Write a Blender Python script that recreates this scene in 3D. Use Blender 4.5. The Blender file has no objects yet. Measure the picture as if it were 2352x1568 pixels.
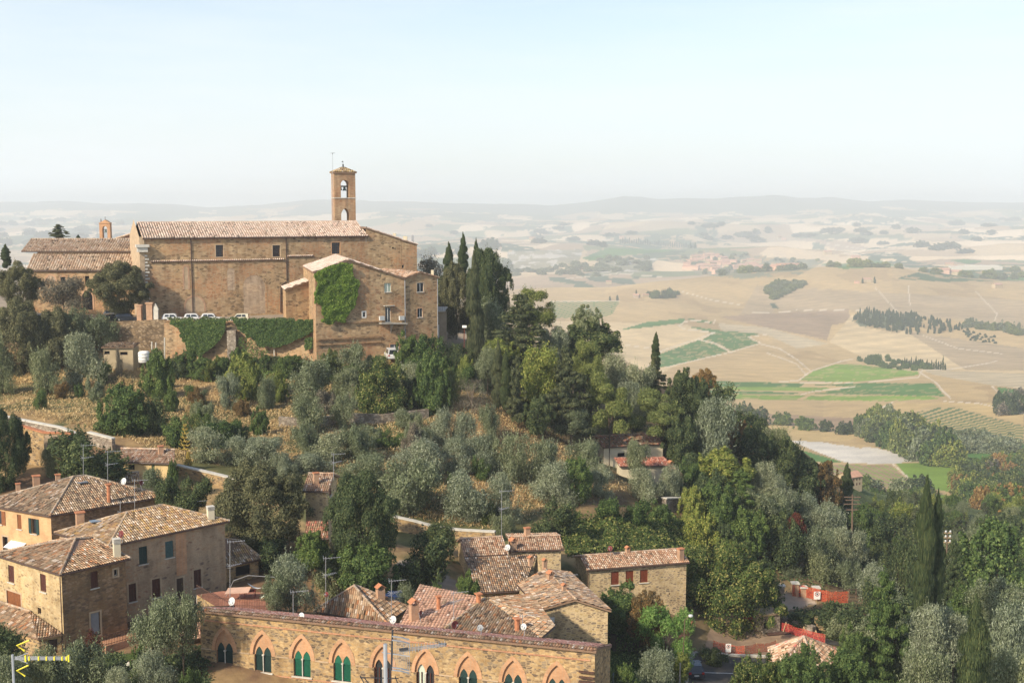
import bpy, bmesh, math, random
import numpy as np
from mathutils import Vector, Matrix, noise as mnoise
R = math.radians
SC = bpy.context.scene
COL = SC.collection
F, CU, CV, PITCH = 2830.0, 1176.0, 784.0, R(6.33)
CP, SP = math.cos(PITCH), math.sin(PITCH)
cam = bpy.data.cameras.new("camera")
cam.sensor_width = 36.0
cam.lens = 36.0 * F / 2352.0
cam.clip_start = 0.5
cam.clip_end = 60000
camo = bpy.data.objects.new("camera", cam)
COL.objects.link(camo)
camo.rotation_euler = (R(90) - PITCH, 0, 0)
SC.camera = camo
SUN_EL = 34.0
SUN_AZ = Vector((-0.71, -0.704))            # horizontal direction towards the sun
world = bpy.data.worlds.new("World"); SC.world = world; world.use_nodes = True
wn = world.node_tree.nodes; wl = world.node_tree.links; wn.clear()
sky = wn.new("ShaderNodeTexSky"); sky.sky_type = 'NISHITA'; sky.sun_disc = False
sky.sun_elevation = R(SUN_EL); sky.sun_rotation = math.atan2(SUN_AZ.x, SUN_AZ.y)
sky.altitude = 500; sky.air_density = 1.0; sky.dust_density = 2.0; sky.ozone_density = 1.6
tc = wn.new("ShaderNodeTexCoord"); mp = wn.new("ShaderNodeMapping"); mp.inputs[3].default_value = (1.2, 1.2, 9)
nz = wn.new("ShaderNodeTexNoise"); nz.inputs['Scale'].default_value = 2.2; nz.inputs['Detail'].default_value = 6; nz.inputs['Roughness'].default_value = .6
mr = wn.new("ShaderNodeMapRange"); mr.inputs[1].default_value = .35; mr.inputs[2].default_value = .8; mr.inputs[3].default_value = -.16; mr.inputs[4].default_value = 0.24
sx_ = wn.new("ShaderNodeSeparateXYZ"); ez = wn.new("ShaderNodeMapRange"); ez.inputs[1].default_value = 0; ez.inputs[2].default_value = .33; ez.inputs[3].default_value = .95; ez.inputs[4].default_value = .08
ad = wn.new("ShaderNodeMath"); ad.operation = 'ADD'; ad.use_clamp = True
mx = wn.new("ShaderNodeMixRGB"); mx.inputs[2].default_value = (5.0, 5.35, 5.45, 1)
bg = wn.new("ShaderNodeBackground"); bg.inputs[1].default_value = 0.128
wo = wn.new("ShaderNodeOutputWorld")
wl.new(tc.outputs['Generated'], mp.inputs[0]); wl.new(mp.outputs[0], nz.inputs[0]); wl.new(nz.outputs[0], mr.inputs[0])
wl.new(tc.outputs['Generated'], sx_.inputs[0]); wl.new(sx_.outputs[2], ez.inputs[0]); wl.new(ez.outputs[0], ad.inputs[0]); wl.new(mr.outputs[0], ad.inputs[1]); wl.new(ad.outputs[0], mx.inputs[0]); wl.new(sky.outputs[0], mx.inputs[1]); wl.new(mx.outputs[0], bg.inputs[0]); wl.new(bg.outputs[0], wo.inputs[0])
sl = bpy.data.lights.new("sun", 'SUN'); sl.energy = 3.9; sl.angle = R(2.2); sl.color = (1.0, .89, .72)
so = bpy.data.objects.new("sun", sl); COL.objects.link(so)
sv = Vector((SUN_AZ.x * math.cos(R(SUN_EL)), SUN_AZ.y * math.cos(R(SUN_EL)), math.sin(R(SUN_EL))))
so.rotation_euler = sv.to_track_quat('Z', 'Y').to_euler(); so.location = (-60, -40, 80)
vs = SC.view_settings
SC.display_settings.display_device = 'sRGB'
vs.view_transform = 'Standard'; vs.look = 'None'; vs.exposure = 0.60; vs.gamma = 1; vs.use_curve_mapping = False
cy = SC.cycles
cy.max_bounces = 6; cy.diffuse_bounces = 3; cy.glossy_bounces = 2; cy.transmission_bounces = 3; cy.transparent_max_bounces = 6; cy.volume_bounces = 1
cy.use_denoising = True
HAZE_DENSITY = 1.45e-4

def ray(U, V):
    x = (U - CU) / F; y = (CV - V) / F
    return x, CP + y * SP, -SP + y * CP
def atD(U, V, D):
    r = ray(U, V); t = D / r[1]; return Vector((r[0] * t, D, r[2] * t))
def atZ(U, V, z):
    r = ray(U, V); t = z / r[2]; return Vector((r[0] * t, r[1] * t, z))
def V2Z(V, D):
    r = ray(CU, V); return D * r[2] / r[1]
def proj(p):
    d = p[1] * CP - p[2] * SP
    return CU + F * p[0] / d, CV - F * (p[1] * SP + p[2] * CP) / d

def nmat(name, build, rough=.9, spec=.2):
    m = bpy.data.materials.new(name); m.use_nodes = True
    nt = m.node_tree; b = nt.nodes['Principled BSDF']
    b.inputs['Roughness'].default_value = rough
    b.inputs['Specular IOR Level'].default_value = spec
    build(nt, b); return m
class G:
    """tiny node-graph helper"""
    def __init__(s, nt): s.nt = nt
    def n(s, typ, ins={}, **kw):
        n = s.nt.nodes.new(typ)
        for k, v in kw.items(): setattr(n, k, v)
        for k, v in ins.items():
            if hasattr(v, 'is_output') or isinstance(v, bpy.types.NodeSocket): s.nt.links.new(v, n.inputs[k])
            else: n.inputs[k].default_value = v
        return n
    def coord(s, kind='Object', scale=(1, 1, 1)):
        t = s.n("ShaderNodeTexCoord"); m = s.n("ShaderNodeMapping", {0: t.outputs[kind], 3: scale}); return m.outputs[0]
    def noise(s, vec, scale, detail=4, rough=.55):
        return s.n("ShaderNodeTexNoise", {'Vector': vec, 'Scale': scale, 'Detail': detail, 'Roughness': rough}).outputs[0]
    def ramp(s, fac, stops, interp='LINEAR'):
        r = s.n("ShaderNodeValToRGB", {0: fac}); cr = r.color_ramp; cr.interpolation = interp
        while len(cr.elements) < len(stops): cr.elements.new(.5)
        for e, (p, c) in zip(cr.elements, stops):
            e.position = p; e.color = (*c, 1) if len(c) == 3 else c
        return r.outputs[0]
    def mix(s, fac, a, b, mode='MIX'):
        def c(v): return (*v, 1) if isinstance(v, tuple) and len(v) == 3 else v
        return s.n("ShaderNodeMixRGB", {0: fac, 1: c(a), 2: c(b)}, blend_type=mode).outputs[0]
    def math(s, op, a, b=0.0):
        return s.n("ShaderNodeMath", {0: a, 1: b}, operation=op).outputs[0]
    def bump(s, h, strength, dist, b):
        o = s.n("ShaderNodeBump", {'Height': h, 'Strength': strength, 'Distance': dist}); s.nt.links.new(o.outputs[0], b.inputs['Normal'])
def plain(name, c, rough=.8, spec=.25, var=.18, sc=2.0, metal=0.0):
    def f(nt, b):
        g = G(nt); v = g.coord()
        n = g.noise(v, sc, 5); k = g.ramp(n, [(.3, (1 - var,) * 3), (.7, (1 + var * .6,) * 3)])
        nt.links.new(g.mix(1.0, k, c, 'MULTIPLY'), b.inputs['Base Color']); b.inputs['Metallic'].default_value = metal
    return nmat(name, f, rough, spec)
def stone(name, cols, mortar, sx=.42, sz=.2, mw=.05, stain=(.45, .5), brickmix=0.0):
    """rubble stone wall: cells with their own tone, mortar joints, patches of weathering"""
    def f(nt, b):
        g = G(nt); v = g.coord('Object', (1 / sx, 1 / sx, 1 / sz))
        w = g.noise(v, .8, 2)
        vv = g.n("ShaderNodeVectorMath", {0: v, 1: g.n("ShaderNodeVectorMath", {0: g.n("ShaderNodeTexNoise", {'Vector': v, 'Scale': .7}).outputs[1], 'Scale': .5}, operation='SCALE').outputs[0]}, operation='ADD').outputs[0]
        vo = g.n("ShaderNodeTexVoronoi", {'Vector': vv, 'Scale': 1.0, 'Randomness': .9})
        de = g.n("ShaderNodeTexVoronoi", {'Vector': vv, 'Scale': 1.0, 'Randomness': .9}, feature='DISTANCE_TO_EDGE')
        sep = g.n("ShaderNodeSeparateColor", {0: vo.outputs['Color']})
        n = len(cols); st = [(i / n, c) for i, c in enumerate(cols)]
        c = g.ramp(sep.outputs[0], st, 'CONSTANT')
        if brickmix > 0:
            o = g.coord(); bn = g.noise(o, .22, 3); bf = g.ramp(bn, [(.5 - brickmix * .2, (0, 0, 0)), (.62, (1, 1, 1))])
            c = g.mix(g.math('MULTIPLY', bf, .6), c, (.46, .22, .11))
        mf = g.ramp(de.outputs[0], [(mw * .6, (1, 1, 1)), (mw * 2.0, (0, 0, 0))])
        c = g.mix(mf, c, mortar)
        o = g.coord(); big = g.noise(o, stain[0], 6, .62)
        k = g.ramp(big, [(.32, (.62, .60, .58)), (.5, (1, 1, 1)), (.72, (1.22, 1.16, 1.05))])
        c = g.mix(.85, c, k, 'MULTIPLY')
        streak = g.noise(g.coord('Object', (1.3, 1.3, .16)), 1.2, 4)
        c = g.mix(.6, c, g.ramp(streak, [(.35, (.72, .70, .68)), (.55, (1, 1, 1))]), 'MULTIPLY')
        fine = g.noise(o, 9, 4); c = g.mix(.35, c, g.ramp(fine, [(.3, (.6, .6, .6)), (.7, (1.3, 1.3, 1.3))]), 'MULTIPLY')
        nt.links.new(c, b.inputs['Base Color'])
        g.bump(g.math('ADD', g.math('MINIMUM', de.outputs[0], .18), g.math('MULTIPLY', fine, .08)), .9, .06, b)
    return nmat(name, f, .95, .1)
def brick(name, c1, c2, mort=(.42, .30, .2), sc=1.0):
    def f(nt, b):
        g = G(nt); v = g.coord('Object', (4 / sc, 4 / sc, 13 / sc))
        vo = g.n("ShaderNodeTexVoronoi", {'Vector': v, 'Scale': 1.0, 'Randomness': .35})
        sep = g.n("ShaderNodeSeparateColor", {0: vo.outputs['Color']})
        c = g.mix(sep.outputs[0], c1, c2)
        de = g.n("ShaderNodeTexVoronoi", {'Vector': v, 'Scale': 1.0, 'Randomness': .35}, feature='DISTANCE_TO_EDGE')
        c = g.mix(g.ramp(de.outputs[0], [(.02, (.8, .8, .8)), (.09, (0, 0, 0))]), c, mort)
        big = g.noise(g.coord(), .8, 5); c = g.mix(.8, c, g.ramp(big, [(.3, (.7, .68, .66)), (.6, (1.1, 1.08, 1.05))]), 'MULTIPLY')
        nt.links.new(c, b.inputs['Base Color'])
    return nmat(name, f, .93, .1)
M = {}
OCH = [(.40, .26, .12), (.46, .31, .15), (.27, .185, .10), (.50, .36, .19), (.19, .14, .09), (.42, .28, .13), (.29, .22, .14), (.15, .11, .075), (.36, .24, .12)]
M['stone_near'] = stone('gold_stone', OCH, (.40, .285, .155), .40, .2, .06)
M['stone_clean'] = stone('clean_gold_stone', [(.42, .30, .17), (.50, .36, .19), (.28, .20, .12), (.55, .41, .23), (.22, .17, .12), (.46, .33, .16), (.34, .25, .16)], (.56, .43, .25), .42, .2, .09)
M['stone_patch'] = stone('patched_stone', [(.34, .24, .15), (.40, .29, .18), (.36, .27, .18), (.19, .14, .11), (.44, .33, .21), (.38, .28, .18), (.42, .31, .2)], (.42, .31, .2), .6, .32, .16, brickmix=.6)
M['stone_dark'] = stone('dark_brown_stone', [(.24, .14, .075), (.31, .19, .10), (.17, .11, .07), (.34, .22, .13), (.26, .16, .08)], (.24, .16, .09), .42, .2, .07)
M['stone_church'] = stone('church_stone', [(.37, .25, .135), (.44, .305, .17), (.28, .19, .105), (.49, .35, .20), (.40, .27, .145), (.21, .15, .09)], (.40, .285, .17), .8, .38, .06, (.13, .5), .25)
M['stone_bank'] = stone('brown_bank_stone', [(.26, .18, .10), (.32, .23, .14), (.18, .13, .08), (.36, .27, .17)], (.17, .12, .075), .7, .35, .08)
M['stone_grey'] = stone('grey_dry_stone', [(.30, .25, .19), (.36, .31, .25), (.22, .18, .14), (.42, .36, .28)], (.2, .16, .12), .5, .22, .07)
M['stone_tower'] = stone('tower_stone', [(.36, .24, .14), (.42, .29, .17), (.32, .20, .115), (.46, .33, .2)], (.36, .25, .15), .55, .2, .05, (.3, .5), .7)
M['stone_pale'] = stone('pale_church_stone', [(.42, .31, .21), (.47, .35, .24), (.36, .26, .18)], (.42, .32, .22), .7, .32, .05, (.3, .5))
M['sandstone'] = plain('sandstone', (.46, .34, .22), .92, .1, .25, 1.2)
M['bronze'] = plain('green_bronze', (.10, .14, .12), .5, .5, .2, 3, .5)
M['brick_faded'] = brick('faded_brick', (.44, .25, .15), (.48, .31, .20), (.4, .29, .2))
M['brick'] = brick('orange_brick', (.46, .25, .13), (.54, .31, .17))
M['stone_gold_lit'] = stone('sunlit_yellow_render', [(.46, .33, .17), (.50, .37, .20), (.42, .30, .15), (.26, .19, .11), (.52, .40, .23), (.36, .25, .13)], (.48, .36, .2), .5, .26, .12)  # yellow render, toned up so the colour carries the sunlit side's brightness
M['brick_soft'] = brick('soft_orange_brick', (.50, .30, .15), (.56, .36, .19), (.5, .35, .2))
M['brick_red'] = brick('red_brick', (.42, .19, .10), (.52, .27, .16))
M['plaster_yellow'] = plain('yellow_plaster', (.62, .45, .22), .9, .1, .2, .7)
M['plaster_cream'] = plain('cream_plaster', (.62, .54, .38), .9, .1, .15, .7)
M['plaster_shed'] = plain('dull_cream_plaster', (.44, .35, .22), .9, .1, .2, .7)
M['plaster_grey'] = plain('grey_beige_plaster', (.36, .29, .21), .9, .1, .2, .7)
M['plaster_pink'] = plain('pink_plaster', (.60, .38, .27), .9, .1, .2, .7)
M['white'] = plain('white_paint', (.78, .76, .70), .6, .3, .06)
M['capstone'] = plain('pale_capstone', (.56, .52, .44), .85, .2, .2, 1.5)
M['shut_brown'] = plain('dark_brown_shutter_paint', (.085, .028, .018), .6, .3, .2, 5)
M['shut_red'] = plain('red_brown_shutter_wood', (.20, .048, .020), .6, .3, .25, 5)
M['shut_green'] = plain('green_shutter_paint', (.012, .115, .065), .55, .3, .2, 4)
M['shut_dgreen'] = plain('dark_green_shutter_paint', (.018, .045, .040), .55, .3, .2, 4)
M['shut_teal'] = plain('teal_shutter_paint', (.05, .11, .11), .55, .3, .2, 4)
M['wood_door'] = plain('orange_brown_door_wood', (.23, .085, .03), .6, .3, .25, 4)
M['gate_green'] = plain('olive_green_gate_paint', (.14, .15, .06), .7, .2, .3, 4)
M['dark'] = plain('dark_interior', (.012, .010, .010), .8, .1, .2)
M['glass'] = plain('window_glass', (.03, .035, .04), .12, .6, .3, 1.0)
M['glass_pale'] = plain('blue_window_glass', (.16, .20, .24), .15, .6, .2, 1.0)
M['curtain'] = plain('pale_green_curtain', (.52, .58, .46), .7, .2, .1)
M['gutter'] = plain('brown_copper_gutter', (.075, .042, .03), .5, .4, .2)
M['terracotta'] = plain('terracotta', (.48, .20, .10), .85, .15, .3, 3)
M['metal'] = plain('galvanised_metal', (.38, .38, .38), .45, .5, .15, 4, .4)
M['metal_dark'] = plain('black_metal', (.03, .03, .032), .5, .4, .2)
M['iron'] = plain('rusty_iron', (.10, .055, .04), .8, .2, .3, 6)
M['dish_white'] = plain('pale_dish_paint', (.55, .55, .52), .5, .3, .1)
M['dish_red'] = plain('dark_red_dish_paint', (.14, .02, .018), .5, .3, .15)
M['dish_grey'] = plain('grey_dish_paint', (.26, .27, .28), .5, .3, .15)
M['yellow'] = plain('yellow_plastic', (.70, .58, .04), .5, .3, .1)
M['asphalt'] = plain('asphalt', (.075, .068, .06), .9, .2, .35, .5)
M['gravel'] = plain('pale_gravel', (.32, .26, .19), .95, .1, .25, .6)
M['concrete'] = plain('concrete', (.34, .31, .26), .9, .15, .2, 1)
M['bark'] = plain('bark', (.10, .075, .055), .95, .1, .35, 4)
M['bark_pale'] = plain('pale_bark', (.26, .20, .15), .95, .1, .3, 4)
M['wood'] = plain('weathered_wood', (.16, .11, .075), .9, .1, .3, 5)
M['wood_pale'] = plain('pale_timber', (.50, .36, .20), .85, .15, .2, 5)
M['car_white'] = plain('white_car_paint', (.62, .62, .60), .25, .5, .04)
M['car_cream'] = plain('cream_car_paint', (.60, .56, .42), .25, .5, .04)
M['car_dark'] = plain('dark_grey_car_paint', (.028, .033, .045), .22, .6, .08)
M['car_blue'] = plain('dark_blue_car_paint', (.02, .04, .11), .22, .6, .08)
M['rubber'] = plain('tyre_rubber', (.02, .02, .02), .9, .1)
M['red_lamp'] = plain('red_lamp_plastic', (.38, .012, .012), .3, .5, .1)
M['lawn'] = plain('lawn', (.055, .085, .025), .95, .1, .35, 1.2)
M['paving_red'] = brick('red_terrace_paving', (.34, .14, .09), (.42, .20, .13), (.25, .13, .09))
def f_tile(nt, b):
    g = G(nt); a = g.n("ShaderNodeAttribute", attribute_name='tint').outputs[0]
    fine = g.noise(g.coord(), 7, 5, .65)
    c = g.mix(.75, a, g.ramp(fine, [(.28, (.55, .52, .50)), (.55, (1.05, 1.04, 1.02)), (.8, (1.35, 1.3, 1.2))]), 'MULTIPLY')
    nt.links.new(c, b.inputs['Base Color']); g.bump(fine, .4, .02, b)
M['tile'] = nmat('roof_tile', f_tile, .92, .15)

def link(o, parent=None):
    COL.objects.link(o)
    if parent is not None: o.parent = parent
    return o
def tag(o, label=None, cat=None, group=None, kind=None):
    if label: o['label'] = label
    if cat: o['category'] = cat
    if group: o['group'] = group
    if kind: o['kind'] = kind
    return o
def empty(name, loc, label, cat, group=None, rz=0.0):
    o = bpy.data.objects.new(name, None); o.location = loc; o.rotation_euler = (0, 0, rz); o.empty_display_size = .3
    return tag(link(o), label, cat, group)
class MB:
    """mesh builder: collects faces, then makes ONE object"""
    def __init__(s): s.v = []; s.f = []; s.c = []
    def poly(s, pts, col=None):
        n = len(s.v); s.v.extend([tuple(p) for p in pts]); s.f.append(tuple(range(n, n + len(pts)))); s.c.append(col or (1, 1, 1)); return s
    def box(s, c, sz, rz=0.0, ax=None):
        x, y, z = sz[0] / 2, sz[1] / 2, sz[2] / 2
        m = Matrix.Rotation(rz, 3, 'Z') if ax is None else ax
        P = [Vector(c) + m @ Vector((a * x, b_ * y, d * z)) for d in (-1, 1) for a, b_ in ((-1, -1), (1, -1), (1, 1), (-1, 1))]
        for q in ((3, 2, 1, 0), (4, 5, 6, 7), (0, 1, 5, 4), (1, 2, 6, 5), (2, 3, 7, 6), (3, 0, 4, 7)): s.poly([P[i] for i in q])
        return s
    def beam(s, a, b_, w, h=None):
        a = Vector(a); b_ = Vector(b_); d = b_ - a; L = d.length; q = d.to_track_quat('X', 'Z').to_matrix()
        return s.box((a + b_) / 2, (L, w, h or w), ax=q)
    def tube(s, pts, r, n=6, r1=None, cap=True):
        pts = [Vector(p) for p in pts]; rings = []
        for i, p in enumerate(pts):
            d = (pts[min(i + 1, len(pts) - 1)] - pts[max(i - 1, 0)]).normalized()
            q = d.to_track_quat('Z', 'Y').to_matrix()
            rr = r if r1 is None else r + (r1 - r) * i / (len(pts) - 1)
            rings.append([p + q @ Vector((rr * math.cos(2 * math.pi * k / n), rr * math.sin(2 * math.pi * k / n), 0)) for k in range(n)])
        for A, B in zip(rings, rings[1:]):
            for k in range(n): s.poly([A[k], A[(k + 1) % n], B[(k + 1) % n], B[k]])
        if cap: s.poly(rings[0][::-1]); s.poly(rings[-1])
        return s
    def prism(s, outline, d):
        """outline: planar 3-D loop, extruded by vector d"""
        A = [Vector(p) for p in outline]; B = [p + Vector(d) for p in A]
        s.poly(A); s.poly(B[::-1]); n = len(A)
        for k in range(n): s.poly([A[k], B[k], B[(k + 1) % n], A[(k + 1) % n]])
        return s
    def lathe(s, c, prof, n=12, ax=None):
        m = ax or Matrix.Identity(3); c = Vector(c)
        rings = [[c + m @ Vector((r * math.cos(2 * math.pi * k / n), r * math.sin(2 * math.pi * k / n), z)) for k in range(n)] for r, z in prof]
        for A, B in zip(rings, rings[1:]):
            for k in range(n): s.poly([A[k], A[(k + 1) % n], B[(k + 1) % n], B[k]])
        return s
    def build(s, name, mat, parent=None, smooth=False, origin=(0, 0, 0), merge=False):
        """points are world coordinates; origin = place of the thing the mesh belongs to"""
        me = bpy.data.meshes.new(name); ox, oy, oz = origin
        me.from_pydata([(v[0] - ox, v[1] - oy, v[2] - oz) for v in s.v], [], s.f); me.materials.append(M[mat] if isinstance(mat, str) else mat)
        if any(c != (1, 1, 1) for c in s.c):
            ca = me.color_attributes.new('tint', 'FLOAT_COLOR', 'CORNER'); arr = []
            for f, c in zip(s.f, s.c): arr += [c[0], c[1], c[2], 1.0] * len(f)
            ca.data.foreach_set('color', arr)
        if merge or smooth:
            bm = bmesh.new(); bm.from_mesh(me); bmesh.ops.remove_doubles(bm, verts=bm.verts, dist=1e-4); bmesh.ops.recalc_face_normals(bm, faces=bm.faces); bm.to_mesh(me); bm.free()
        if smooth: me.polygons.foreach_set('use_smooth', [True] * len(me.polygons))
        o = bpy.data.objects.new(name, me)
        if parent is None: o.location = origin
        return link(o, parent)
class Thing:
    """a top-level Empty at the thing's base; parts are built in world coordinates"""
    def __init__(s, name, loc, label, cat, group=None):
        s.o = tuple(loc); s.root = empty(name, loc, label, cat, group)
    def part(s, mb, name, mat, parent=None, **kw): return mb.build(name, mat, parent or s.root, origin=s.o, **kw)
def single(mb, name, mat, loc, label, cat, group=None, **kw):
    return tag(mb.build(name, mat, None, origin=tuple(loc), **kw), label, cat, group)
def copy_tree(o, parent=None):
    c = o.copy(); COL.objects.link(c)
    if parent is not None: c.parent = parent
    for ch in [x for x in o.children]: copy_tree(ch, c)
    return c
def hash2(ix, iy, seed):
    h = (ix.astype(np.int64) * 374761393 + iy.astype(np.int64) * 668265263 + seed * 1442695041) & 0xffffffff
    h = ((h ^ (h >> 13)) * 1274126177) & 0xffffffff
    return ((h ^ (h >> 16)) & 0xffff) / 65535.0
def vnoise(x, y, seed=0):
    ix = np.floor(x); iy = np.floor(y); fx = x - ix; fy = y - iy; fx = fx * fx * (3 - 2 * fx); fy = fy * fy * (3 - 2 * fy)
    a = hash2(ix, iy, seed); b = hash2(ix + 1, iy, seed); c = hash2(ix, iy + 1, seed); d = hash2(ix + 1, iy + 1, seed)
    return (a + (b - a) * fx) * (1 - fy) + (c + (d - c) * fx) * fy
def fbm(x, y, seed=0, octv=4):
    s = 0; a = .5; t = 0
    for o in range(octv): s = s + a * vnoise(x * 2 ** o, y * 2 ** o, seed + o * 17); t += a; a *= .5
    return s / t
TERR_Z = -21.6
NP = [(100, 735, 232), (300, 830, 222), (500, 838, 222), (700, 838, 219), (900, 835, 212), (1000, 820, 212), (0, 850, 222),
      (0, 960, 172), (100, 905, 205), (250, 930, 195), (450, 930, 195), (700, 920, 200), (900, 960, 192), (1050, 950, 195), (1100, 830, 222),
      (250, 1036, 157), (410, 1112, 152), (560, 1150, 150), (905, 1242, 148.3), (1010, 1250, 147.3), (1135, 1262, 146), (905, 1181, 153), (1135, 1214, 150.5), (560, 1095, 155), (410, 1062, 158), (500, 1050, 165), (700, 1060, 165), (1000, 1060, 172), (800, 1000, 182),
      (60, 1060, 150), (300, 1120, 143), (480, 1190, 140), (700, 1250, 132), (900, 1350, 126), (1050, 1310, 132),
      (300, 1475, 107), (450, 1490, 106), (100, 1590, 98), (400, 1620, 96), (600, 1400, 118), (750, 1410, 116),
      (1300, 885, 232), (1300, 1010, 196), (1250, 1130, 172), (1200, 1200, 158), (1450, 1200, 160), (1380, 1300, 146),
      (1500, 960, 232), (1450, 1062, 203), (1500, 1118, 186), (1600, 1140, 188), (1700, 1030, 242), (1700, 1210, 186), (1600, 1290, 160),
      (1850, 1160, 240), (1850, 1250, 200), (1850, 1370, 168), (1780, 1385, 166), (1950, 1370, 168), (2000, 1270, 225), (2100, 1420, 170), (2300, 1520, 150), (2300, 1240, 310), (2100, 1230, 280),
      (1400, 1470, 134), (1500, 1500, 132), (1650, 1535, 134), (1700, 1470, 145), (1600, 1590, 124), (1750, 1590, 124), (1950, 1440, 152), (1900, 1500, 138), (2100, 1600, 130),
      (1150, 1500, 116), (1250, 1480, 124), (1000, 1420, 120)]
nX = []; nZ = []
for u, v, d in NP:
    p = atD(u, v, d); nX.append((p.x, p.y)); nZ.append(p.z)
for x, y, z in [(14, 210, -41), (12, 200, -42.5), (22, 212, -43), (20, 196, -44.5), (-62, 118, -39.5), (-54, 118, -39.5), (-48, 112, -40.5), (-58, 104, -41.5), (-40, 101, -41.5), (-33, 108, -40.5), (-34, 118, -39.5), (-27, 120, -39.6), (-28, 127, -39), (-45, 130, -37), (-55, 135, -36), (-20, 120, -41.5), (-120, 250, -22), (-60, 300, -24), (0, 300, -32), (-30, 262, -23), (60, 300, -52), (140, 300, -80), (-60, 60, -36), (0, 60, -36), (60, 60, -40), (-20, 85, -45), (5, 88, -45.5), (-30, 92, -43), (15, 100, -46),
                (-150, 200, -24), (-140, 150, -30), (-120, 100, -38), (150, 150, -58), (180, 220, -68), (-180, 260, -22), (-60, 380, -45), (60, 380, -75), (180, 380, -95), (-200, 380, -50), (0, 30, -30), (-40, 30, -30), (40, 30, -30)]:
    nX.append((x, y)); nZ.append(z)
nX = np.array(nX); nZ = np.array(nZ)
def _phi(r): return np.sqrt(r * r + 36.0)
_A = _phi(np.hypot(nX[:, None, 0] - nX[None, :, 0], nX[:, None, 1] - nX[None, :, 1])) + np.eye(len(nZ)) * -2.0
_n = len(nZ); _B = np.zeros((_n + 3, _n + 3)); _B[:_n, :_n] = _A; _B[:_n, _n] = 1; _B[:_n, _n + 1:] = nX; _B[_n, :_n] = 1; _B[_n + 1:, :_n] = nX.T
_W = np.linalg.solve(_B, np.concatenate([nZ, [0, 0, 0]]))
def near_h(X, Y):
    out = np.full(X.shape, _W[_n]) + _W[_n + 1] * X + _W[_n + 2] * Y
    for i in range(_n): out += _W[i] * _phi(np.hypot(X - nX[i, 0], Y - nX[i, 1]))
    out += (fbm(X / 9, Y / 9, 3, 3) - .5) * 1.3
    return np.clip(out, -100, -20)
T_EDGE = [atD(-90, 740, 228), atD(240, 738, 226), atD(380, 738, 225.5), atD(560, 738, 224), atD(735, 738, 221)]
TX = np.array([p.x for p in T_EDGE] + [-22.0, -20.0]); TY = np.array([p.y for p in T_EDGE] + [226.0, 262.0])
FK = [(330, [(0, -40.), (1000, -42.), (1500, -62.), (1900, -80.), (2352, -88.)]),
      (450, [(0, -85.), (1200, -92.), (1700, -108.), (2352, -116.)]), (665, -150.), (900, [(0, -172.), (1900, -171.), (2352, -160.)]),
      (1300, [(0, -200.), (1900, -201.), (2100, -190.), (2352, -183.)]), (1900, -221.), (2600, [(0, -214.), (1500, -206.), (1800, -216.), (2050, -200.), (2352, -198.)]),
      (3200, 'V', [(0, 640), (1200, 668), (1400, 666), (1500, 655), (1700, 640), (1900, 628), (2050, 628), (2200, 650), (2352, 661)]),
      (3750, [(0, -255.), (2352, -245.)]), (4800, 'V', [(0, 604), (1300, 600), (1500, 612), (1800, 614), (2352, 606)]), (6500, 'V', [(0, 563), (700, 566), (1500, 562), (2000, 560), (2352, 558)]),
      (7300, 'V', [(0, 556), (2352, 553)]), (9000, 'V', [(0, 523), (1200, 524), (2352, 518)]), (11500, 'V', [(0, 495), (1200, 496), (2352, 492)]),
      (14500, 'V', [(-400, 470), (0, 464), (120, 463), (250, 470), (330, 469), (480, 477), (600, 471), (700, 462), (800, 461), (900, 463), (1100, 467), (1180, 468), (1260, 471), (1330, 467), (1380, 461), (1430, 453), (1480, 455), (1510, 459), (1560, 456), (1640, 457), (1700, 453), (1770, 447), (1800, 449), (1830, 455), (1910, 454), (1990, 461), (2080, 459), (2150, 462), (2230, 464), (2352, 466), (2800, 468)]),
      (17500, -150.), (21000, -300.)]
FD = np.array([k[0] for k in FK], float)
def far_cols(Uq):
    rows = []
    for k in FK:
        if k[1] == 'V':
            us, vv = zip(*k[2]); V = np.interp(Uq, us, vv); y = (CV - V) / F; rows.append(k[0] * (-SP + y * CP) / (CP + y * SP))
        elif isinstance(k[1], float): rows.append(np.full(Uq.shape, k[1]))
        else:
            us, zz = zip(*k[1]); rows.append(np.interp(Uq, us, zz))
    return np.array(rows)
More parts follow.
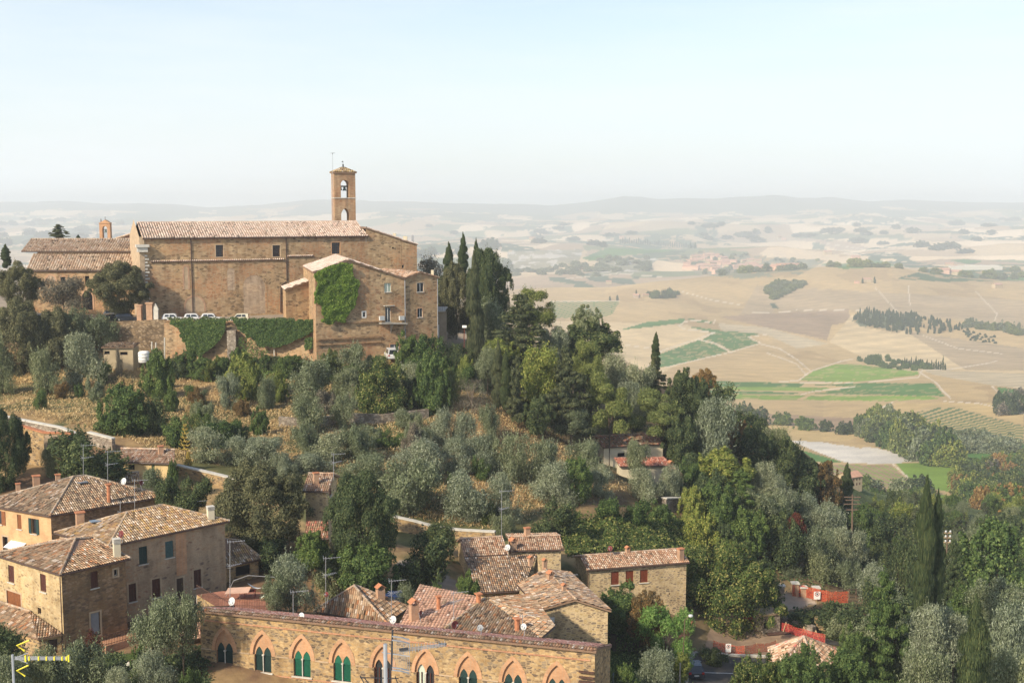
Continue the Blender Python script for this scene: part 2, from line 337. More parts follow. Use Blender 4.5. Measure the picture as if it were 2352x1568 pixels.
def far_h(X, Y):
    Yc = np.clip(Y, FD[0], FD[-1] - 1); Uq = CU + F * X / np.maximum(Y, 1)
    sh = X.shape; Uf = Uq.ravel(); Yf = Yc.ravel(); Z = far_cols(Uf)
    m = np.zeros_like(Z); h = np.diff(FD)[:, None]; s = np.diff(Z, axis=0) / h
    m[1:-1] = np.where(s[:-1] * s[1:] > 0, 2 * s[:-1] * s[1:] / np.where(s[:-1] + s[1:] == 0, 1, s[:-1] + s[1:]), 0); m[0] = s[0]; m[-1] = s[-1]
    i = np.clip(np.searchsorted(FD, Yf, 'right') - 1, 0, len(FD) - 2); j = np.arange(len(Yf)); hh = FD[i + 1] - FD[i]; t = (Yf - FD[i]) / hh
    z = (2 * t ** 3 - 3 * t ** 2 + 1) * Z[i, j] + (t ** 3 - 2 * t ** 2 + t) * hh * m[i, j] + (-2 * t ** 3 + 3 * t ** 2) * Z[i + 1, j] + (t ** 3 - t ** 2) * hh * m[i + 1, j]
    z = z.reshape(sh)
    A = np.interp(Y, [400, 900, 2000, 3300, 5000, 9000, 12000, 14500, 20000], [0, 7, 28, 36, 95, 120, 80, 26, 20])
    n1 = fbm(X / 620 + 3.3, Y / 800, 11, 4) - .5; n2 = fbm(X / 1500, Y / 1300 + 7, 29, 3) - .5
    ero = np.abs(fbm(X / 230, Y / 420, 61, 3) - .5) * 2
    return z + A * (1.1 * n1 + 1.0 * n2) - np.interp(Y, [3300, 4200, 9000, 16000], [0, 10, 10, 34]) * (ero - .2) * .6
def in_poly(px, py, poly):
    ins = np.zeros(px.shape, bool); n = len(poly); j = n - 1
    for i in range(n):
        xi, yi = poly[i]; xj, yj = poly[j]
        if yi != yj: ins ^= ((yi > py) != (yj > py)) & (px < (xj - xi) * (py - yi) / (yj - yi) + xi)
        j = i
    return ins
TERR_POLY = list(zip(TX, TY)) + [(-40, 300), (-170, 300), (-170, 236)]
def ground_h(X, Y):
    X = np.asarray(X, float); Y = np.asarray(Y, float)
    nh = near_h(X, Y) if (Y < 520).any() else np.zeros(X.shape)
    fh = far_h(X, Y); t = np.clip((Y - 300) / 150, 0, 1); t = t * t * (3 - 2 * t)
    z = nh * (1 - t) + fh * t
    ins = in_poly(X, Y, TERR_POLY); z = np.where(ins, TERR_Z, z)
    return z
_GX, _GY = np.arange(-170., 260.1, .75), np.arange(60., 420.1, .75)
_gm = np.meshgrid(_GX, _GY); _GZ = None
_ground_exact = ground_h
def ground_h(X, Y):
    global _GZ
    if _GZ is None: _GZ = _ground_exact(_gm[0], _gm[1])
    X = np.asarray(X, float); Y = np.asarray(Y, float); inn = (X > -169) & (X < 259) & (Y > 61) & (Y < 419); Z = np.empty(X.shape)
    fx = (X[inn] + 170) / .75; fy = (Y[inn] - 60) / .75; ix = fx.astype(int); iy = fy.astype(int); fx -= ix; fy -= iy
    Z[inn] = (_GZ[iy, ix] * (1 - fx) + _GZ[iy, ix + 1] * fx) * (1 - fy) + (_GZ[iy + 1, ix] * (1 - fx) + _GZ[iy + 1, ix + 1] * fx) * fy
    if (~inn).any(): Z[~inn] = _ground_exact(X[~inn], Y[~inn])
    return Z
def gz(x, y): return float(ground_h(np.array([x]), np.array([y]))[0])
def hit(U, V, d0=90, d1=330):
    """where the line of sight through a pixel meets the ground"""
    r = ray(U, V); D = np.linspace(d0, d1, 400) if d1 < 600 else np.geomspace(d0, d1, 700)
    X = r[0] / r[1] * D; Z = r[2] / r[1] * D; g = ground_h(X, D); k = np.nonzero(Z <= g)[0]
    i = k[0] if len(k) else len(D) - 1
    return Vector((X[i], D[i], g[i]))

TAN = (.44, .32, .165); PALE = (.54, .415, .24); GOLD = (.47, .345, .165); BRN = (.31, .22, .14); GRN = (.085, .17, .045); BGR = (.185, .275, .05); DGR = (.07, .11, .045)
WHT = (.56, .52, .45); GREY = (.44, .36, .235); WOOD = (.075, .10, .06); PATH = (.58, .49, .37); ROSE = (.37, .28, .17)
FIELDS = [
 (PALE, 0, [(1250, 735), (1575, 745), (1730, 800), (1500, 860), (1380, 800)]),
 (ROSE, 1, [(1740, 655), (2352, 690), (2352, 750), (1960, 712), (1700, 722)]),
 (TAN, 1, [(1640, 800), (1742, 790), (1905, 870), (1640, 875), (1530, 850)]),
 (GREY, 1, [(1650, 742), (1760, 752), (1905, 790), (1830, 800), (1760, 768), (1655, 758)]),
 (BRN, 1, [(1727, 721), (1850, 716), (1950, 710), (1953, 737), (1910, 747), (1900, 782), (1860, 772), (1727, 745), (1650, 728)]),
 (PALE, 2, [(1958, 722), (2352, 830), (2352, 870), (2050, 850), (1905, 785)]),
 (ROSE, 1, [(2080, 760), (2352, 800), (2352, 850), (2220, 850), (2180, 825)]),
 (GRN, 3, [(1262, 692), (1424, 692), (1405, 723), (1373, 731), (1267, 729)]),
 (GRN, 0, [(1421, 758), (1488, 739), (1575, 731), (1570, 741), (1500, 750)]), (GRN, 0, [(1575, 731), (1639, 738), (1634, 743), (1594, 738)]),
 (GRN, 4, [(1614, 780), (1640, 764), (1587, 752), (1595, 750), (1657, 759), (1732, 765), (1763, 767), (1730, 769), (1717, 774), (1742, 788), (1679, 806), (1663, 795), (1638, 785)]),
 (GRN, 4, [(1515, 813), (1603, 781), (1642, 791), (1673, 808), (1529, 842), (1486, 843)]),
 (GRN, 4, [(1600, 874), (1849, 880), (1835, 889), (1600, 886)]), (BGR, 4, [(1600, 887), (1911, 890), (1880, 898), (1600, 894)]),
 (GRN, 4, [(1600, 896), (1841, 901), (1820, 905), (1600, 903)]), (BGR, 4, [(1600, 904), (1849, 909), (1827, 918), (1600, 915)]),
 (BGR, 4, [(1837, 873), (1870, 851), (1921, 836), (1960, 836), (2109, 853), (2111, 860), (2012, 873), (1925, 878)]),
 (GRN, 4, [(1866, 884), (1991, 879), (2144, 880), (2171, 910), (2023, 906), (1860, 905), (1964, 888)]),
 (BGR, 4, [(1844, 918), (1864, 908), (2135, 909), (2157, 915), (2034, 921)]),
 (GREY, 1, [(2122, 850), (2352, 858), (2352, 893), (2275, 884), (2143, 860)]),
 (BRN, 1, [(1680, 944), (1837, 954), (1975, 960), (1965, 990), (1837, 980), (1690, 965)]),
 (GOLD, 0, [(1690, 966), (1837, 980), (1970, 1002), (1950, 1011), (1837, 1016), (1700, 1006)]),
 (WHT, 5, [(1810, 1010), (1900, 1016), (1973, 1019), (2141, 1058), (2023, 1065), (1942, 1062), (1881, 1039)]),
 (GRN, 0, [(1810, 1024), (1940, 1062), (1897, 1063), (1830, 1052)]),
 (BRN, 6, [(1860, 1067), (2047, 1067), (2096, 1113), (2034, 1120), (1947, 1102), (1880, 1090)]),
 (BGR, 0, [(2058, 1064), (2144, 1061), (2242, 1074), (2198, 1102), (2179, 1129), (2096, 1113)]),
 (BGR, 7, [(2020, 972), (2144, 936), (2196, 936), (2352, 978), (2352, 1013), (2275, 1011), (2187, 997), (2100, 984)]),
 (GRN, 0, [(2209, 1039), (2352, 1015), (2352, 1054), (2308, 1072), (2238, 1074), (2209, 1054)]),
 (BGR, 0, [(2060, 1132), (2200, 1138), (2260, 1160), (2180, 1172), (2060, 1172)]),
 (GOLD, 7, [(2150, 1165), (2250, 1150), (2330, 1210), (2260, 1230), (2190, 1215)]),
 (GRN, 0, [(2288, 888), (2352, 897), (2352, 919), (2306, 914)]),
 (GOLD, 0, [(2010, 960), (2060, 925), (2300, 925), (2352, 950), (2352, 976), (2196, 934), (2140, 934)]),
 ((.12, .14, .08), 8, [(1956, 736), (1985, 716), (2085, 722), (2120, 740), (2080, 756), (2060, 766), (1975, 748)]), (WOOD, 8, [(1758, 668), (1780, 652), (1854, 654), (1815, 670), (1777, 689)]), (WOOD, 8, [(1767, 694), (1780, 697), (1799, 717), (1780, 717)]),
 ((.27, .25, .17), 5, [(1166, 577), (1340, 572), (1330, 600), (1235, 620), (1163, 628)]), ((.25, .24, .16), 5, [(1352, 631), (1381, 599), (1514, 593), (1474, 625), (1368, 636)]),
 (GRN, 0, [(1336, 593), (1395, 569), (1554, 573), (1538, 577), (1421, 588), (1357, 599)]),
 ((.20, .20, .13), 8, [(1560, 590), (1620, 575), (1760, 590), (1900, 598), (1830, 635), (1700, 640), (1600, 630)]),
 (GRN, 0, [(1880, 606), (2030, 600), (2060, 610), (1940, 618)]), (DGR, 8, [(2060, 640), (2150, 612), (2352, 618), (2352, 645), (2180, 648)]),
 (GRN, 8, [(2290, 640), (2352, 622), (2352, 645)]), (GRN, 0, [(2180, 597), (2215, 595), (2262, 600), (2220, 606)]),
]
PATHS = [(.8, [(1560, 668), (1640, 690), (1700, 700)]), (.8, [(1300, 640), (1420, 628), (1520, 636)]), (.8, [(2120, 770), (2200, 800), (2300, 812)]), (.8, [(1760, 810), (1830, 835), (1850, 860)]), (.8, [(1320, 760), (1420, 790), (1500, 800)]), (.7, [(1180, 560), (1300, 548), (1420, 552)]), (.7, [(1900, 560), (2000, 575), (2120, 570)]), (1.7, [(1486, 846), (1520, 805), (1600, 779), (1642, 764), (1570, 755), (1560, 747), (1574, 738), (1600, 735)]), (1.3, [(1604, 779), (1642, 788), (1678, 808)]),
 (1.4, [(1529, 843), (1680, 808), (1748, 788), (1720, 774), (1760, 768)]), (1.6, [(1748, 790), (1790, 800), (1830, 825), (1862, 852), (1835, 873), (1790, 877)]),
 (1.4, [(1862, 852), (1930, 830), (1960, 824)]), (1.2, [(1600, 735), (1640, 742), (1642, 735)]), (1.4, [(1838, 878), (1960, 879), (2110, 866), (2118, 850), (2180, 848), (2270, 834), (2290, 828)]),
 (2.0, [(2114, 855), (2150, 878), (2168, 900), (2184, 915)]), (1.2, [(1840, 906), (1870, 898), (1964, 888)]), (2.2, [(2278, 887), (2298, 905), (2300, 920)]),
 (2.2, [(2050, 924), (2026, 936), (2000, 962), (1975, 978), (1972, 1000)]), (1.0, [(1590, 616), (1640, 610), (1700, 616)]), (2.0, [(2052, 1066), (2104, 1113)]), (1.3, [(1265, 691), (1424, 691)]), (1.2, [(1727, 718), (1800, 717), (1830, 712), (1980, 712)]),
 (1.2, [(2168, 921), (2250, 926), (2352, 950)]), (.9, [(2086, 655), (2090, 700)]), (.9, [(2010, 660), (2060, 715)]), (1.0, [(2240, 668), (2290, 720), (2285, 735)])]

EARTH = (.30, .21, .14); GRAV = (.36, .29, .22); LAWN = (.07, .10, .03)
NEARF = [(GRAV, [(1025, 735), (1072, 745), (1078, 800), (1040, 815), (1000, 815), (1000, 780)], 200, 262),
 (EARTH, [(1640, 1400), (1700, 1400), (1760, 1425), (1900, 1460), (1900, 1500), (1700, 1508), (1620, 1490)], 120, 160), (GRAV, [(1770, 1360), (1850, 1365), (1880, 1385), (1800, 1402), (1760, 1392)], 140, 190),
 (GRAV, [(915, 1285), (990, 1290), (1060, 1345), (1040, 1370), (925, 1345), (905, 1310)], 105, 150), (LAWN, [(1400, 1470), (1520, 1480), (1540, 1568), (1400, 1568)], 90, 150), (LAWN, [(1380, 1430), (1450, 1430), (1460, 1480), (1380, 1480)], 90, 150), (LAWN, [(235, 1500), (380, 1500), (380, 1545), (240, 1545)], 80, 125), ((.10, .075, .045), [(380, 1480), (480, 1480), (480, 1600), (380, 1600)], 80, 125),
 (EARTH, [(1000, 1360), (1100, 1370), (1100, 1430), (1000, 1430)], 100, 135)]
def build_ground():
    NC, NR = 1250, 860
    q = np.linspace(-.56, .56, NC); D = np.concatenate([np.linspace(24, 100, 60, endpoint=False), np.geomspace(100, 320, 280, endpoint=False), np.geomspace(320, 20500, NR - 340)])
    Q, Y = np.meshgrid(q, D); X = Q * Y
    Z = near_h(X[:0], Y[:0]) if False else np.zeros_like(X)
    k = int(np.searchsorted(D, 460)); Z[:k] = _ground_exact(X[:k], Y[:k]); Z[k:] = far_h(X[k:], Y[k:])
    dd = Y * CP - Z * SP; PU = CU + F * X / dd; PV = CV - F * (Y * SP + Z * CP) / dd
    C = np.empty(X.shape + (3,)); C[:] = TAN
    def setc(mask, c): C[mask] = c
    far = Y > 3300
    wx = X + (fbm(X / 700, Y / 900, 5) - .5) * 900; wy = Y + (fbm(X / 800, Y / 800, 9) - .5) * 1200
    sx = 330.0; sy = 480.0
    cx = np.floor(wx / sx); cyy = np.floor(wy / sy); h = hash2(cx, cyy, 77)
    h2 = hash2(cx, cyy, 99)
    pc = np.array([(.62, .48, .31), (.44, .32, .19), (.52, .40, .25), (.40, .31, .2), (.19, .21, .11), (.15, .17, .09), (.38, .28, .18), (.68, .54, .37)])
    idx = (h * 7.99).astype(int); C[far] = pc[idx][far] * (0.92 + .16 * h2[far][:, None])
    wo = fbm(X / 330 + 5, Y / 700, 41, 5); w2 = fbm(X / 70, Y / 150, 43, 3); wmask = far & ((w2 > .44) | (Y > 10500)) & (wo + (w2 - .5) * .12 > np.interp(Y, [3300, 6000, 9000, 12000], [.62, .60, .60, .46])); C[wmask] = (np.array((.085, .115, .07)) * (.7 + .7 * w2[..., None]))[wmask]
    mtn = Y > 12200; setc(mtn & (fbm(X / 900, Y / 900, 8, 4) > .34), (.10, .13, .10))
    mid = (Y > 500) & ~far
    t = fbm(X / 260, Y / 420, 15, 5)[..., None]; t2 = fbm((X + .4 * Y) / 28, (Y - .3 * X) / 240, 19, 3)[..., None]; t3 = fbm(X / 90, Y / 200, 23, 3)[..., None]; C = np.where(mid[..., None], C * (.62 + .5 * t + .22 * t2), C); C = np.where(mid[..., None] & (t3 > .66), C * np.array((.86, .84, .84)), C)
    for c, tex, poly in FIELDS:
        us = [p[0] for p in poly]; vv = [p[1] for p in poly]
        bb = (PU > min(us)) & (PU < max(us)) & (PV > min(vv)) & (PV < max(vv)) & (Y > 330)
        ii = np.nonzero(bb)
        if len(ii[0]) == 0: continue
        wob = (fbm(X[ii] / (Y[ii] * .012), Y[ii] / (Y[ii] * .02 + 1) + Y[ii] / 60, 7, 2) - .5) * 1.6
        m = in_poly(PU[ii] + wob, PV[ii] + wob * .3, poly); a = ii[0][m]; b = ii[1][m]; cc = np.array(c)
        x = X[a, b]; y = Y[a, b]; k_ = (.70 + .36 * fbm(x / 60, y / 90, 21, 4) + .24 * fbm((x + .4 * y) / 22, (y - .3 * x) / 200, 19, 3))[:, None] * np.ones(3)
        col = cc * k_
        if tex == 1: col = col * (1 + .07 * np.sin((y * .93 + x * .25 + 22 * fbm(x / 160, y / 160, 5, 3)) / 6.5))[:, None]
        if tex == 2: col = col * (1 + .08 * np.sin((y * .8 - x * .6 + 30 * fbm(x / 160, y / 160, 5, 3)) / 9))[:, None]
        if tex == 3: col = np.where((np.sin((x * .87 + y * .25) / 2.1) > -.1)[:, None], col, np.array(TAN))
        if tex == 4: col = np.where((fbm(x / 9, y / 9, 2, 3) > .62)[:, None], col * .5 + np.array(TAN) * .5, col)
        if tex == 5:
            g_ = fbm(x / 40, y / 110, 4, 5)[:, None]; wd = c[0] < .29 and c[2] < .18; other = np.array(WHT) if wd else np.array(TAN) * 1.2; col = np.where(g_ > (.58 if wd else .53), other * .85, col)
        if tex == 6: col = np.where((np.abs(((x - .02 * y) / 5.2) % 1 - .5) < .14)[:, None], np.array(BGR) * 1.1, cc)
        if tex == 7: col = np.where(((((y + x * .45) / 5.5) % 1) < .5)[:, None], np.array(DGR) * 1.3, np.array(GOLD) * .9)
        if tex == 8: col = np.where((fbm(x / 30, y / 50, 3, 4) > .56)[:, None], np.array(TAN) * .8, col)
        C[a, b] = col
    for w, pl in PATHS:
        for (u0, v0), (u1, v1) in zip(pl, pl[1:]):
            bb = (PU > min(u0, u1) - 4) & (PU < max(u0, u1) + 4) & (PV > min(v0, v1) - 4) & (PV < max(v0, v1) + 4) & (Y > 330); ii = np.nonzero(bb)
            if len(ii[0]) == 0: continue
            du, dv = u1 - u0, v1 - v0; t_ = np.clip(((PU[ii] - u0) * du + (PV[ii] - v0) * dv) / (du * du + dv * dv), 0, 1)
            dist = np.hypot(PU[ii] - u0 - t_ * du, (PV[ii] - v0 - t_ * dv) * 1.5); m = dist < max(w, 1.25); C[ii[0][m], ii[1][m]] = PATH
    nr = Y < 470
    g1 = fbm(X / 7, Y / 7, 31, 4)[..., None]; g2 = fbm(X / 28, Y / 28, 37, 3)[..., None]
    base = np.array((.33, .205, .10)) * (1 - g1) + np.array((.52, .37, .18)) * g1
    g3 = fbm(X / 2.2, Y / 3.0, 57, 4)[..., None]; sm = lambda e0, e1, v: np.clip((v - e0) / (e1 - e0), 0, 1)
    w_ = sm(.50, .66, g2 + (g3 - .5) * .5); base = base * (1 - w_) + np.array((.20, .125, .075)) * (.6 + .8 * g1) * w_
    w_ = sm(.46, .32, g2 + (g3 - .5) * .5); base = base * (1 - w_) + np.array((.15, .15, .065)) * (.6 + .8 * g1) * w_
    base = base * (.58 + .50 * g3)
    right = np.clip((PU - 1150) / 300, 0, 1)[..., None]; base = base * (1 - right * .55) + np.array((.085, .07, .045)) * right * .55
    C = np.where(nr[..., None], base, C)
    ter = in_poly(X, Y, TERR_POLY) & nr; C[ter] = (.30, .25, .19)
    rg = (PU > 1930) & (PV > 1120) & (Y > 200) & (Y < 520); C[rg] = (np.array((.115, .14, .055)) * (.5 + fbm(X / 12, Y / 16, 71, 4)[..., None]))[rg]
    for c, poly, y0, y1 in NEARF:
        us = [p[0] for p in poly]; vv = [p[1] for p in poly]; ii = np.nonzero((PU > min(us)) & (PU < max(us)) & (PV > min(vv)) & (PV < max(vv)) & (Y > y0) & (Y < y1))
        wob = (fbm(X[ii] / 1.5, Y[ii] / 1.5, 7, 3) - .5) * 14; m = in_poly(PU[ii] + wob, PV[ii] + wob * .5, poly); C[ii[0][m], ii[1][m]] = np.array(c) * (.8 + .4 * fbm(X[ii][m] / 2, Y[ii][m] / 2, 9, 3))[:, None]
    me = bpy.data.meshes.new('ground'); nv = X.size
    me.vertices.add(nv); me.vertices.foreach_set('co', np.stack([X, Y, Z], -1).astype(np.float32).ravel())
    nr_, nc_ = X.shape; a = (np.arange(nr_ - 1)[:, None] * nc_ + np.arange(nc_ - 1)[None]).ravel()
    quads = np.stack([a, a + 1, a + nc_ + 1, a + nc_], -1).astype(np.int32); nq = len(quads)
    me.loops.add(nq * 4); me.loops.foreach_set('vertex_index', quads.ravel()); me.polygons.add(nq)
    me.polygons.foreach_set('loop_start', np.arange(nq, dtype=np.int32) * 4); me.polygons.foreach_set('loop_total', np.full(nq, 4, np.int32))
    me.update(); ca = me.color_attributes.new('tint', 'FLOAT_COLOR', 'POINT')
    ca.data.foreach_set('color', np.concatenate([np.clip(C, 0, 1), np.ones(X.shape + (1,))], -1).astype(np.float32).ravel())
    me.polygons.foreach_set('use_smooth', np.ones(nq, bool))
    def f(nt, b):
        g = G(nt); a_ = g.n("ShaderNodeAttribute", attribute_name='tint').outputs[0]; o = g.coord()
        n1 = g.noise(o, .9, 5, .7); n2 = g.noise(o, .05, 5, .6)
        c = g.mix(.55, a_, g.ramp(n1, [(.3, (.62, .60, .58)), (.7, (1.3, 1.28, 1.22))]), 'MULTIPLY')
        c = g.mix(.6, c, g.ramp(n2, [(.35, (.82, .82, .84)), (.65, (1.14, 1.12, 1.08))]), 'MULTIPLY')
        nt.links.new(c, b.inputs['Base Color']); g.bump(n1, .35, .3, b)
    me.materials.append(nmat('land', f, 1.0, .05))
    o = bpy.data.objects.new('ground', me); link(o); tag(o, 'dry grass hillside falling to a wide valley of stubble fields and vineyards', kind='structure')
build_ground()

def build_haze():
    b = MB(); b.box((0, 10300, -140), (25500, 20900, 560));
    me = bpy.data.meshes.new('haze'); me.from_pydata(b.v, [], b.f)
    m = bpy.data.materials.new('haze'); m.use_nodes = True; nt = m.node_tree; nt.nodes.clear()
    out = nt.nodes.new('ShaderNodeOutputMaterial'); pv = nt.nodes.new('ShaderNodeVolumePrincipled')
    pv.inputs['Color'].default_value = (.81, .865, .905, 1); pv.inputs['Density'].default_value = HAZE_DENSITY; pv.inputs['Anisotropy'].default_value = 0.0
    nt.links.new(pv.outputs[0], out.inputs['Volume']); me.materials.append(m)
    bm = bmesh.new(); bm.from_mesh(me); bmesh.ops.remove_doubles(bm, verts=bm.verts, dist=.01); bmesh.ops.recalc_face_normals(bm, faces=bm.faces); bm.to_mesh(me); bm.free()
    o = bpy.data.objects.new('haze', me); link(o); tag(o, 'pale blue haze filling the valley air', kind='stuff')
build_haze()
def z1(x, y): return (x * .25, 306.2 + y * .25)
def z2(x, y): return (551.2 + x * .25, 306.2 + y * .25)
def z3(x, y): return (x * .25, 673.7 + y * .25)
def z4(x, y): return (551.2 + x * .25, 673.7 + y * .25)
def z5(x, y): return (x * .336, 1041.2 + y * .336)
def z6(x, y): return (551.2 + x * .336, 1041.2 + y * .336)
def z7(x, y): return (1102.5 + x * .2344, 918.7 + y * .2344)
def z8(x, y): return (1102.5 + x * .2344, 1200.5 + y * .2344)
def b7(x, y): return (1555.7 + x * .1823, 1286.2 + y * .1823)
def vplane(p0, p1, U, V):
    """point where the sight line meets the vertical plane through p0, p1"""
    r = Vector(ray(U, V)); d = Vector((p1[0] - p0[0], p1[1] - p0[1], 0)); n = Vector((d.y, -d.x, 0))
    t = (n.x * p0[0] + n.y * p0[1]) / (n.x * r.x + n.y * r.y); return r * t
def onplane(a, b, c, U, V):
    n = (Vector(b) - Vector(a)).cross(Vector(c) - Vector(a)); r = Vector(ray(U, V)); return r * (n.dot(Vector(a)) / n.dot(r))
PAL_OLD = [(.40, .24, .14), (.46, .31, .19), (.32, .19, .11), (.37, .26, .16), (.23, .145, .09), (.50, .36, .24), (.45, .21, .10), (.29, .21, .14)]
PAL_PINK = [(.46, .28, .18), (.53, .37, .25), (.40, .22, .13), (.49, .31, .20), (.31, .19, .12), (.57, .43, .31)]
PAL_DARK = [(.36, .24, .15), (.44, .31, .20), (.22, .15, .10), (.32, .24, .16), (.15, .11, .08), (.47, .35, .24), (.40, .23, .13)]
PAL_GOLD = [(.44, .27, .14), (.50, .35, .21), (.35, .22, .13), (.45, .29, .12), (.30, .21, .14), (.53, .40, .27)]
PAL_RED = [(.52, .20, .13), (.56, .25, .17), (.46, .16, .10), (.58, .30, .22), (.40, .16, .11)]
PAL_SALMON = [(.56, .33, .22), (.58, .36, .25), (.54, .31, .21)]
_rs = random.Random(5)
def inpoly2(x, y, P):
    ok = np.ones(x.shape, bool)
    for (ax, ay), (bx, by) in zip(P, P[1:] + P[:1]): ok &= (bx - ax) * (y - ay) - (by - ay) * (x - ax) >= -1e-6
    return ok
def clip2(poly, P):
    for (ax, ay), (bx, by) in zip(P, P[1:] + P[:1]):
        out = []; n = len(poly)
        f = [(bx - ax) * (p[1] - ay) - (by - ay) * (p[0] - ax) for p in poly]
        for i in range(n):
            p, q = poly[i], poly[(i + 1) % n]; a, b = f[i], f[(i + 1) % n]
            if a >= 0: out.append(p)
            if (a >= 0) != (b >= 0):
                t = a / (a - b); out.append(tuple(p[k] + (q[k] - p[k]) * t for k in range(3)))
        poly = out
        if len(poly) < 3: return []
    return poly
def tiles(mb, pts, pal=PAL_OLD, pitch=.23, row=.42, amp=.3, lichen=.5, moss=(.30, .23, .15), jit=.012, slab=True, gap=.0):
    """cover a flat convex roof face with rows of half-round tiles"""
    pts = [Vector(p) for p in pts]; n = (pts[1] - pts[0]).cross(pts[2] - pts[0]).normalized()
    if n.z < 0: n = -n; pts = pts[::-1]
    u = Vector((0, 0, 1)).cross(n).normalized() if n.z < .9999 else Vector((1, 0, 0)); w = n.cross(u).normalized()
    o = pts[0]; P = [((p - o).dot(u), (p - o).dot(w)) for p in pts]
    a2 = sum(P[i][0] * P[(i + 1) % len(P)][1] - P[(i + 1) % len(P)][0] * P[i][1] for i in range(len(P)))
    if a2 < 0: P = P[::-1]
    u0, u1 = min(p[0] for p in P), max(p[0] for p in P); w0, w1 = min(p[1] for p in P), max(p[1] for p in P)
    if slab:
        th = .14; A = [p - n * .05 for p in pts]; B = [p - n * (.05 + th) for p in pts]
        mb.poly(A, (.30, .19, .13)); mb.poly(B[::-1], (.22, .14, .09))
        for i in range(len(A)):
            j = (i + 1) % len(A); mb.poly([A[i], B[i], B[j], A[j]], (.26, .17, .11))
    nu = int((u1 - u0) / pitch) + 1; nw = int((w1 - w0) / row) + 1
    ph = [(0, 0), (.16, .75), (.34, 1), (.52, .75), (.68, 0), (1, 0)]
    rs = random.Random(int(abs(o.x * 13 + o.y * 7) * 10))
    for j in range(nw):
        wa = w0 + j * row; wb = wa + row * 1.02; wob = rs.uniform(-.02, .02)
        for i in range(nu):
            ua = u0 + i * pitch; cx, cw = ua + pitch / 2, wa + row / 2; pw = o + u * cx + w * cw
            corners = [(ua, wa), (ua + pitch, wa), (ua + pitch, wb), (ua, wb)]
            ins = [all((bx - ax) * (y - ay) - (by - ay) * (x - ax) >= -1e-6 for (ax, ay), (bx, by) in zip(P, P[1:] + P[:1])) for x, y in corners]
            if not any(ins):
                if not clip2([(x, y, 0) for x, y in corners], P): continue
            nn = mnoise.noise(pw * .55) + .6 * mnoise.noise(pw * 1.9)
            c = Vector(rs.choice(pal)) * rs.uniform(.82, 1.2)
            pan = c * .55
            if nn + rs.uniform(-.35, .35) > .75 - lichen: c = c.lerp(Vector(moss), rs.uniform(.3, .85));
            if rs.random() < .05: c = c * .35
            if rs.random() < .06: c = c.lerp(Vector((.72, .62, .52)), .7)
            jx = rs.uniform(-jit, jit); jh = rs.uniform(0, jit)
            for (pa, ha), (pb, hb) in zip(ph, ph[1:]):
                x0 = ua + pa * pitch + jx; x1 = ua + pb * pitch + jx
                lo = .035 + jh; hi = .0
                q = [(x0, wa, ha * amp * pitch + lo), (x1, wa, hb * amp * pitch + lo), (x1, wb, hb * amp * pitch * .82 + hi), (x0, wb, ha * amp * pitch * .82 + hi)]
                if not all(ins): q = clip2(q, P)
                if len(q) < 3: continue
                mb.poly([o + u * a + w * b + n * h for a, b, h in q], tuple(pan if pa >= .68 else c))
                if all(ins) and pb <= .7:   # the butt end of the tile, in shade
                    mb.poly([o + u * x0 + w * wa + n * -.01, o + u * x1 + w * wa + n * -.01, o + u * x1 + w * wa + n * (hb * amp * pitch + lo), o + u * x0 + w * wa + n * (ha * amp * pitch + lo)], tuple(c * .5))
def ridge(mb, a, b, r=.12, pal=PAL_OLD, step=.4):
    a = Vector(a); b = Vector(b); L = (b - a).length; n = max(1, int(L / step)); d = (b - a) / n; side = d.cross(Vector((0, 0, 1))).normalized(); up = side.cross(d).normalized()
    rs = random.Random(int(L * 100))
    for i in range(n):
        p = a + d * i; q = p + d * 1.08; c = Vector(rs.choice(pal)) * rs.uniform(.85, 1.2); c = tuple(c.lerp(Vector((.4, .36, .3)), rs.random() * .6)); dr = rs.uniform(-.01, .02)
        A = [(p + side * (r + dr) * math.cos(t) + up * ((r + dr) * math.sin(t) + .03)) for t in (-.3, .6, 1.2, 1.94, 2.54, 3.44)]
        B = [(q + side * r * .85 * math.cos(t) + up * (r * .85 * math.sin(t) + .02)) for t in (-.3, .6, 1.2, 1.94, 2.54, 3.44)]
        for k in range(5): mb.poly([A[k], A[k + 1], B[k + 1], B[k]], c)
        mb.poly(A, c); mb.poly(B[::-1], c)
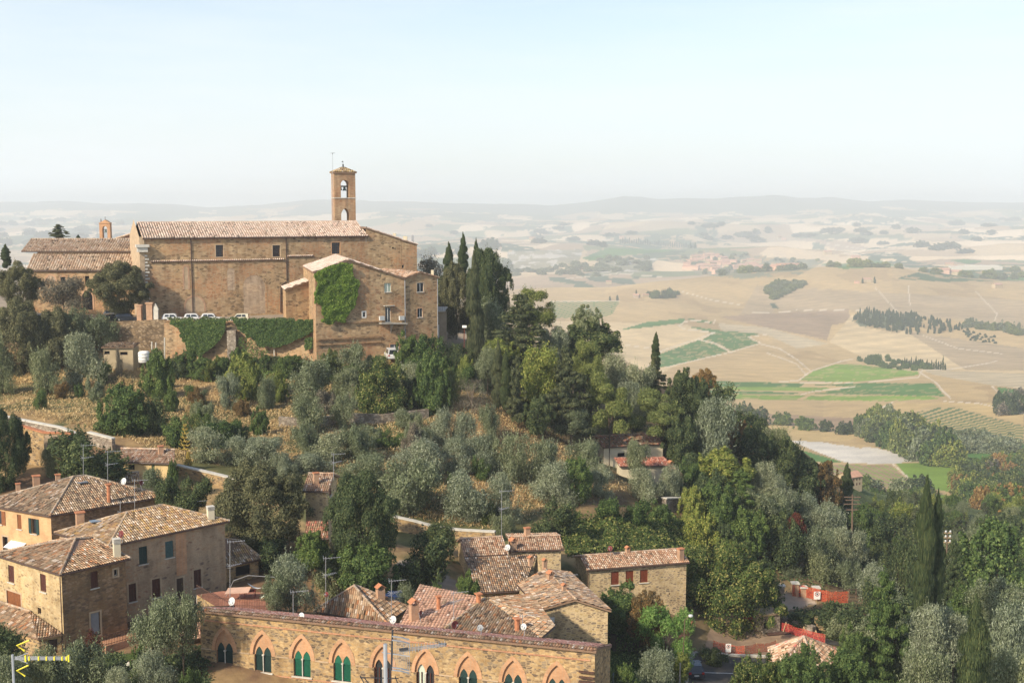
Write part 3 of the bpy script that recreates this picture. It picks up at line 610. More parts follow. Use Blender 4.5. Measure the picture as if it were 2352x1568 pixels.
class Wall:
    """facades of one building: one wall mesh with real openings, each window its own part"""
    def __init__(s, th, mat): s.th = th; s.mb = MB(); s.mat = mat
    def face(s, p0, p1, ztop, zbot, ops=(), depth=.16, top=None):
        """p0 -> p1 runs left to right seen from outside. ops: (U0,V0,U1,V1,style,mat[,frame])"""
        p0 = Vector((p0[0], p0[1], 0)); p1 = Vector((p1[0], p1[1], 0)); L = (p1 - p0).length; d = (p1 - p0) / L; out = Vector((d.y, -d.x, 0))
        def W(x, z, k=0.0): return p0 + d * x + out * k + Vector((0, 0, z))
        rects = []
        for op in ops:
            U0, V0, U1, V1 = op[:4]; um, vm = (U0 + U1) / 2, (V0 + V1) / 2
            a = vplane(p0, p1, U0, vm); b = vplane(p0, p1, U1, vm); t = vplane(p0, p1, um, V0); e = vplane(p0, p1, um, V1)
            x0 = max(.05, (a - p0).dot(d)); x1 = min(L - .05, (b - p0).dot(d)); za, zb = min(ztop - .1, t.z), max(zbot + .05, e.z)
            if x1 - x0 > .1 and za - zb > .1: rects.append((x0, x1, zb, za) + tuple(op[4:]))
        xs = sorted({0.0, L} | {r[0] for r in rects} | {r[1] for r in rects}); zs = sorted({zbot, ztop} | {r[2] for r in rects} | {r[3] for r in rects})
        for xa, xb in zip(xs, xs[1:]):
            for za, zb in zip(zs, zs[1:]):
                cx, cz = (xa + xb) / 2, (za + zb) / 2
                if any(r[0] < cx < r[1] and r[2] < cz < r[3] for r in rects): continue
                s.mb.poly([W(xa, za), W(xb, za), W(xb, zb), W(xa, zb)])
        if top is not None:   # extra outline above the eave, as world points left to right
            s.mb.poly([W(0, ztop), W(L, ztop)] + [Vector(p) for p in top[::-1]])
        for r in rects:
            x0, x1, za, zb, st, mt = r[:6]; fm = r[6] if len(r) > 6 else None; dp = depth
            for q in ([(x0, za), (x1, za)], [(x1, za), (x1, zb)], [(x1, zb), (x0, zb)], [(x0, zb), (x0, za)]):
                (ax, az), (bx, bz) = q; s.mb.poly([W(ax, az, 0), W(bx, bz, 0), W(bx, bz, -dp - .12), W(ax, az, -dp - .12)])
            w, h = x1 - x0, zb - za; dr = st.startswith('door')
            fr = MB(); t = .06
            k = -dp
            for q in ((x0, x0 + t, za, zb), (x1 - t, x1, za, zb), (x0 + t, x1 - t, zb - t, zb), (x0 + t, x1 - t, za, za + t)):
                fr.poly([W(q[0], q[2], k), W(q[1], q[2], k), W(q[1], q[3], k), W(q[0], q[3], k)])
            bk = MB().poly([W(x0, za, -dp - .11), W(x1, za, -dp - .11), W(x1, zb, -dp - .11), W(x0, zb, -dp - .11)])
            sur = MB()
            if fm:   # dressed surround, 15 mm proud of the wall
                g = .16
                for q in ((x0 - g, x0, za - g, zb + g), (x1, x1 + g, za - g, zb + g), (x0, x1, zb, zb + g), (x0, x1, za - g, za)):
                    P = [(q[0], q[2]), (q[1], q[2]), (q[1], q[3]), (q[0], q[3])]
                    sur.prism([W(x, z, .018) for x, z in P], -out * .06)
            nm = 'door' if dr else 'window'
            if st in ('shut', 'door'):
                wo_ = s.th.part(bk, nm, 'dark'); n = 2 if w > .7 else 1
                for i in range(n):
                    a = x0 + i * w / n + .012; b = x0 + (i + 1) * w / n - .012; lf = MB()
                    lf.prism([W(a, za + .02, -dp + .08), W(b, za + .02, -dp + .08), W(b, zb - .02, -dp + .08), W(a, zb - .02, -dp + .08)], -out * .05)
                    m_ = int(h / .11)
                    for q in range(m_):
                        zz = za + .08 + q * .11
                        if zz + .05 < zb - .06: lf.poly([W(a + .05, zz, -dp + .084), W(b - .05, zz, -dp + .084), W(b - .05, zz + .05, -dp + .105), W(a + .05, zz + .05, -dp + .105)])
                    s.th.part(lf, 'leaf' if dr else 'shutter', mt, wo_)
            elif st == 'open':   # dark opening, shutters folded back on the wall
                wo_ = s.th.part(fr, nm, 'gutter'); s.th.part(bk, 'pane', 'glass', wo_)
                for xa, xb in ((x0 - w * .48, x0 - .02), (x1 + .02, x1 + w * .48)):
                    lf = MB().prism([W(xa, za, .07), W(xb, za, .07), W(xb, zb, .07), W(xa, zb, .07)], -out * .045); s.th.part(lf, 'shutter', mt, wo_)
            elif st == 'white':
                wo_ = s.th.part(fr, nm, 'white'); m = MB(); xm = (x0 + x1) / 2
                m.box(W(xm, (za + zb) / 2, k + .01), (.09, .04, h), ax=Matrix((d, out, Vector((0, 0, 1)))).transposed()); s.th.part(m, 'mullion', 'white', wo_); s.th.part(bk, 'pane', mt, wo_)
            elif st == 'grid':
                wo_ = s.th.part(bk, nm, 'glass'); m = MB(); A = Matrix((d, out, Vector((0, 0, 1)))).transposed()
                for i in range(1, 4): m.box(W(x0 + w * i / 4, (za + zb) / 2, k), (.06, .05, h), ax=A)
                for i in range(1, 5): m.box(W((x0 + x1) / 2, za + h * i / 5, k), (w, .04, .06), ax=A)
                s.th.part(m, 'bars', 'iron', wo_)
            elif st == 'panel':
                wo_ = s.th.part(fr, nm, 'gutter'); s.th.part(MB().poly([W(x0 + t, za + t, k + .02), W(x1 - t, za + t, k + .02), W(x1 - t, zb - t, k + .02), W(x0 + t, zb - t, k + .02)]), 'pane', mt, wo_)
            else:
                wo_ = s.th.part(fr, nm, mt); s.th.part(bk, 'pane', 'dark', wo_)
            if fm: s.th.part(sur, 'surround', fm, wo_)
            if st in ('shut', 'open', 'white') and not dr:
                si = MB().box(W((x0 + x1) / 2, za - .05, .02), (w + .2, .2, .08), ax=Matrix((d, out, Vector((0, 0, 1)))).transposed()); s.th.part(si, 'sill', 'capstone', wo_)
    def done(s, name='wall'):
        return s.th.part(s.mb, name, s.mat)
def inset(Cs, d):
    """shrink a convex footprint by d (wall line inside the eaves)"""
    n = len(Cs); cx = sum(c.x for c in Cs) / n; cy_ = sum(c.y for c in Cs) / n; L = []
    for i in range(n):
        a, b = Cs[i], Cs[(i + 1) % n]; dx, dy = b.x - a.x, b.y - a.y; l = math.hypot(dx, dy); nx, ny = -dy / l, dx / l
        if (cx - a.x) * nx + (cy_ - a.y) * ny < 0: nx, ny = -nx, -ny
        L.append((a.x + nx * d, a.y + ny * d, dx, dy))
    out = []
    for i in range(n):
        x1, y1, dx1, dy1 = L[i - 1]; x2, y2, dx2, dy2 = L[i]; den = dx1 * dy2 - dy1 * dx2; t = ((x2 - x1) * dy2 - (y2 - y1) * dx2) / den
        out.append(Vector((x1 + dx1 * t, y1 + dy1 * t, 0)))
    return out
def gutter(th, a, b, drop=.1, r=.07):
    th.part(MB().tube([Vector(a) - Vector((0, 0, drop)), Vector(b) - Vector((0, 0, drop))], r, 6), 'gutter', 'gutter')
def downpipe(th, p, zb, r=.05): th.part(MB().tube([Vector(p), Vector((p[0], p[1], zb))], r, 6), 'downpipe', 'gutter')
def chimney(th, base, h, w, kind='brick', dz=.5):
    """kinds: brick shaft with little gable of tiles, white louvred pot, thin terracotta flue"""
    x, y, z = base; m = MB(); rz = .5
    if kind == 'brick':
        m.box((x, y, z + h * .5 - dz / 2), (w, w * .8, h + dz), rz); c = th.part(m, 'chimney', 'brick_faded'); k = MB(); a = Matrix.Rotation(rz, 3, 'Z')
        p = lambda u, v, q: Vector((x, y, z + h)) + a @ Vector((u * w, v * w, q * w))
        for sx in (-1, 1): k.prism([p(sx * .62, -.55, .28), p(0, -.55, .72), p(0, .55, .72), p(sx * .62, .55, .28)], (0, 0, .05))
        th.part(k, 'chimney_cap', 'terracotta', c); q = MB()
        for sx, sy in ((-.4, -.3), (.4, -.3), (.4, .3), (-.4, .3)): q.box(p(sx, sy, .2), (w * .16, w * .16, w * .5), rz)
        th.part(q, 'cap_pier', 'brick_faded', c)
    elif kind == 'brickflat':
        m.box((x, y, z + h * .5 - dz / 2), (w, w * .8, h + dz), rz); c = th.part(m, 'chimney', 'brick_faded'); th.part(MB().box((x, y, z + h + .05), (w * 1.25, w, .1), rz), 'chimney_cap', 'terracotta', c)
    elif kind == 'white':
        m.box((x, y, z + h * .35 - dz / 2), (w, w, h * .7 + dz), rz); c = th.part(m, 'chimney', 'plaster_cream'); k = MB()
        for i in range(4): k.box((x, y, z + h * (.74 + .075 * i)), (w * 1.12, w * 1.12, h * .035), rz)
        k.box((x, y, z + h * .84), (w * .6, w * .6, h * .3), rz); th.part(k, 'chimney_cap', 'capstone', c)
    else:
        m.tube([(x, y, z - dz), (x, y, z + h)], w / 2, 8); c = th.part(m, 'chimney', 'terracotta'); th.part(MB().box((x, y, z + h + .06), (w * 1.4, w * 1.4, .1), rz), 'chimney_cap', 'terracotta', c)
    return c
def hip_house(name, D, C1, C0, C2, R1, R2, label, mat, pal, zb, opsL=(), opsR=(), cat='house', ov=.32, lichen=.5, matL=None, gable=False, top_extra=None):
    z = atD(*C1, D).z; c1, c0, c2 = atZ(*C1, z), atZ(*C0, z), atZ(*C2, z); c3 = c0 + c2 - c1
    th = Thing(name, ((c1.x + c3.x) / 2, (c1.y + c3.y) / 2, zb), label, cat)
    mid0 = (c1 + c0) / 2; mid2 = (c2 + c3) / 2
    r1 = vplane(mid0, mid2, *R1); r2 = vplane(mid0, mid2, *R2)
    if gable: hh = (r1.z + r2.z) / 2; r1 = Vector((mid0.x, mid0.y, hh)); r2 = Vector((mid2.x, mid2.y, hh))
    rf = MB(); kw = dict(pal=pal, lichen=lichen)
    tiles(rf, [c1, c2, r2, r1], **kw); tiles(rf, [c3, c0, r1, r2], **kw)
    if not gable: tiles(rf, [c0, c1, r1], **kw); tiles(rf, [c2, c3, r2], **kw)
    ridge(rf, r1, r2, pal=pal)
    if not gable:
        for a, b in ((c1, r1), (c0, r1), (c2, r2), (c3, r2)): ridge(rf, a, b, pal=pal)
    th.part(rf, 'roof', 'tile')
    w0, w1, w2, w3 = inset([c0, c1, c2, c3], ov); zt = z - .12
    W = Wall(th, mat)
    def gt(a, b, rr, zt=zt): m = (a + b) / 2; return [Vector((m.x, m.y, zt + (rr.z - z) * .97))] if gable else None
    WL = Wall(th, matL) if matL else W; WL.face(w0, w1, zt, zb, opsL, top=gt(w0, w1, r1))
    if matL: WL.done('front_wall')
    W.face(w1, w2, zt, zb, opsR); W.face(w2, w3, zt, zb, top=gt(w2, w3, r2)); W.face(w3, w0, zt, zb); W.done()
    gutter(th, c1, c2)
    if not gable: gutter(th, c0, c1)
    th.c = (c0, c1, c2, c3, r1, r2); th.w = (w0, w1, w2, w3); return th
def roofpt(th, k, U, V):
    c0, c1, c2, c3, r1, r2 = th.c
    a, b, c = {'R': (c1, c2, r2), 'L': (c0, c1, r1), 'B': (c3, c0, r1), 'E': (c2, c3, r2)}[k]; return onplane(a, b, c, U, V)
def rect(f, x0, y0, x1, y1, *rest): a = f(x0, y0); b = f(x1, y1); return (a[0], a[1], b[0], b[1]) + rest
hA = hip_house('stone_house', 125, z5(340, 425), z5(-150, 340), z5(1140, 290), z5(500, 158), z5(580, 150),
    'large stone and orange brick house with a broad hipped roof and green shutters', 'stone_dark', PAL_DARK, -40,
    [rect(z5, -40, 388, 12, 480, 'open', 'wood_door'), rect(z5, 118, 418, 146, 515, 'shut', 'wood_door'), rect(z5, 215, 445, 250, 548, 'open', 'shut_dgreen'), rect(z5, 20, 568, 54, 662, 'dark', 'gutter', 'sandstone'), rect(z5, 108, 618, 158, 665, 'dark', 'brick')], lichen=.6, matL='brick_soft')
w0, w1 = hA.w[0], hA.w[1]; d_ = (w1 - w0).normalized(); o_ = Vector((d_.y, -d_.x, 0))
m = MB()
def strip(p0, p1, xs, za, zb, k=.03):
    for xa, xb in xs:
        L = (p1 - p0).length; dd = (p1 - p0) / L; oo = Vector((dd.y, -dd.x, 0)); A = p0 + dd * xa * L + oo * k; B = p0 + dd * xb * L + oo * k
        m.poly([(A.x, A.y, za), (B.x, B.y, za), (B.x, B.y, zb), (A.x, A.y, zb)])
aw = MB(); q0 = vplane(w0, w1, *z5(75, 592)); q1 = vplane(w0, w1, *z5(180, 612)); q1.z = q0.z
aw.prism([q0, q0 + o_ * 1.0 + Vector((0, 0, -.5)), q1 + o_ * 1.0 + Vector((0, 0, -.5)), q1], (0, 0, -.03)); hA.part(aw, 'awning', 'white')
for (a, b, h, w, k, pl) in ((125, 262, .9, .45, 'brickflat', 'B'), (250, 232, 1.3, .7, 'brickflat', 'B'), (397, 200, .9, .5, 'brickflat', 'B'), (745, 332, 1.9, .42, 'flue', 'R')):
    p = roofpt(hA, 'R' if pl == 'R' else 'L', *z5(a, b)) if pl == 'R' else atD(*z5(a, b), 134.5); chimney(hA, p, h, w, k, 1.2)
p = roofpt(hA, 'R', *z5(562, 202)); hA.part(MB().box(p + Vector((0, 0, .12)), (1.0, .8, .08), .7), 'skylight', 'glass_pale')

hB = hip_house('stone_house', 113, z5(740, 633), z5(370, 540), z5(1570, 460), z5(870, 400), z5(1110, 350),
    'tall patched stone house with lichened hipped roof and teal shutters above brown ones', 'stone_patch', PAL_GOLD, -42.5,
    [], [rect(z5, 950, 635, 1007, 755, 'shut', 'shut_dgreen'), rect(z5, 1130, 597, 1186, 711, 'shut', 'shut_teal'), rect(z5, 880, 888, 931, 1012, 'shut', 'shut_brown', 'sandstone'),
         rect(z5, 1040, 855, 1096, 983, 'shut', 'shut_brown', 'sandstone'), rect(z5, 1208, 850, 1254, 990, 'door', 'gutter', 'sandstone'), rect(z5, 1325, 792, 1376, 914, 'shut', 'shut_brown', 'sandstone')], lichen=.5)
w1, w2 = hB.w[1], hB.w[2]; m = MB(); L = (w2 - w1).length
xa = (vplane(w1, w2, *z5(1202, 700)) - w1).dot((w2 - w1) / L) / L; xb = (vplane(w1, w2, *z5(1275, 700)) - w1).dot((w2 - w1) / L) / L
strip(w1, w2, [(xa, xb)], -36.4, -32.1, .04); hB.part(m, 'brick_pilaster', 'brick')
chimney(hB, roofpt(hB, 'R', *z5(1440, 440)), 1.25, .65, 'white'); p = roofpt(hB, 'L', *z5(655, 470)); hB.part(MB().box(p + Vector((0, 0, .15)), (1.1, .8, .08), .6), 'skylight', 'glass_pale')
chimney(hB, roofpt(hB, 'L', *z5(548, 478)), 1.1, .75, 'brickflat')

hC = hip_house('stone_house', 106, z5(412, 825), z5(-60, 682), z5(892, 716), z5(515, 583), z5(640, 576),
    'stone corner house with sunlit yellow left front, brown shutters and tall pale chimney', 'stone_dark', PAL_OLD, -43,
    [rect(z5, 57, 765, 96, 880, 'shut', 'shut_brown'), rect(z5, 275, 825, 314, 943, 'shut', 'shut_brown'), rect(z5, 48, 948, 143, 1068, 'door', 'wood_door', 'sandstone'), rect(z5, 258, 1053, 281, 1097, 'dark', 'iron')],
    [rect(z5, 620, 803, 671, 918, 'shut', 'shut_brown'), rect(z5, 779, 792, 804, 835, 'dark', 'capstone', 'sandstone'), rect(z5, 622, 1085, 686, 1243, 'panel', 'dish_grey', 'sandstone')], lichen=.4, matL='stone_gold_lit')
chimney(hC, roofpt(hC, 'R', *z5(800, 700)), 1.7, .6, 'white')
downpipe(hC, hC.w[1] + Vector((-.12, -.12, -32.8)), -43)
th = hC; w1, w2 = hC.w[1], hC.w[2]; d_ = (w2 - w1).normalized(); o_ = Vector((d_.y, -d_.x, 0))
L = (w2 - w1).length; a = w1 + d_ * (L * .5); b = w2 + d_ * .8; zt = atD(*z5(680, 1285), 107).z; zt = -39.6
t_ = MB().prism([(a.x, a.y, zt), (b.x, b.y, zt), (b.x + o_.x * 1.6, b.y + o_.y * 1.6, zt), (a.x + o_.x * 1.6, a.y + o_.y * 1.6, zt)], (0, 0, -3.6)); tr = Thing('terrace', (a.x, a.y, -43), 'small raised terrace with brick edge along the dark side of the corner house', 'terrace')
tr.part(t_, 'base', 'brick_red'); r_ = MB(); A = a + o_ * 1.5; B = b + o_ * 1.5
for i in range(26):
    p = A.lerp(B, i / 25); r_.beam((p.x, p.y, zt), (p.x, p.y, zt + .95), .03)
r_.beam((A.x, A.y, zt + .95), (B.x, B.y, zt + .95), .05); r_.beam((A.x, A.y, zt + .12), (B.x, B.y, zt + .12), .04); tr.part(r_, 'railing', 'iron')

a, b, c, e = atD(*z5(205, 1078), 105.5), atD(*z5(424, 1228), 102.6), atD(*z5(255, 1264), 100.4), atD(*z5(-60, 1150), 103.5); f_ = atD(*z5(-60, 1105), 108)
a.z += .3; th = Thing('lean_to', (c.x - 2, c.y + 3, -43), 'low lean-to with patched tile roof against the lit corner house', 'shed')
rf = MB(); a = atZ(*z5(205, 1078), -36.9); b = atZ(*z5(424, 1232), -37.9); c = atZ(*z5(255, 1266), -38.0); e = atZ(*z5(-90, 1150), -38.0); f_ = atZ(*z5(-60, 1112), -36.9)
f_ = Vector((e.x + a.x - c.x, e.y + a.y - c.y, a.z)); tiles(rf, [e, c, a, f_], pal=PAL_OLD); tiles(rf, [c, b, a], pal=PAL_OLD); ridge(rf, f_, a); th.part(rf, 'roof', 'tile')
W = Wall(th, 'stone_near'); W.face(e + Vector((.3, .4, 0)), c + Vector((0, .4, 0)), -38.2, -43); W.face(c + Vector((0, .4, 0)), b + Vector((-.2, .35, 0)), -38.15, -43, [rect(z5, 328, 1268, 395, 1370, 'door', 'gutter')]); W.done()

hD = hip_house('cream_house', 138, z5(642, 160), z5(600, 130), z5(952, 196), z5(640, 158), z5(905, 120), 'small cream house with short tiled roof behind the broad hipped roof', 'plaster_cream', PAL_GOLD, -40, gable=True) if False else None
def slope_house(name, z_e, CL, CR, RL, RR, depth_r, label, mat, pal, zb, ops=(), gL=(), gR=(), cat='house', both=True, rise=None, lichen=.5, ov=.3, pitch=.23, row=.42, bd=None):
    """house seen on its long side: eave CL-CR at height z_e, ridge RL-RR depth_r behind it"""
    a, b = atZ(*CL, z_e), atZ(*CR, z_e); d = (b - a).normalized(); back = Vector(bd).normalized() if bd else Vector((-d.y, d.x, 0))
    a2 = a + back * depth_r; b2 = b + back * depth_r; zr = rise + z_e if rise else vplane(a2, b2, (RL[0] + RR[0]) / 2, (RL[1] + RR[1]) / 2).z
    r1 = Vector((a2.x, a2.y, zr)); r2 = Vector((b2.x, b2.y, zr)); a3 = a + back * depth_r * 2; b3 = b + back * depth_r * 2
    th = Thing(name, ((a.x + b3.x) / 2, (a.y + b3.y) / 2, zb), label, cat); rf = MB(); kw = dict(pal=pal, lichen=lichen, pitch=pitch, row=row)
    tiles(rf, [a, b, r2, r1], **kw); tiles(rf, [b3, a3, r1, r2], **kw); ridge(rf, r1, r2, pal=pal); th.part(rf, 'roof', 'tile')
    w0, w1, w2, w3 = inset([a3, a, b, b3], ov); W = Wall(th, mat); zt = z_e - .12
    W.face(w1, w2, zt, zb, ops)
    W.face(w0, w1, zt, zb, gL, top=[((w0.x + w1.x) / 2, (w0.y + w1.y) / 2, zr - .12)]); W.face(w2, w3, zt, zb, gR, top=[((w2.x + w3.x) / 2, (w2.y + w3.y) / 2, zr - .12)]); W.face(w3, w0, zt, zb); W.done()
    gutter(th, a, b); th.c = (a3, a, b, b3, r1, r2); th.w = (w0, w1, w2, w3); return th
hD = slope_house('cream_house', -32.6, z5(700, 214), z5(952, 196), z5(640, 158), z5(905, 120), 2.6, 'small cream house with short tiled roof just behind the broad hipped roof', 'plaster_cream', PAL_GOLD, -38, bd=(-.3, 1, 0))
hE = slope_house('yellow_house', V2Z(1061, 150), z3(1100, 1545), z3(1605, 1560), z3(1040, 1415), z3(1630, 1440), 3.4, 'low yellow plastered house with long pink tiled roof below the dry slope', 'plaster_yellow', PAL_PINK, -39,
    [rect(z5, 878, 76, 920, 112, 'dark', 'gutter'), rect(z5, 1036, 66, 1058, 150, 'panel', 'gate_green')], bd=(-.27, 1, 0))
chimney(hE, hE.c[5] + Vector((-1.5, -.8, -.5)), 1.1, .6, 'brickflat')
zH = V2Z(1126, 134)
hH = slope_house('stone_tower_house', zH, z6(425, 256), z6(606, 257), z6(320, 131), z6(645, 140), 3.8, 'narrow stone house with pink tiled roof between the two big dark oaks', 'stone_clean', PAL_PINK, -45, gR=[rect(z6, 610, 238, 624, 288, 'shut', 'shut_red'), rect(z6, 660, 185, 676, 235, 'shut', 'shut_red')])
chimney(hH, hH.c[1].lerp(hH.c[2], .35) + Vector((.3, 1.4, .7)), 1.0, .55, 'brickflat')
a = atD(*z6(440, 575), 127); b = atD(*z6(605, 578), 127); th = Thing('lean_to', (a.x, a.y, -45), 'low lean-to with red tiles under the narrow stone house', 'shed')
rf = MB(); a2 = atD(*z6(455, 462), 129.8); b2 = atD(*z6(600, 462), 129.8); a.z = b.z; a2.z = b2.z; tiles(rf, [a, b, b2, a2], pal=PAL_RED[:3] + PAL_OLD[:3]); th.part(rf, 'roof', 'tile')
W = Wall(th, 'stone_dark'); W.face(a + Vector((0, .3, 0)), b + Vector((0, .3, 0)), a.z - .1, -45); W.done(); gutter(th, a, b)

hT = hip_house('stone_house', 122.8, z5(1500, 775), z5(1330, 690), z5(1795, 718), z5(1530, 583), z5(1640, 592), 'low stone house with pink tiled roof beside the roof terrace', 'stone_near', PAL_GOLD, -42, [], [rect(z5, 1612, 765, 1712, 832, 'dark', 'gutter')])

hJ = hip_house('stone_house', 112, z6(1005, 1157), z6(505, 1075), z6(1158, 1048), z6(780, 903), z6(800, 905), 'stone house with worn pinkish pyramid roof and brick chimney behind the arched facade', 'stone_near', PAL_OLD, -45, lichen=.35)
chimney(hJ, roofpt(hJ, 'R', *z6(960, 985)), .8, .75, 'brick')
def free_roof(th, polys, pal, **kw):
    rf = MB()
    for P in polys: tiles(rf, P, pal=pal, **kw)
    return rf
zK = -36.6; A = atD(*z8(50, 735), 109.0); bl = atZ(*z6(1400, 1193), zK); br = atZ(*z8(598, 1130), zK); rr = atZ(*z8(735, 1008), zK); le = atZ(*z6(1085, 1172), zK); lt = atD(*z6(1240, 1060), 112.5)
hK = Thing('stone_house', (A.x, A.y, -45), 'stone house with smooth salmon roof slope on the left and grey weathered slope in front', 'house')
rf = free_roof(hK, [[le, bl, A, lt]], PAL_SALMON, lichen=.05, pitch=.3, amp=.12); tiles(rf, [bl, br, A], pal=PAL_OLD + PAL_DARK, lichen=.5); tiles(rf, [br, rr, A], pal=PAL_OLD + PAL_DARK, lichen=.5); back = rr + (le - bl) * 1.2; tiles(rf, [rr, Vector((rr.x - 2, rr.y + 9, zK)), A], pal=PAL_OLD); tiles(rf, [Vector((rr.x - 2, rr.y + 9, zK)), lt, A], pal=PAL_OLD)
for a, b in ((bl, A), (rr, A), (lt, A)): ridge(rf, a, b, pal=PAL_GOLD)
hK.part(rf, 'roof', 'tile'); W = Wall(hK, 'stone_near'); s_ = Vector((0, .3, 0)); W.face(le + s_, bl + s_, zK - .1, -45); W.face(bl + s_, br + s_ - Vector((.3, 0, 0)), zK - .1, -45); W.face(br + s_ - Vector((.3, 0, 0)), rr + Vector((-.3, -.1, 0)), zK - .1, -45); W.face(rr + Vector((-.3, -.1, 0)), Vector((rr.x - 2.2, rr.y + 9, 0)), zK - .1, -45); W.done()
gutter(hK, br, rr)
for (x, y, h, w, k, f) in ((1357, 1060, 1.1, .36, 'flue', z6), (1630, 1020, .8, .42, 'flue', z6), (1190, 1135, 1.35, .75, 'brick', z6)): chimney(hK, onplane(le, bl, A, *f(x, y)), h, w, k, .8)
chimney(hK, onplane(bl, br, A, *z8(364, 1050)), 1.0, .45, 'flue', .6)
zL1 = V2Z(z8(0, 318)[1], 133)
L1 = slope_house('stone_farmhouse', zL1, z6(1535, 706), z8(277, 308), z6(1493, 585), z8(207, 128), 3.4, 'stone farmhouse with pink tiled roof and red shutters in its shaded left gable', 'stone_clean', PAL_PINK, -48, gL=[rect(z6, 1463, 737, 1477, 838, 'shut', 'shut_red'), rect(z6, 1495, 780, 1510, 845, 'shut', 'shut_red')], lichen=.25)
zL2 = V2Z(z8(0, 266)[1], 137)
L2 = slope_house('stone_farmhouse', zL2, z8(296, 272), z8(822, 260), z8(220, 150), z8(742, 106), 3.6, 'stone farmhouse with pink tiled roof and two brick chimneys, behind the dark lichened roofs', 'stone_clean', PAL_PINK, -48, lichen=.25)
chimney(L2, L2.c[4].lerp(L2.c[5], .37) + Vector((0, .2, 0)), .9, .6, 'brickflat'); chimney(L2, onplane(L2.c[1], L2.c[2], L2.c[4], *z8(322, 258)), .8, .75, 'brick')
zL3 = V2Z(z8(0, 678)[1], 124); e0, e1 = atZ(*z6(1628, 952), zL3), atZ(*z8(412, 662), zL3); d_ = (e1 - e0).normalized(); bk = Vector((-d_.y, d_.x, 0))
t0 = vplane(e0 + bk * 7.4, e1 + bk * 7.4, *z6(1537, 712)); t1 = Vector((e1.x + bk.x * 7.4 + d_.x * 3.0, e1.y + bk.y * 7.4 + d_.y * 3.0, t0.z))
L3 = Thing('stone_farmhouse', (e0.x + 4, e0.y + 4, -48), 'stone farmhouse with long dark streaked tile roof and red shutters over the courtyard', 'house')
rf = MB(); tiles(rf, [e0, e1, t1, t0], pal=PAL_DARK + PAL_OLD[:3], lichen=.5, moss=(.20, .16, .13)); L3.part(rf, 'roof', 'tile'); gutter(L3, e0, e1)
W = Wall(L3, 'stone_clean'); q0 = e0 + bk * .5; q1 = e1 + bk * .5
W.face(q0, q1, zL3 - .1, -48, [rect(z8, 100, 712, 196, 796, 'open', 'shut_red'), rect(z8, 355, 700, 411, 830, 'dark', 'wood_door')]); W.face(e0 + bk * 7.3 + d_ * .3, q0 + d_ * .3, zL3 - .1, -48, top=[tuple(t0 + Vector((.3, -.1, -.12)))]); W.face(q1 + d_ * 2.6, q1 + bk * 6.8 + d_ * 2.6, zL3 - .1, -48, top=[tuple(t1 + Vector((0, 0, -.12)))]); W.done()
zL4 = V2Z(z8(0, 845)[1], 116); c1 = atZ(*z8(585, 847), zL4); c2 = atZ(*z8(1290, 857), zL4); gm = vplane(c1, c2, *z8(940, 748)); f0 = atZ(*z8(412, 655), zL4)
dirL = (f0 - c1); dirL.z = 0; dirL.normalize(); LL = 8.2; c0 = c1 + dirL * LL; c3 = c2 + dirL * 13.0; gb = gm + dirL * 10.5
L4 = Thing('stone_farmhouse', ((c1.x + c2.x) / 2, c1.y + 3, -49), 'stone wing with broad golden gable wall and mottled low roof', 'house')
rf = MB(); tiles(rf, [c0, c1, gm, gb], pal=PAL_OLD + PAL_DARK, lichen=.6, moss=(.26, .21, .17)); tiles(rf, [c2, c3, gb, gm], pal=PAL_DARK + PAL_OLD[:2], lichen=.6, moss=(.22, .17, .14)); ridge(rf, gm, gb, pal=PAL_OLD); L4.part(rf, 'roof', 'tile')
W = Wall(L4, 'stone_clean'); nrm = dirL * .35; i1 = c1 + nrm + (c2 - c1).normalized() * .25; i2 = c2 + nrm - (c2 - c1).normalized() * .25
W.face(i1, i2, zL4 - .1, -49, top=[tuple(gm + nrm + Vector((0, 0, -.15)))]); W.face(c0 + (i1 - c1) - nrm, i1, zL4 - .1, -49, [rect(z8, 455, 752, 490, 896, 'door', 'shut_red')]); W.face(i2, c3 + (i2 - c2), zL4 - .1, -49); W.done(); gutter(L4, c1, c0); downpipe(L4, i1 + Vector((-.1, -.1, zL4 - .2)), -49)
for (x, y, h, w) in ((495, 382, .35, .45), (634, 412, .4, .45), (690, 545, .4, .62), (823, 662, .45, .4)):
    side = [c2, c3, gm] if x in (495, 634) else [c1, c0, gm]; chimney(L4, onplane(*side, *z8(x, y)), h, w, 'brick', .4)
L4.part(MB().box(vplane(i1, i2, *z8(680, 958)) + Vector((0, -.25, 0)), (.95, .4, .8), .0), 'air_conditioner', 'dish_white')
hM = hip_house('stone_house', 140, z8(1050, 460), z8(903, 325), z8(2057, 385), z8(1000, 318), z8(1910, 255), 'stone house with pink tiled roof and three pairs of red wooden shutters', 'stone_clean', PAL_PINK, -52, [],
    [rect(z8, 1284, 477, 1361, 604, 'shut', 'shut_red'), rect(z8, 1427, 466, 1504, 593, 'shut', 'shut_red'), rect(z8, 1568, 457, 1645, 583, 'shut', 'shut_red'), rect(z8, 1768, 684, 1779, 705, 'dark', 'shut_red'), rect(z8, 1853, 684, 1863, 703, 'dark', 'shut_red')], gable=True, lichen=.15)
chimney(hM, hM.c[4].lerp(hM.c[5], .47) + Vector((0, 0, -.2)), .6, .5, 'brick'); chimney(hM, onplane(hM.c[1], hM.c[2], hM.c[5], *z8(1965, 358)), 1.3, .65, 'brickflat')
downpipe(hM, hM.w[1] + Vector((-.1, -.1, -42.6)), -52)

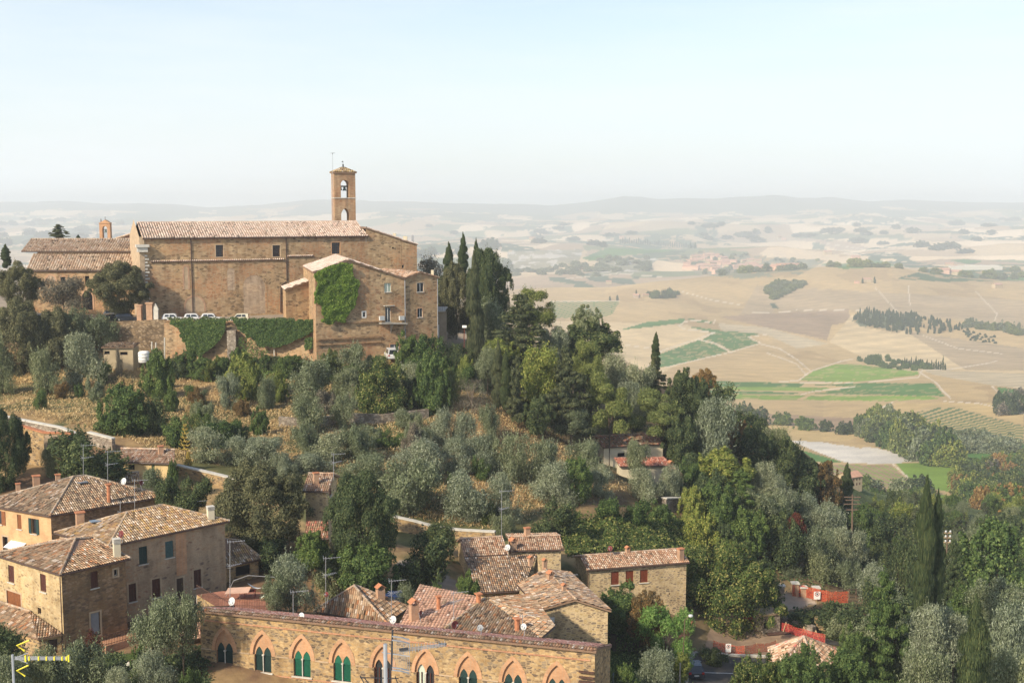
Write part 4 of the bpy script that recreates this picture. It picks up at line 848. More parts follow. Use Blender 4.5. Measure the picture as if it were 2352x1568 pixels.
zI = atD(1367, 1489, 95).z; gR = atZ(1368, 1489, zI); gL = atZ(459, 1397, zI); d_ = (gR - gL).normalized(); o_ = Vector((d_.y, -d_.x, 0)); bk = -o_
hI = Thing('arcaded_house', ((gL.x + gR.x) / 2, (gL.y + gR.y) / 2 + 3, -46), 'long golden stone house with a row of pointed brick arches over paired green shutters', 'house')
Lg = (gR - gL).length; P0 = gL; wl = MB()
def GW(x, z, k=0.0): return P0 + d_ * x + o_ * k + Vector((0, 0, z - zI))
def gpx(U, V): p = vplane(gL, gR, U, V); return (p - P0).dot(d_), p.z
archpx = [(z5(1533, 1330), 'shut_dgreen', 1), (z6(423, 1375), 'shut_green', 1), (z6(697, 1408), 'shut_green', 1), (z6(975, 1440), 'glass', 0), (z6(1266, 1475), 'curtain', 0), (z6(1556, 1505), 'shut_dgreen', 1)]
c_in = [z5(1533, 1205), None]
cent = [z5(1534, 1298)] + [z6(x, y) for x, y in ((155, 1335), (423, 1363), (697, 1397), (975, 1432), (1266, 1462), (1558, 1497))] + [z8(322, 1510), z8(750, 1560)]
cent = [cent[0]] + cent[2:]            # the first arch is seen in both enlargements
mats = ['shut_dgreen', 'shut_green', 'shut_green', 'open_d', 'open_c', 'shut_dgreen', 'shut_dgreen', 'dark_o']
cent = [z5(1534, 1350), z6(155, 1375), z6(423, 1405), z6(697, 1437), z6(975, 1474), z6(1266, 1510), z6(1558, 1545), z8(322, 1560), z8(752, 1600)]
cent = [z5(1534, 1350), z6(155, 1375), z6(423, 1405), z6(697, 1437), z6(975, 1474), z6(1266, 1510), z6(1558, 1545), z8(322, 1560), z8(752, 1600)]
mats = ['shut_dgreen', 'shut_dgreen', 'shut_green', 'shut_green', 'open_d', 'open_c', 'shut_dgreen', 'shut_dgreen', 'shut_dgreen']
xs_ = [gpx(*c)[0] for c in cent]; cr_ = []
zsp = sum(gpx(*c)[1] for c in cent[:5]) / 5
Ro = 1.22; Ri = .93; zlow = zsp - 1.5
def parch(cx, hw, hh, n=10):
    """pointed arch outline from left springing to right springing"""
    r = (hw * hw + hh * hh) / (2 * hw); pts = []
    a1 = math.atan2(hh, r - hw)
    for i in range(n + 1): t = a1 * i / n; pts.append((cx - hw + r - r * math.cos(t), r * math.sin(t)))
    return pts + [(2 * cx - x, y) for x, y in pts[-2::-1]]
def fill(mb, loop, k):
    from mathutils.geometry import tessellate_polygon
    for t in tessellate_polygon([[Vector((x, z, 0)) for x, z in loop]]):
        a = [GW(*loop[i], k) for i in t]; n = (a[1] - a[0]).cross(a[2] - a[0])
        mb.poly(a if n.dot(o_) > 0 else a[::-1])
zbI = -47.0; xprev = 0.0; HO = 2.3; HI = 1.92
for x in xs_:
    xl, xr = x - Ro, x + Ro
    wl.poly([GW(xprev, zbI), GW(xl, zbI), GW(xl, zI - .05), GW(xprev, zI - .05)])
    out = parch(x, Ro, HO); fill(wl, [(xl, zI - .05)] + [(a, zsp + b) for a, b in out] + [(xr, zI - .05)], 0.0)
    wl.poly([GW(xl, zbI), GW(xr, zbI), GW(xr, zlow), GW(xl, zlow)]); lw = .37
    for a, b in ((xl, x - 2 * lw - .06), (x + 2 * lw + .06, xr)): wl.poly([GW(a, zlow), GW(b, zlow), GW(b, zsp), GW(a, zsp)])
    xprev = xr
wl.poly([GW(xprev, zbI), GW(Lg - .05, zbI), GW(Lg - .05, zI - .05), GW(xprev, zI - .05)])
e1 = GW(Lg - .05, zI); e2 = e1 + bk * 6.2; f1 = GW(.0, zI); f2 = f1 + bk * 6.2
for a, b, za_, zb_ in ((e1, e2, zI + .2, zI - 1.7), (e2, f2, zI - 1.9, zI - 1.9), (f2, f1, zI - 1.7, zI + .2)): wl.poly([(a.x, a.y, zbI), (b.x, b.y, zbI), (b.x, b.y, zb_), (a.x, a.y, za_)])
hI.part(wl, 'wall', 'stone_near')
for i, x in enumerate(xs_):
    mt = mats[i]; outr = parch(x, Ro, HO, 12); inn = parch(x, Ri, HI, 12); ar = MB(); n = len(outr)
    for k in range(n - 1):
        A = [GW(outr[k][0], zsp + outr[k][1], .03), GW(outr[k + 1][0], zsp + outr[k + 1][1], .03), GW(inn[k + 1][0], zsp + inn[k + 1][1], .03), GW(inn[k][0], zsp + inn[k][1], .03)]
        ar.poly(A[::-1]); ar.poly([A[3], A[2], A[2] - o_ * .25, A[3] - o_ * .25]); ar.poly([A[1], A[0], A[0] - o_ * .05, A[1] - o_ * .05])
    wn_ = hI.part(ar, 'window', 'brick')
    lw = .345; loop = [(a, zsp + b) for a, b in inn]; tail = []
    for s2 in (1, -1):
        c_ = x + s2 * (lw + .045); h_ = parch(c_, lw, .72, 6); tail += [(a, zsp + b) for a, b in h_[::-1]]
    ty = MB(); fill(ty, loop + [q for q in tail], -.16); hI.part(ty, 'tympanum', 'brick', wn_)
    for s2 in (-1, 1):
        c_ = x + s2 * (lw + .045); hd = [(a, zsp + b) for a, b in parch(c_, lw, .72, 6)]
        lf = MB(); shape = hd + [(c_ + lw, zlow), (c_ - lw, zlow)]; kk = -.2
        if mt.startswith('shut'):
            fill(lf, shape, kk); m_ = 20
            for q in range(m_):
                zz = zlow + .06 + q * (1.4 / m_)
                for ax_, bx_ in ((c_ - lw + .06, c_ + lw - .06),): lf.poly([GW(ax_, zz, kk + .005), GW(bx_, zz, kk + .005), GW(bx_, zz + .04, kk + .035), GW(ax_, zz + .04, kk + .035)])
            lf.box(GW(c_, zsp, kk + .03), (lw * 2, .05, .07), ax=Matrix((d_, o_, Vector((0, 0, 1)))).transposed()); hI.part(lf, 'shutter', mt, wn_)
        else:
            fill(lf, shape, kk - .1); hI.part(lf, 'pane', 'glass' if (mt == 'open_d' or s2 == 1) else 'curtain', wn_); f2_ = MB()
            for ax_ in (c_ - lw + .04, c_ + lw - .04, c_): f2_.box(GW(ax_, (zlow + zsp) / 2, kk - .04), (.08, .05, zsp - zlow), ax=Matrix((d_, o_, Vector((0, 0, 1)))).transposed())
            hI.part(f2_, 'frame', 'shut_brown', wn_)
    cl = MB().tube([GW(x, zlow, -.1), GW(x, zsp - .05, -.1)], .05, 8); cl.box(GW(x, zsp, -.1), (.18, .18, .12), ax=Matrix((d_, o_, Vector((0, 0, 1)))).transposed()); hI.part(cl, 'colonnette', 'capstone', wn_)
    hI.part(MB().box(GW(x, zlow - .06, .03), (1.9, .2, .1), ax=Matrix((d_, o_, Vector((0, 0, 1)))).transposed()), 'sill', 'capstone', wn_)
    for s2 in (-1, 1): hI.part(MB().prism([GW(x + s2 * .8, zlow, -.05), GW(x + s2 * .95, zlow, -.05), GW(x + s2 * .95, zsp, -.05), GW(x + s2 * .8, zsp, -.05)], -o_ * .2), 'jamb', 'brick', wn_)
A3 = Matrix((d_, o_, Vector((0, 0, 1)))).transposed()
zs1 = gpx(*z6(0, 1163))[1]; hI.part(MB().box(GW(Lg / 2 - .2, zs1, .03), (Lg - .4, .1, .1), ax=A3), 'string_course', 'brick_red')
co = MB()
for xa, xb in zip([0] + [x + Ro + .02 for x in xs_], [x - Ro - .02 for x in xs_] + [Lg - .06]): co.box(GW((xa + xb) / 2, zsp + .02, .02), (max(.1, xb - xa), .06, .1), ax=A3)
hI.part(co, 'impost_course', 'sandstone')
co = MB().box(GW(Lg / 2 - .2, zlow - .2, .015), (Lg - .4, .06, .09), ax=A3); hI.part(co, 'sill_course', 'brick_red')
rf = MB(); a, b = GW(-.3, zI - .1, .3), GW(Lg + .1, zI - .1, .3); a2, b2 = a + bk * .6 + Vector((0, 0, .1)), b + bk * .6 + Vector((0, 0, .1))
tiles(rf, [a, b, b2, a2], pal=PAL_OLD + PAL_PINK, pitch=.26, row=.45, amp=.3, lichen=.5, jit=.03)
c, e = b2 + bk * 5.8 + Vector((0, 0, -1.85)), a2 + bk * 5.8 + Vector((0, 0, -1.85)); tiles(rf, [a2, b2, c, e], pal=[(.46, .23, .18), (.52, .28, .22), (.42, .21, .16)], lichen=.05, pitch=.3, amp=.12);
hI.part(rf, 'roof', 'tile')
for zz in (1455, 1508, 1550): p = vplane(gL, gR, *z8(1048, zz)); hI.part(MB().box(p + o_ * .12, (1.25, .3, .09), ax=A3), 'stone_bracket', 'iron')
p = vplane(e1, e2, *z8(1302, 1545)); hI.part(MB().box(p + d_ * .02, (.06, .55, 1.3), ax=A3), 'narrow_shutter', 'shut_dgreen')
th = Thing('porch', tuple(gL + Vector((-2, 1, -11))), 'small tiled porch on a brick pillar at the left end of the arched facade', 'porch')
a, b, c, e = atD(*z5(1190, 1287), 102.5), atD(*z5(1368, 1262), 104.2), atD(*z5(1368, 1200), 106.5), atD(*z5(1225, 1262), 106.0)
a = atZ(*z5(1190, 1288), -38.9); b = atZ(*z5(1372, 1262), -38.9); c = b + Vector((0.6, 2.0, 1.0)); e = a + Vector((.6, 2.0, 1.0)); rf = MB(); tiles(rf, [a, b, c, e], pal=PAL_SALMON, lichen=.1); th.part(rf, 'roof', 'tile')
p = atD(*z5(1240, 1300), a.y + .4); th.part(MB().box((p.x, p.y, -42), (.5, .5, 6.0)), 'pillar', 'brick'); th.part(MB().beam(a + Vector((.2, .3, -.25)), b + Vector((0, .3, -.25)), .18), 'beam', 'wood')

zN = V2Z(1027, 199)
hN = slope_house('cream_house', zN, z7(1205, 462), z7(1815, 428), z7(1060, 365), z7(1742, 370), 4.2, 'cream plastered house with brownish tile roof half hidden by olives on the slope', 'plaster_cream', PAL_RED[:2] + PAL_OLD, -48, [rect(z7, 1348, 516, 1420, 556, 'dark', 'gutter')], lichen=.2, rise=1.1)
zN2 = V2Z(1070, 192); a, b = atZ(*z7(1370, 648), zN2), atZ(*z7(1890, 640), zN2); d_ = (b - a).normalized(); bk = Vector((-d_.y, d_.x, 0)); t0 = vplane(a + bk * 3, b + bk * 3, *z7(1310, 562)); t1 = vplane(a + bk * 3, b + bk * 3, *z7(1800, 536)); t1.z = t0.z
th = Thing('cream_house', (a.x + 6, a.y + 2, -50), 'low cream wing with bright red tile roof in front of the cream house', 'house'); rf = MB(); tiles(rf, [a, b, t1, t0], pal=PAL_RED, lichen=.0); th.part(rf, 'roof', 'tile'); gutter(th, a, b)
W = Wall(th, 'plaster_cream'); W.face(a + bk * .4, b + bk * .4, zN2 - .1, -50); W.face(b + bk * .4, b + bk * 3, zN2 - .1, -50, top=[tuple(t1)]); W.face(a + bk * 3, a + bk * .4, zN2 - .1, -50, top=[tuple(t0)]); W.done(); chimney(th, onplane(a, b, t0, *z7(1866, 660)), .6, .75, 'brick')
zN3 = V2Z(1098, 186); a, b = atZ(*z7(1790, 775), zN3), atZ(*z7(2057, 767), zN3); d_ = (b - a).normalized(); bk = Vector((-d_.y, d_.x, 0)); t0 = vplane(a + bk * 3, b + bk * 3, *z7(1850, 665)); t1 = vplane(a + bk * 3, b + bk * 3, *z7(1910, 662)); t1.z = t0.z
th = Thing('cream_house', (a.x + 3, a.y + 2, -52), 'small cream lodge with coral red roof behind silver olives', 'house'); rf = MB(); tiles(rf, [a, b, t1, t0], pal=[(.60, .22, .17), (.64, .27, .21)], lichen=0, amp=.15); th.part(rf, 'roof', 'tile')
W = Wall(th, 'plaster_cream'); W.face(a + bk * .4, b + bk * .4 - d_ * .3, zN3 - .1, -52); W.face(b + bk * .4 - d_ * .3, b + bk * 3 - d_ * .3, zN3 - .1, -52); W.done()

ap = atD(*b7(1592, 958), 128); zP = ap.z - 2.5; p0, p1, p2 = atZ(*b7(1145, 1106), zP + .6), atZ(*b7(1150, 1460), zP), atZ(*b7(1780, 1480), zP); p3 = atZ(*b7(2080, 1150), zP)
p0.z = zP + .0; p0 = atZ(*b7(1145, 1106), zP); th = Thing('pavilion', (ap.x, ap.y, -57), 'small building with pale pink hipped tile roof among the trees lower right', 'house'); rf = MB()
tiles(rf, [p0, p1, ap], pal=PAL_PINK + [(.66, .50, .40)], lichen=.1); tiles(rf, [p1, p2, ap], pal=PAL_PINK + [(.66, .50, .40)], lichen=.1); tiles(rf, [p2, p3, ap], pal=PAL_PINK, lichen=.2); tiles(rf, [p3, p0, ap], pal=PAL_PINK)
for q in (p0, p1, p2, p3): ridge(rf, q, ap, pal=PAL_PINK + [(.6, .2, .15)], r=.15)
th.part(rf, 'roof', 'tile'); w_ = inset([p0, p1, p2, p3], .3); W = Wall(th, 'stone_near')
for i in range(4): W.face(w_[i], w_[(i + 1) % 4], zP - .1, -57)
W.done()
q = hit(*b7(1125, 885), 120, 200); h_ = Thing('stone_hut', tuple(q), 'little square stone hut with dark doorway on the bare yard', 'hut')
A3 = Matrix.Rotation(.35, 3, 'Z'); W = Wall(h_, 'stone_grey'); cs = [q + A3 @ Vector(v) for v in ((-1.2, -1.1, 0), (1.2, -1.1, 0), (1.2, 1.1, 0), (-1.2, 1.1, 0))]
W.face(cs[0], cs[1], q.z + 2.3, q.z - .5, [rect(b7, 1092, 782, 1138, 862, 'dark', 'iron')]); W.face(cs[1], cs[2], q.z + 2.3, q.z - .5); W.face(cs[2], cs[3], q.z + 2.3, q.z - .5); W.face(cs[3], cs[0], q.z + 2.3, q.z - .5); W.done(); h_.part(MB().box(q + Vector((0, 0, 2.4)), (2.7, 2.5, .2), .35), 'roof', 'sandstone')
AL = R(23); cd = Vector((math.cos(AL), math.sin(AL), 0)); cb = Vector((-math.sin(AL), math.cos(AL), 0))
nl = Vector((-69.4, 233, 0)); NL = 43.3; nr = nl + cd * NL; ZE, ZR = -6.3, -3.46
CH = Thing('church', (nl.x + 18, nl.y + 14, TERR_Z), 'huge plain brown stone church with long ribbed tile roof above the retaining wall', 'church')
W = Wall(CH, 'stone_church')
def up(p, z): return Vector((p.x, p.y, z))
W.face(nl, nr, ZE - .1, -23, [rect(z1, 1983, 1026, 2053, 1135, 'grid', 'iron', 'sandstone'), rect(z2, 300, 1028, 370, 1133, 'grid', 'iron', 'sandstone'), rect(z2, 843, 1003, 920, 1107, 'grid', 'iron', 'brick')], depth=.5)
W.face(nr, nr + cb * 16, ZE - .1, -23, top=[tuple(up(nr + cb * 8, ZR - .1))]); W.face(nr + cb * 16, nl + cb * 16, ZE - .1, -23)
CH_wall = W.done()
FW = Wall(CH, 'sandstone'); FW.face(nl + cb * 16.3 - cd * .9, nl - cb * .3 - cd * .9, ZE + .3, -23, top=[tuple(up(nl + cb * 8 - cd * .9, ZR + .6))]); FW.face(nl - cb * .3 - cd * .9, nl - cb * .3, ZE + .3, -23)
FW.done('facade_screen')
co = MB(); A3c = Matrix((cd, cb, Vector((0, 0, 1)))).transposed()
co.box(up(nl - cd * .4 - cb * .5, ZE - 1.4), (2.4, 1.6, .5), ax=A3c); co.box(up(nl - cd * .4 - cb * .4, ZE - 2.1), (1.9, 1.2, .9), ax=A3c); CH.part(co, 'cornice', 'capstone')
q_ = MB()
for i in range(20): q_.box(up(nl + cd * (.35 if i % 2 else .2) - cb * .02, -9.6 - i * .62), (.9 if i % 2 else .6, .5, .34), ax=A3c)
CH.part(q_, 'quoins', 'capstone')
rf = MB(); k1 = dict(pal=[(.60, .47, .38), (.66, .54, .44), (.54, .40, .31), (.58, .42, .33), (.62, .50, .42)], pitch=.47, row=.55, amp=.42, lichen=.12)
el, er = up(nl - cb * .45 - cd * .3, ZE), up(nr - cb * .45 + cd * .35, ZE); rl, rr_ = up(nl + cb * 8 - cd * .3, ZR), up(nr + cb * 8 + cd * .35, ZR); bl_, br_ = up(nl + cb * 16.4 - cd * .3, ZE), up(nr + cb * 16.4 + cd * .35, ZE)
tiles(rf, [el, er, rr_, rl], **k1); tiles(rf, [br_, bl_, rl, rr_], **k1); ridge(rf, rl, rr_, r=.2, step=.5, pal=k1['pal']); CH.part(rf, 'roof', 'tile'); gutter(CH, el, er, .12, .1)
lg = MB()
for (fa, xa, ya), (fb, xb, yb) in (((z1, 1385, 1182), (z2, 402, 1160)), ((z2, 436, 1132), (z2, 672, 1132))):
    a = vplane(nl, nr, *fa(xa, ya)); b = vplane(nl, nr, *fb(xb, yb)); b.z = a.z; tiles(lg, [a - cb * .28, b - cb * .28, b + Vector((0, 0, .2)), a + Vector((0, 0, .2))], pal=k1['pal'], pitch=.4, row=.5, amp=.45)
CH.part(lg, 'ledge', 'tile')
def warch(th, p0, p1, U, V, w, h, mat, t=.35, depth=.05, name='blind_arch', infill=None):
    """round brick arch ring set in a wall: centre of springing at pixel, half width w, leg length h"""
    c = vplane(p0, p1, U, V); d = Vector((p1[0] - p0[0], p1[1] - p0[1], 0)).normalized(); o = Vector((d.y, -d.x, 0)); m = MB(); Z = Vector((0, 0, 1))
    pts = [(-w, -h)] + [(-w * math.cos(math.pi * i / 10), w * math.sin(math.pi * i / 10)) for i in range(11)] + [(w, -h)]
    po = [(-w - t, -h)] + [(-(w + t) * math.cos(math.pi * i / 10), (w + t) * math.sin(math.pi * i / 10)) for i in range(11)] + [(w + t, -h)]
    for i in range(len(pts) - 1): m.prism([c + d * po[i][0] + Z * po[i][1] + o * depth, c + d * pts[i][0] + Z * pts[i][1] + o * depth, c + d * pts[i + 1][0] + Z * pts[i + 1][1] + o * depth, c + d * po[i + 1][0] + Z * po[i + 1][1] + o * depth], -o * .15)
    a = th.part(m, name, mat)
    if infill: th.part(MB().poly([c + d * x + Z * z + o * .02 for x, z in pts]), 'infill', infill, a)
warch(CH, nl, nr, *z1(1708, 1240), .35, 4.0, 'brick_faded', .3, name='blind_arch', infill='sandstone'); warch(CH, nl, nr, *z1(1790, 1585), 1.75, 1.2, 'brick_faded', .3, infill='sandstone')
warch(CH, nl, nr, *z2(130, 1400), 2.1, 5.5, 'stone_church', .4, .03, infill='stone_pale'); warch(CH, nl, nr, *z1(2120, 1270), .7, 3.6, 'stone_church', .3, .03, infill='stone_pale')
for u, v0, v1, f in ((1752, 965, 1645, z1), (422, 960, 1360, z2)):
    a = vplane(nl, nr, *f(u, v0)) - cb * .12; b = vplane(nl, nr, *f(u, v1)); CH.part(MB().tube([a, (a.x, a.y, b.z)], .09, 6), 'downpipe', 'gutter')
m = MB(); pf = [vplane(nl, nr, *f(x, y)) - cb * .1 for f, x, y in ((z2, 422, 1360), (z2, 375, 1400), (z2, 372, 1640))]; CH.part(MB().tube(pf, .09, 6), 'downpipe', 'gutter')
for f, a0, a1, y in ((z1, 1930, 2115, 1000), (z2, 270, 415, 985)):   # splayed plaster heads above the two niche windows
    pa, pb = vplane(nl, nr, *f(a0, y)), vplane(nl, nr, *f(a1, y)); L_ = (pb - pa).length; s_ = MB()
P0, P1, P2 = nr + cd * .0, nr + cd * 7.5, nr + cd * 10.8; W = Wall(CH, 'stone_church'); W.face(P0 + cd * .03, P1, -7.1, -20, [rect(z2, 1398, 1045, 1414, 1060, 'dark', 'iron')], top=[(P0.x, P0.y, -4.7)]); W.face(P1 - cb * .1, P2 - cb * .1, -8.2, -20, [rect(z2, 1480, 1208, 1508, 1240, 'dark', 'capstone')], top=[(P1.x, P1.y, -7.2)]); W.face(P2 - cb * .1, P2 + cb * 13, -8.2, -20); W.face(P2 + cb * 13, nr + cb * 13, -8.2, -20); W.done('end_block_wall')
rf = MB(); tiles(rf, [up(P0 - cb * .2, -4.6), up(P1 - cb * .2, -7.0), up(P1 + cb * 13, -7.0), up(P0 + cb * 13, -4.6)], **k1); tiles(rf, [up(P1 - cb * .3, -7.1), up(P2 - cb * .3 + cd * .2, -8.1), up(P2 + cb * 13 + cd * .2, -8.1), up(P1 + cb * 13, -7.1)], **k1); CH.part(rf, 'end_block_roof', 'tile')
for u, v0, v1, w, k in ((1518, 990, 945, .8, 'plaster_cream'), (1587, 1010, 935, .45, 'metal'), (1420, 948, 918, .6, 'plaster_cream')):
    b = atD(*z2(u, v0), 257); t = atD(*z2(u, v1), 257); CH.part(MB().box((b.x, b.y, (b.z + t.z) / 2 - .5), (w, w, t.z - b.z + 1)), 'chimney', k)
gl, gr = Vector((-34.2, 214, 0)), Vector((-23.5, 219.4, 0)); gd = (gr - gl).normalized(); gb_ = Vector((-.245, .97, 0)).normalized(); zge = atD(724, 625, 214.2).z; gap = vplane(gl, gr, 801, 597.5)
W = Wall(CH, 'stone_church'); W.face(gl, gr, zge, -31, [rect(z4, 1126, 170, 1153, 217, 'panel', 'glass', 'white')], top=[tuple(gap)]); W.face(gl + gb_ * 25, gl, zge, -31); W.face(gr, gr + gb_ * 22, zge, -31); W.done('gabled_block_wall')
rf = MB(); e0, e1 = up(gl - gb_ * .3 - gd * .4, zge), up(gr - gb_ * .3 + gd * .3, zge); g0 = gap - gb_ * .3 + Vector((0, 0, .1)); kk = dict(k1); kk['pitch'] = .4
tiles(rf, [e0, g0, g0 + gb_ * 22, e0 + gb_ * 22], **kk); tiles(rf, [g0, e1, e1 + gb_ * 22, g0 + gb_ * 22], **kk); ridge(rf, g0, g0 + gb_ * 22, r=.18, pal=kk['pal']); CH.part(rf, 'gabled_block_roof', 'tile')
for y0, x0, x1, dz in ((268, 880, 1270, .25), (412, 715, 1295, .3), (462, 715, 1295, .15)):
    a, b = vplane(gl, gr, *z4(max(x0, 700), y0)), vplane(gl, gr, *z4(x1, y0)); CH.part(MB().box((a + b) / 2 - gb_ * .1, ((b - a).length, .35, dz), ax=Matrix((gd, gb_, Vector((0, 0, 1)))).transposed()), 'string_course', 'stone_dark')
l0, l1 = atD(*z2(420, 1442), 225), atD(*z2(655, 1352), 227.5); W = Wall(CH, 'stone_church'); W.face(l0, l1, l0.z, -23, top=[None, None][:0] + [tuple(l1)]); W.face(l0 + gb_ * 8, l0, l0.z, -23); W.done('lean_to_wall')
rf = MB(); s_ = -gb_ * .3 + Vector((0, 0, .12)); tiles(rf, [l0 + s_ - gd * .3, l1 + s_, l1 + s_ + gb_ * 8.5, l0 + s_ + gb_ * 8.5 - gd * .3], **kk); CH.part(rf, 'lean_to_roof', 'tile')
s0 = gr; s1 = atD(929, 640, 221.5); s2 = atD(1005, 638, 225.2); s0v = Vector((s0.x, s0.y, 0)); sd = (s2 - s1); sd.z = 0; sd.normalize(); sb = Vector((-sd.y, sd.x, 0)); za = s1.z
AN = Thing('annex', (s1.x, s1.y + 5, -27), 'stone annex at the right end of the church with white framed windows and a balcony', 'annex')
W = Wall(AN, 'stone_church'); s1v = Vector((s1.x, s1.y, 0)); s2v = Vector((s2.x, s2.y, 0))
W.face(s0v, s1v, za, -31, [rect(z2, 1327, 1375, 1390, 1458, 'white', 'curtain'), rect(z4, 1335, 128, 1384, 262, 'white', 'glass'), rect(z2, 1285, 1502, 1303, 1524, 'dark', 'iron'), rect(z4, 1380, 465, 1462, 600, 'white', 'glass_pale', 'brick')], top=[tuple(atD(870, 621, 219.5))])
ga = vplane(s1v, s2v, 965, 626); W.face(s1v, s2v, za, -31, [rect(z2, 1626, 1372, 1688, 1457, 'white', 'glass', 'sandstone'), rect(z4, 1630, 137, 1678, 220, 'white', 'glass', 'brick')], top=[tuple(ga)]); W.face(s2v, s2v + sb * 14, za, -31); W.face(s1v + sb * 14, s1v, za, -31); W.done()
rf = MB(); kp = dict(pal=PAL_PINK, pitch=.36, row=.5, lichen=.15); a, b, c = up(s1v - sb * .3 - sd * .3, za), up(s2v - sb * .3 + sd * .3, za), ga - sb * .3 + Vector((0, 0, .12))
tiles(rf, [a, c, c + sb * 14.5, a + sb * 14.5], **kp); tiles(rf, [c, b, b + sb * 14.5, c + sb * 14.5], **kp); t_ = atD(870, 621, 219.5); e_ = Vector((s1.x, s1.y, za)); tiles(rf, [t_ - sb * .3 + Vector((0, 0, .1)), e_ - sb * .3 + Vector((0, 0, .1)), e_ + sb * 9, t_ + sb * 9], **kp); AN.part(rf, 'roof', 'tile')
a, b = vplane(s0v, s1v, *z4(1272, 268)), vplane(s0v, s1v, *z4(1513, 268)); bb = MB().prism([a, b, b - sb * 1.2, a - sb * 1.2], (0, 0, -.2)); bal = AN.part(bb, 'balcony', 'concrete'); m = MB()
for t in (.45, .95): p = a.lerp(b, t); m.prism([p + Vector((0, 0, -.2)), p - sb * 1.1 + Vector((0, 0, -.2)), p + Vector((0, 0, -1.9))], sd * .12)
AN.part(m, 'bracket', 'concrete', bal)
for f, u, v in ((z4, 1295, 226), (z4, 1477, 225)): p = vplane(s0v, s1v, *f(u, v)) - sb * .35; AN.part(MB().box(p, (.95, .4, .75), ax=Matrix((sd, sb, Vector((0, 0, 1)))).transposed()), 'air_conditioner', 'dish_white')
p = vplane(s0v, s1v, *z4(1363, 112)) - sb * .3; AN.part(MB().box(p, (2.0, .6, .1), ax=Matrix((sd, sb, Vector((0, 0, 1)))).transposed()), 'door_canopy', 'capstone')
for pp, v0, v1 in ((s1v, 1340, 1560),): AN.part(MB().tube([up(pp - sb * .15, za - .2), up(pp - sb * .15, -25)], .09, 6), 'downpipe', 'dish_grey')
AN.part(MB().tube([up(s2v - sb * .15 - sd * .1, za - .2), up(s2v - sb * .15 - sd * .1, -26.5)], .08, 6), 'downpipe', 'dish_grey')
p = atD(*z2(1768, 1300), 228); t = atD(*z2(1768, 1255), 228); AN.part(MB().box((p.x, p.y, (p.z + t.z) / 2 - .3), (.5, .5, t.z - p.z + .6)), 'chimney', 'plaster_cream')
tc_ = atD(789, 450, 262.5); tw = 4.6; td = 2.3; TW = Thing('bell_tower', (tc_.x, tc_.y, -8), 'slim stone bell tower with two open arches and a bell, rising behind the church roof', 'tower')
zt = V2Z(398, 262); x_ = [-tw / 2, tw / 2]; W_ = MB()
def TP(x, z, k): return Vector((tc_.x, tc_.y, 0)) + cd * x + cb * k + Vector((0, 0, z))
hw = .92; ops = [(V2Z(454, 262), V2Z(424, 262), 'r'), (V2Z(516, 262), V2Z(494, 262), 'p')]; ox = .05
def toph(kind): return [(ox + a, b) for a, b in (parch(0, hw, 1.45, 8) if kind == 'p' else parch(0, hw, hw, 8))]
from mathutils.geometry import tessellate_polygon
for k, sgn in ((-td / 2, 1), (td / 2, -1)):
    def add(loop):
        for t in tessellate_polygon([[Vector((x, z, 0)) for x, z in loop]]):
            a = [TP(loop[i][0], loop[i][1], k) for i in t]; n = (a[1] - a[0]).cross(a[2] - a[0]); W_.poly(a if n.dot(cb) * sgn < 0 else a[::-1])
    zb_ = -14.0; zc = zb_
    for zo, zs2, kd in sorted(ops):
        add([(-tw / 2, zc), (tw / 2, zc), (tw / 2, zo), (-tw / 2, zo)]); add([(-tw / 2, zo), (ox - hw, zo), (ox - hw, zs2), (-tw / 2, zs2)]); add([(ox + hw, zo), (tw / 2, zo), (tw / 2, zs2), (ox + hw, zs2)])
        top_ = zs2 + 1.7; add([(-tw / 2, top_), (-tw / 2, zs2)] + [(a, zs2 + b) for a, b in toph(kd)] + [(tw / 2, zs2), (tw / 2, top_)]); zc = top_
    add([(-tw / 2, zc), (tw / 2, zc), (tw / 2, zt), (-tw / 2, zt)])
for x in (-tw / 2, tw / 2):
    q = [TP(x, -14, -td / 2), TP(x, -14, td / 2), TP(x, zt, td / 2), TP(x, zt, -td / 2)]; W_.poly(q if x > 0 else q[::-1])
for zo, zs2, kd in ops:
    prof = [(ox - hw, zo)] + [(a, zs2 + b) for a, b in toph(kd)] + [(ox + hw, zo)]
    for (xa, za_), (xb, zb2) in zip(prof, prof[1:] + prof[:1]): W_.poly([TP(xa, za_, -td / 2), TP(xb, zb2, -td / 2), TP(xb, zb2, td / 2), TP(xa, za_, td / 2)])
TW.part(W_, 'shaft', 'stone_tower', merge=True)
AT = Matrix((cd, cb, Vector((0, 0, 1)))).transposed(); TW.part(MB().box(TP(0, V2Z(455, 262), 0), (tw + .25, td + .25, .16), ax=AT), 'string_course', 'capstone'); TW.part(MB().box(TP(0, zt + .08, 0), (tw + .45, td + .45, .22), ax=AT), 'cornice', 'brick_faded')
rf = MB(); rp = [TP(-tw / 2 - .3, zt + .2, -td / 2 - .3), TP(tw / 2 + .3, zt + .2, -td / 2 - .3), TP(tw / 2 + .3, zt + .2, td / 2 + .3), TP(-tw / 2 - .3, zt + .2, td / 2 + .3)]; ra, rb = TP(-.3, zt + 1.25, 0), TP(.3, zt + 1.25, 0); pg = [(.42, .30, .13), (.50, .36, .17), (.36, .24, .13), (.46, .36, .22)]
tiles(rf, [rp[0], rp[1], rb, ra], pal=pg, pitch=.4, row=.4, amp=.45, jit=.06); tiles(rf, [rp[2], rp[3], ra, rb], pal=pg, pitch=.4); tiles(rf, [rp[3], rp[0], ra], pal=pg, pitch=.4); tiles(rf, [rp[1], rp[2], rb], pal=pg, pitch=.4); TW.part(rf, 'roof', 'tile')
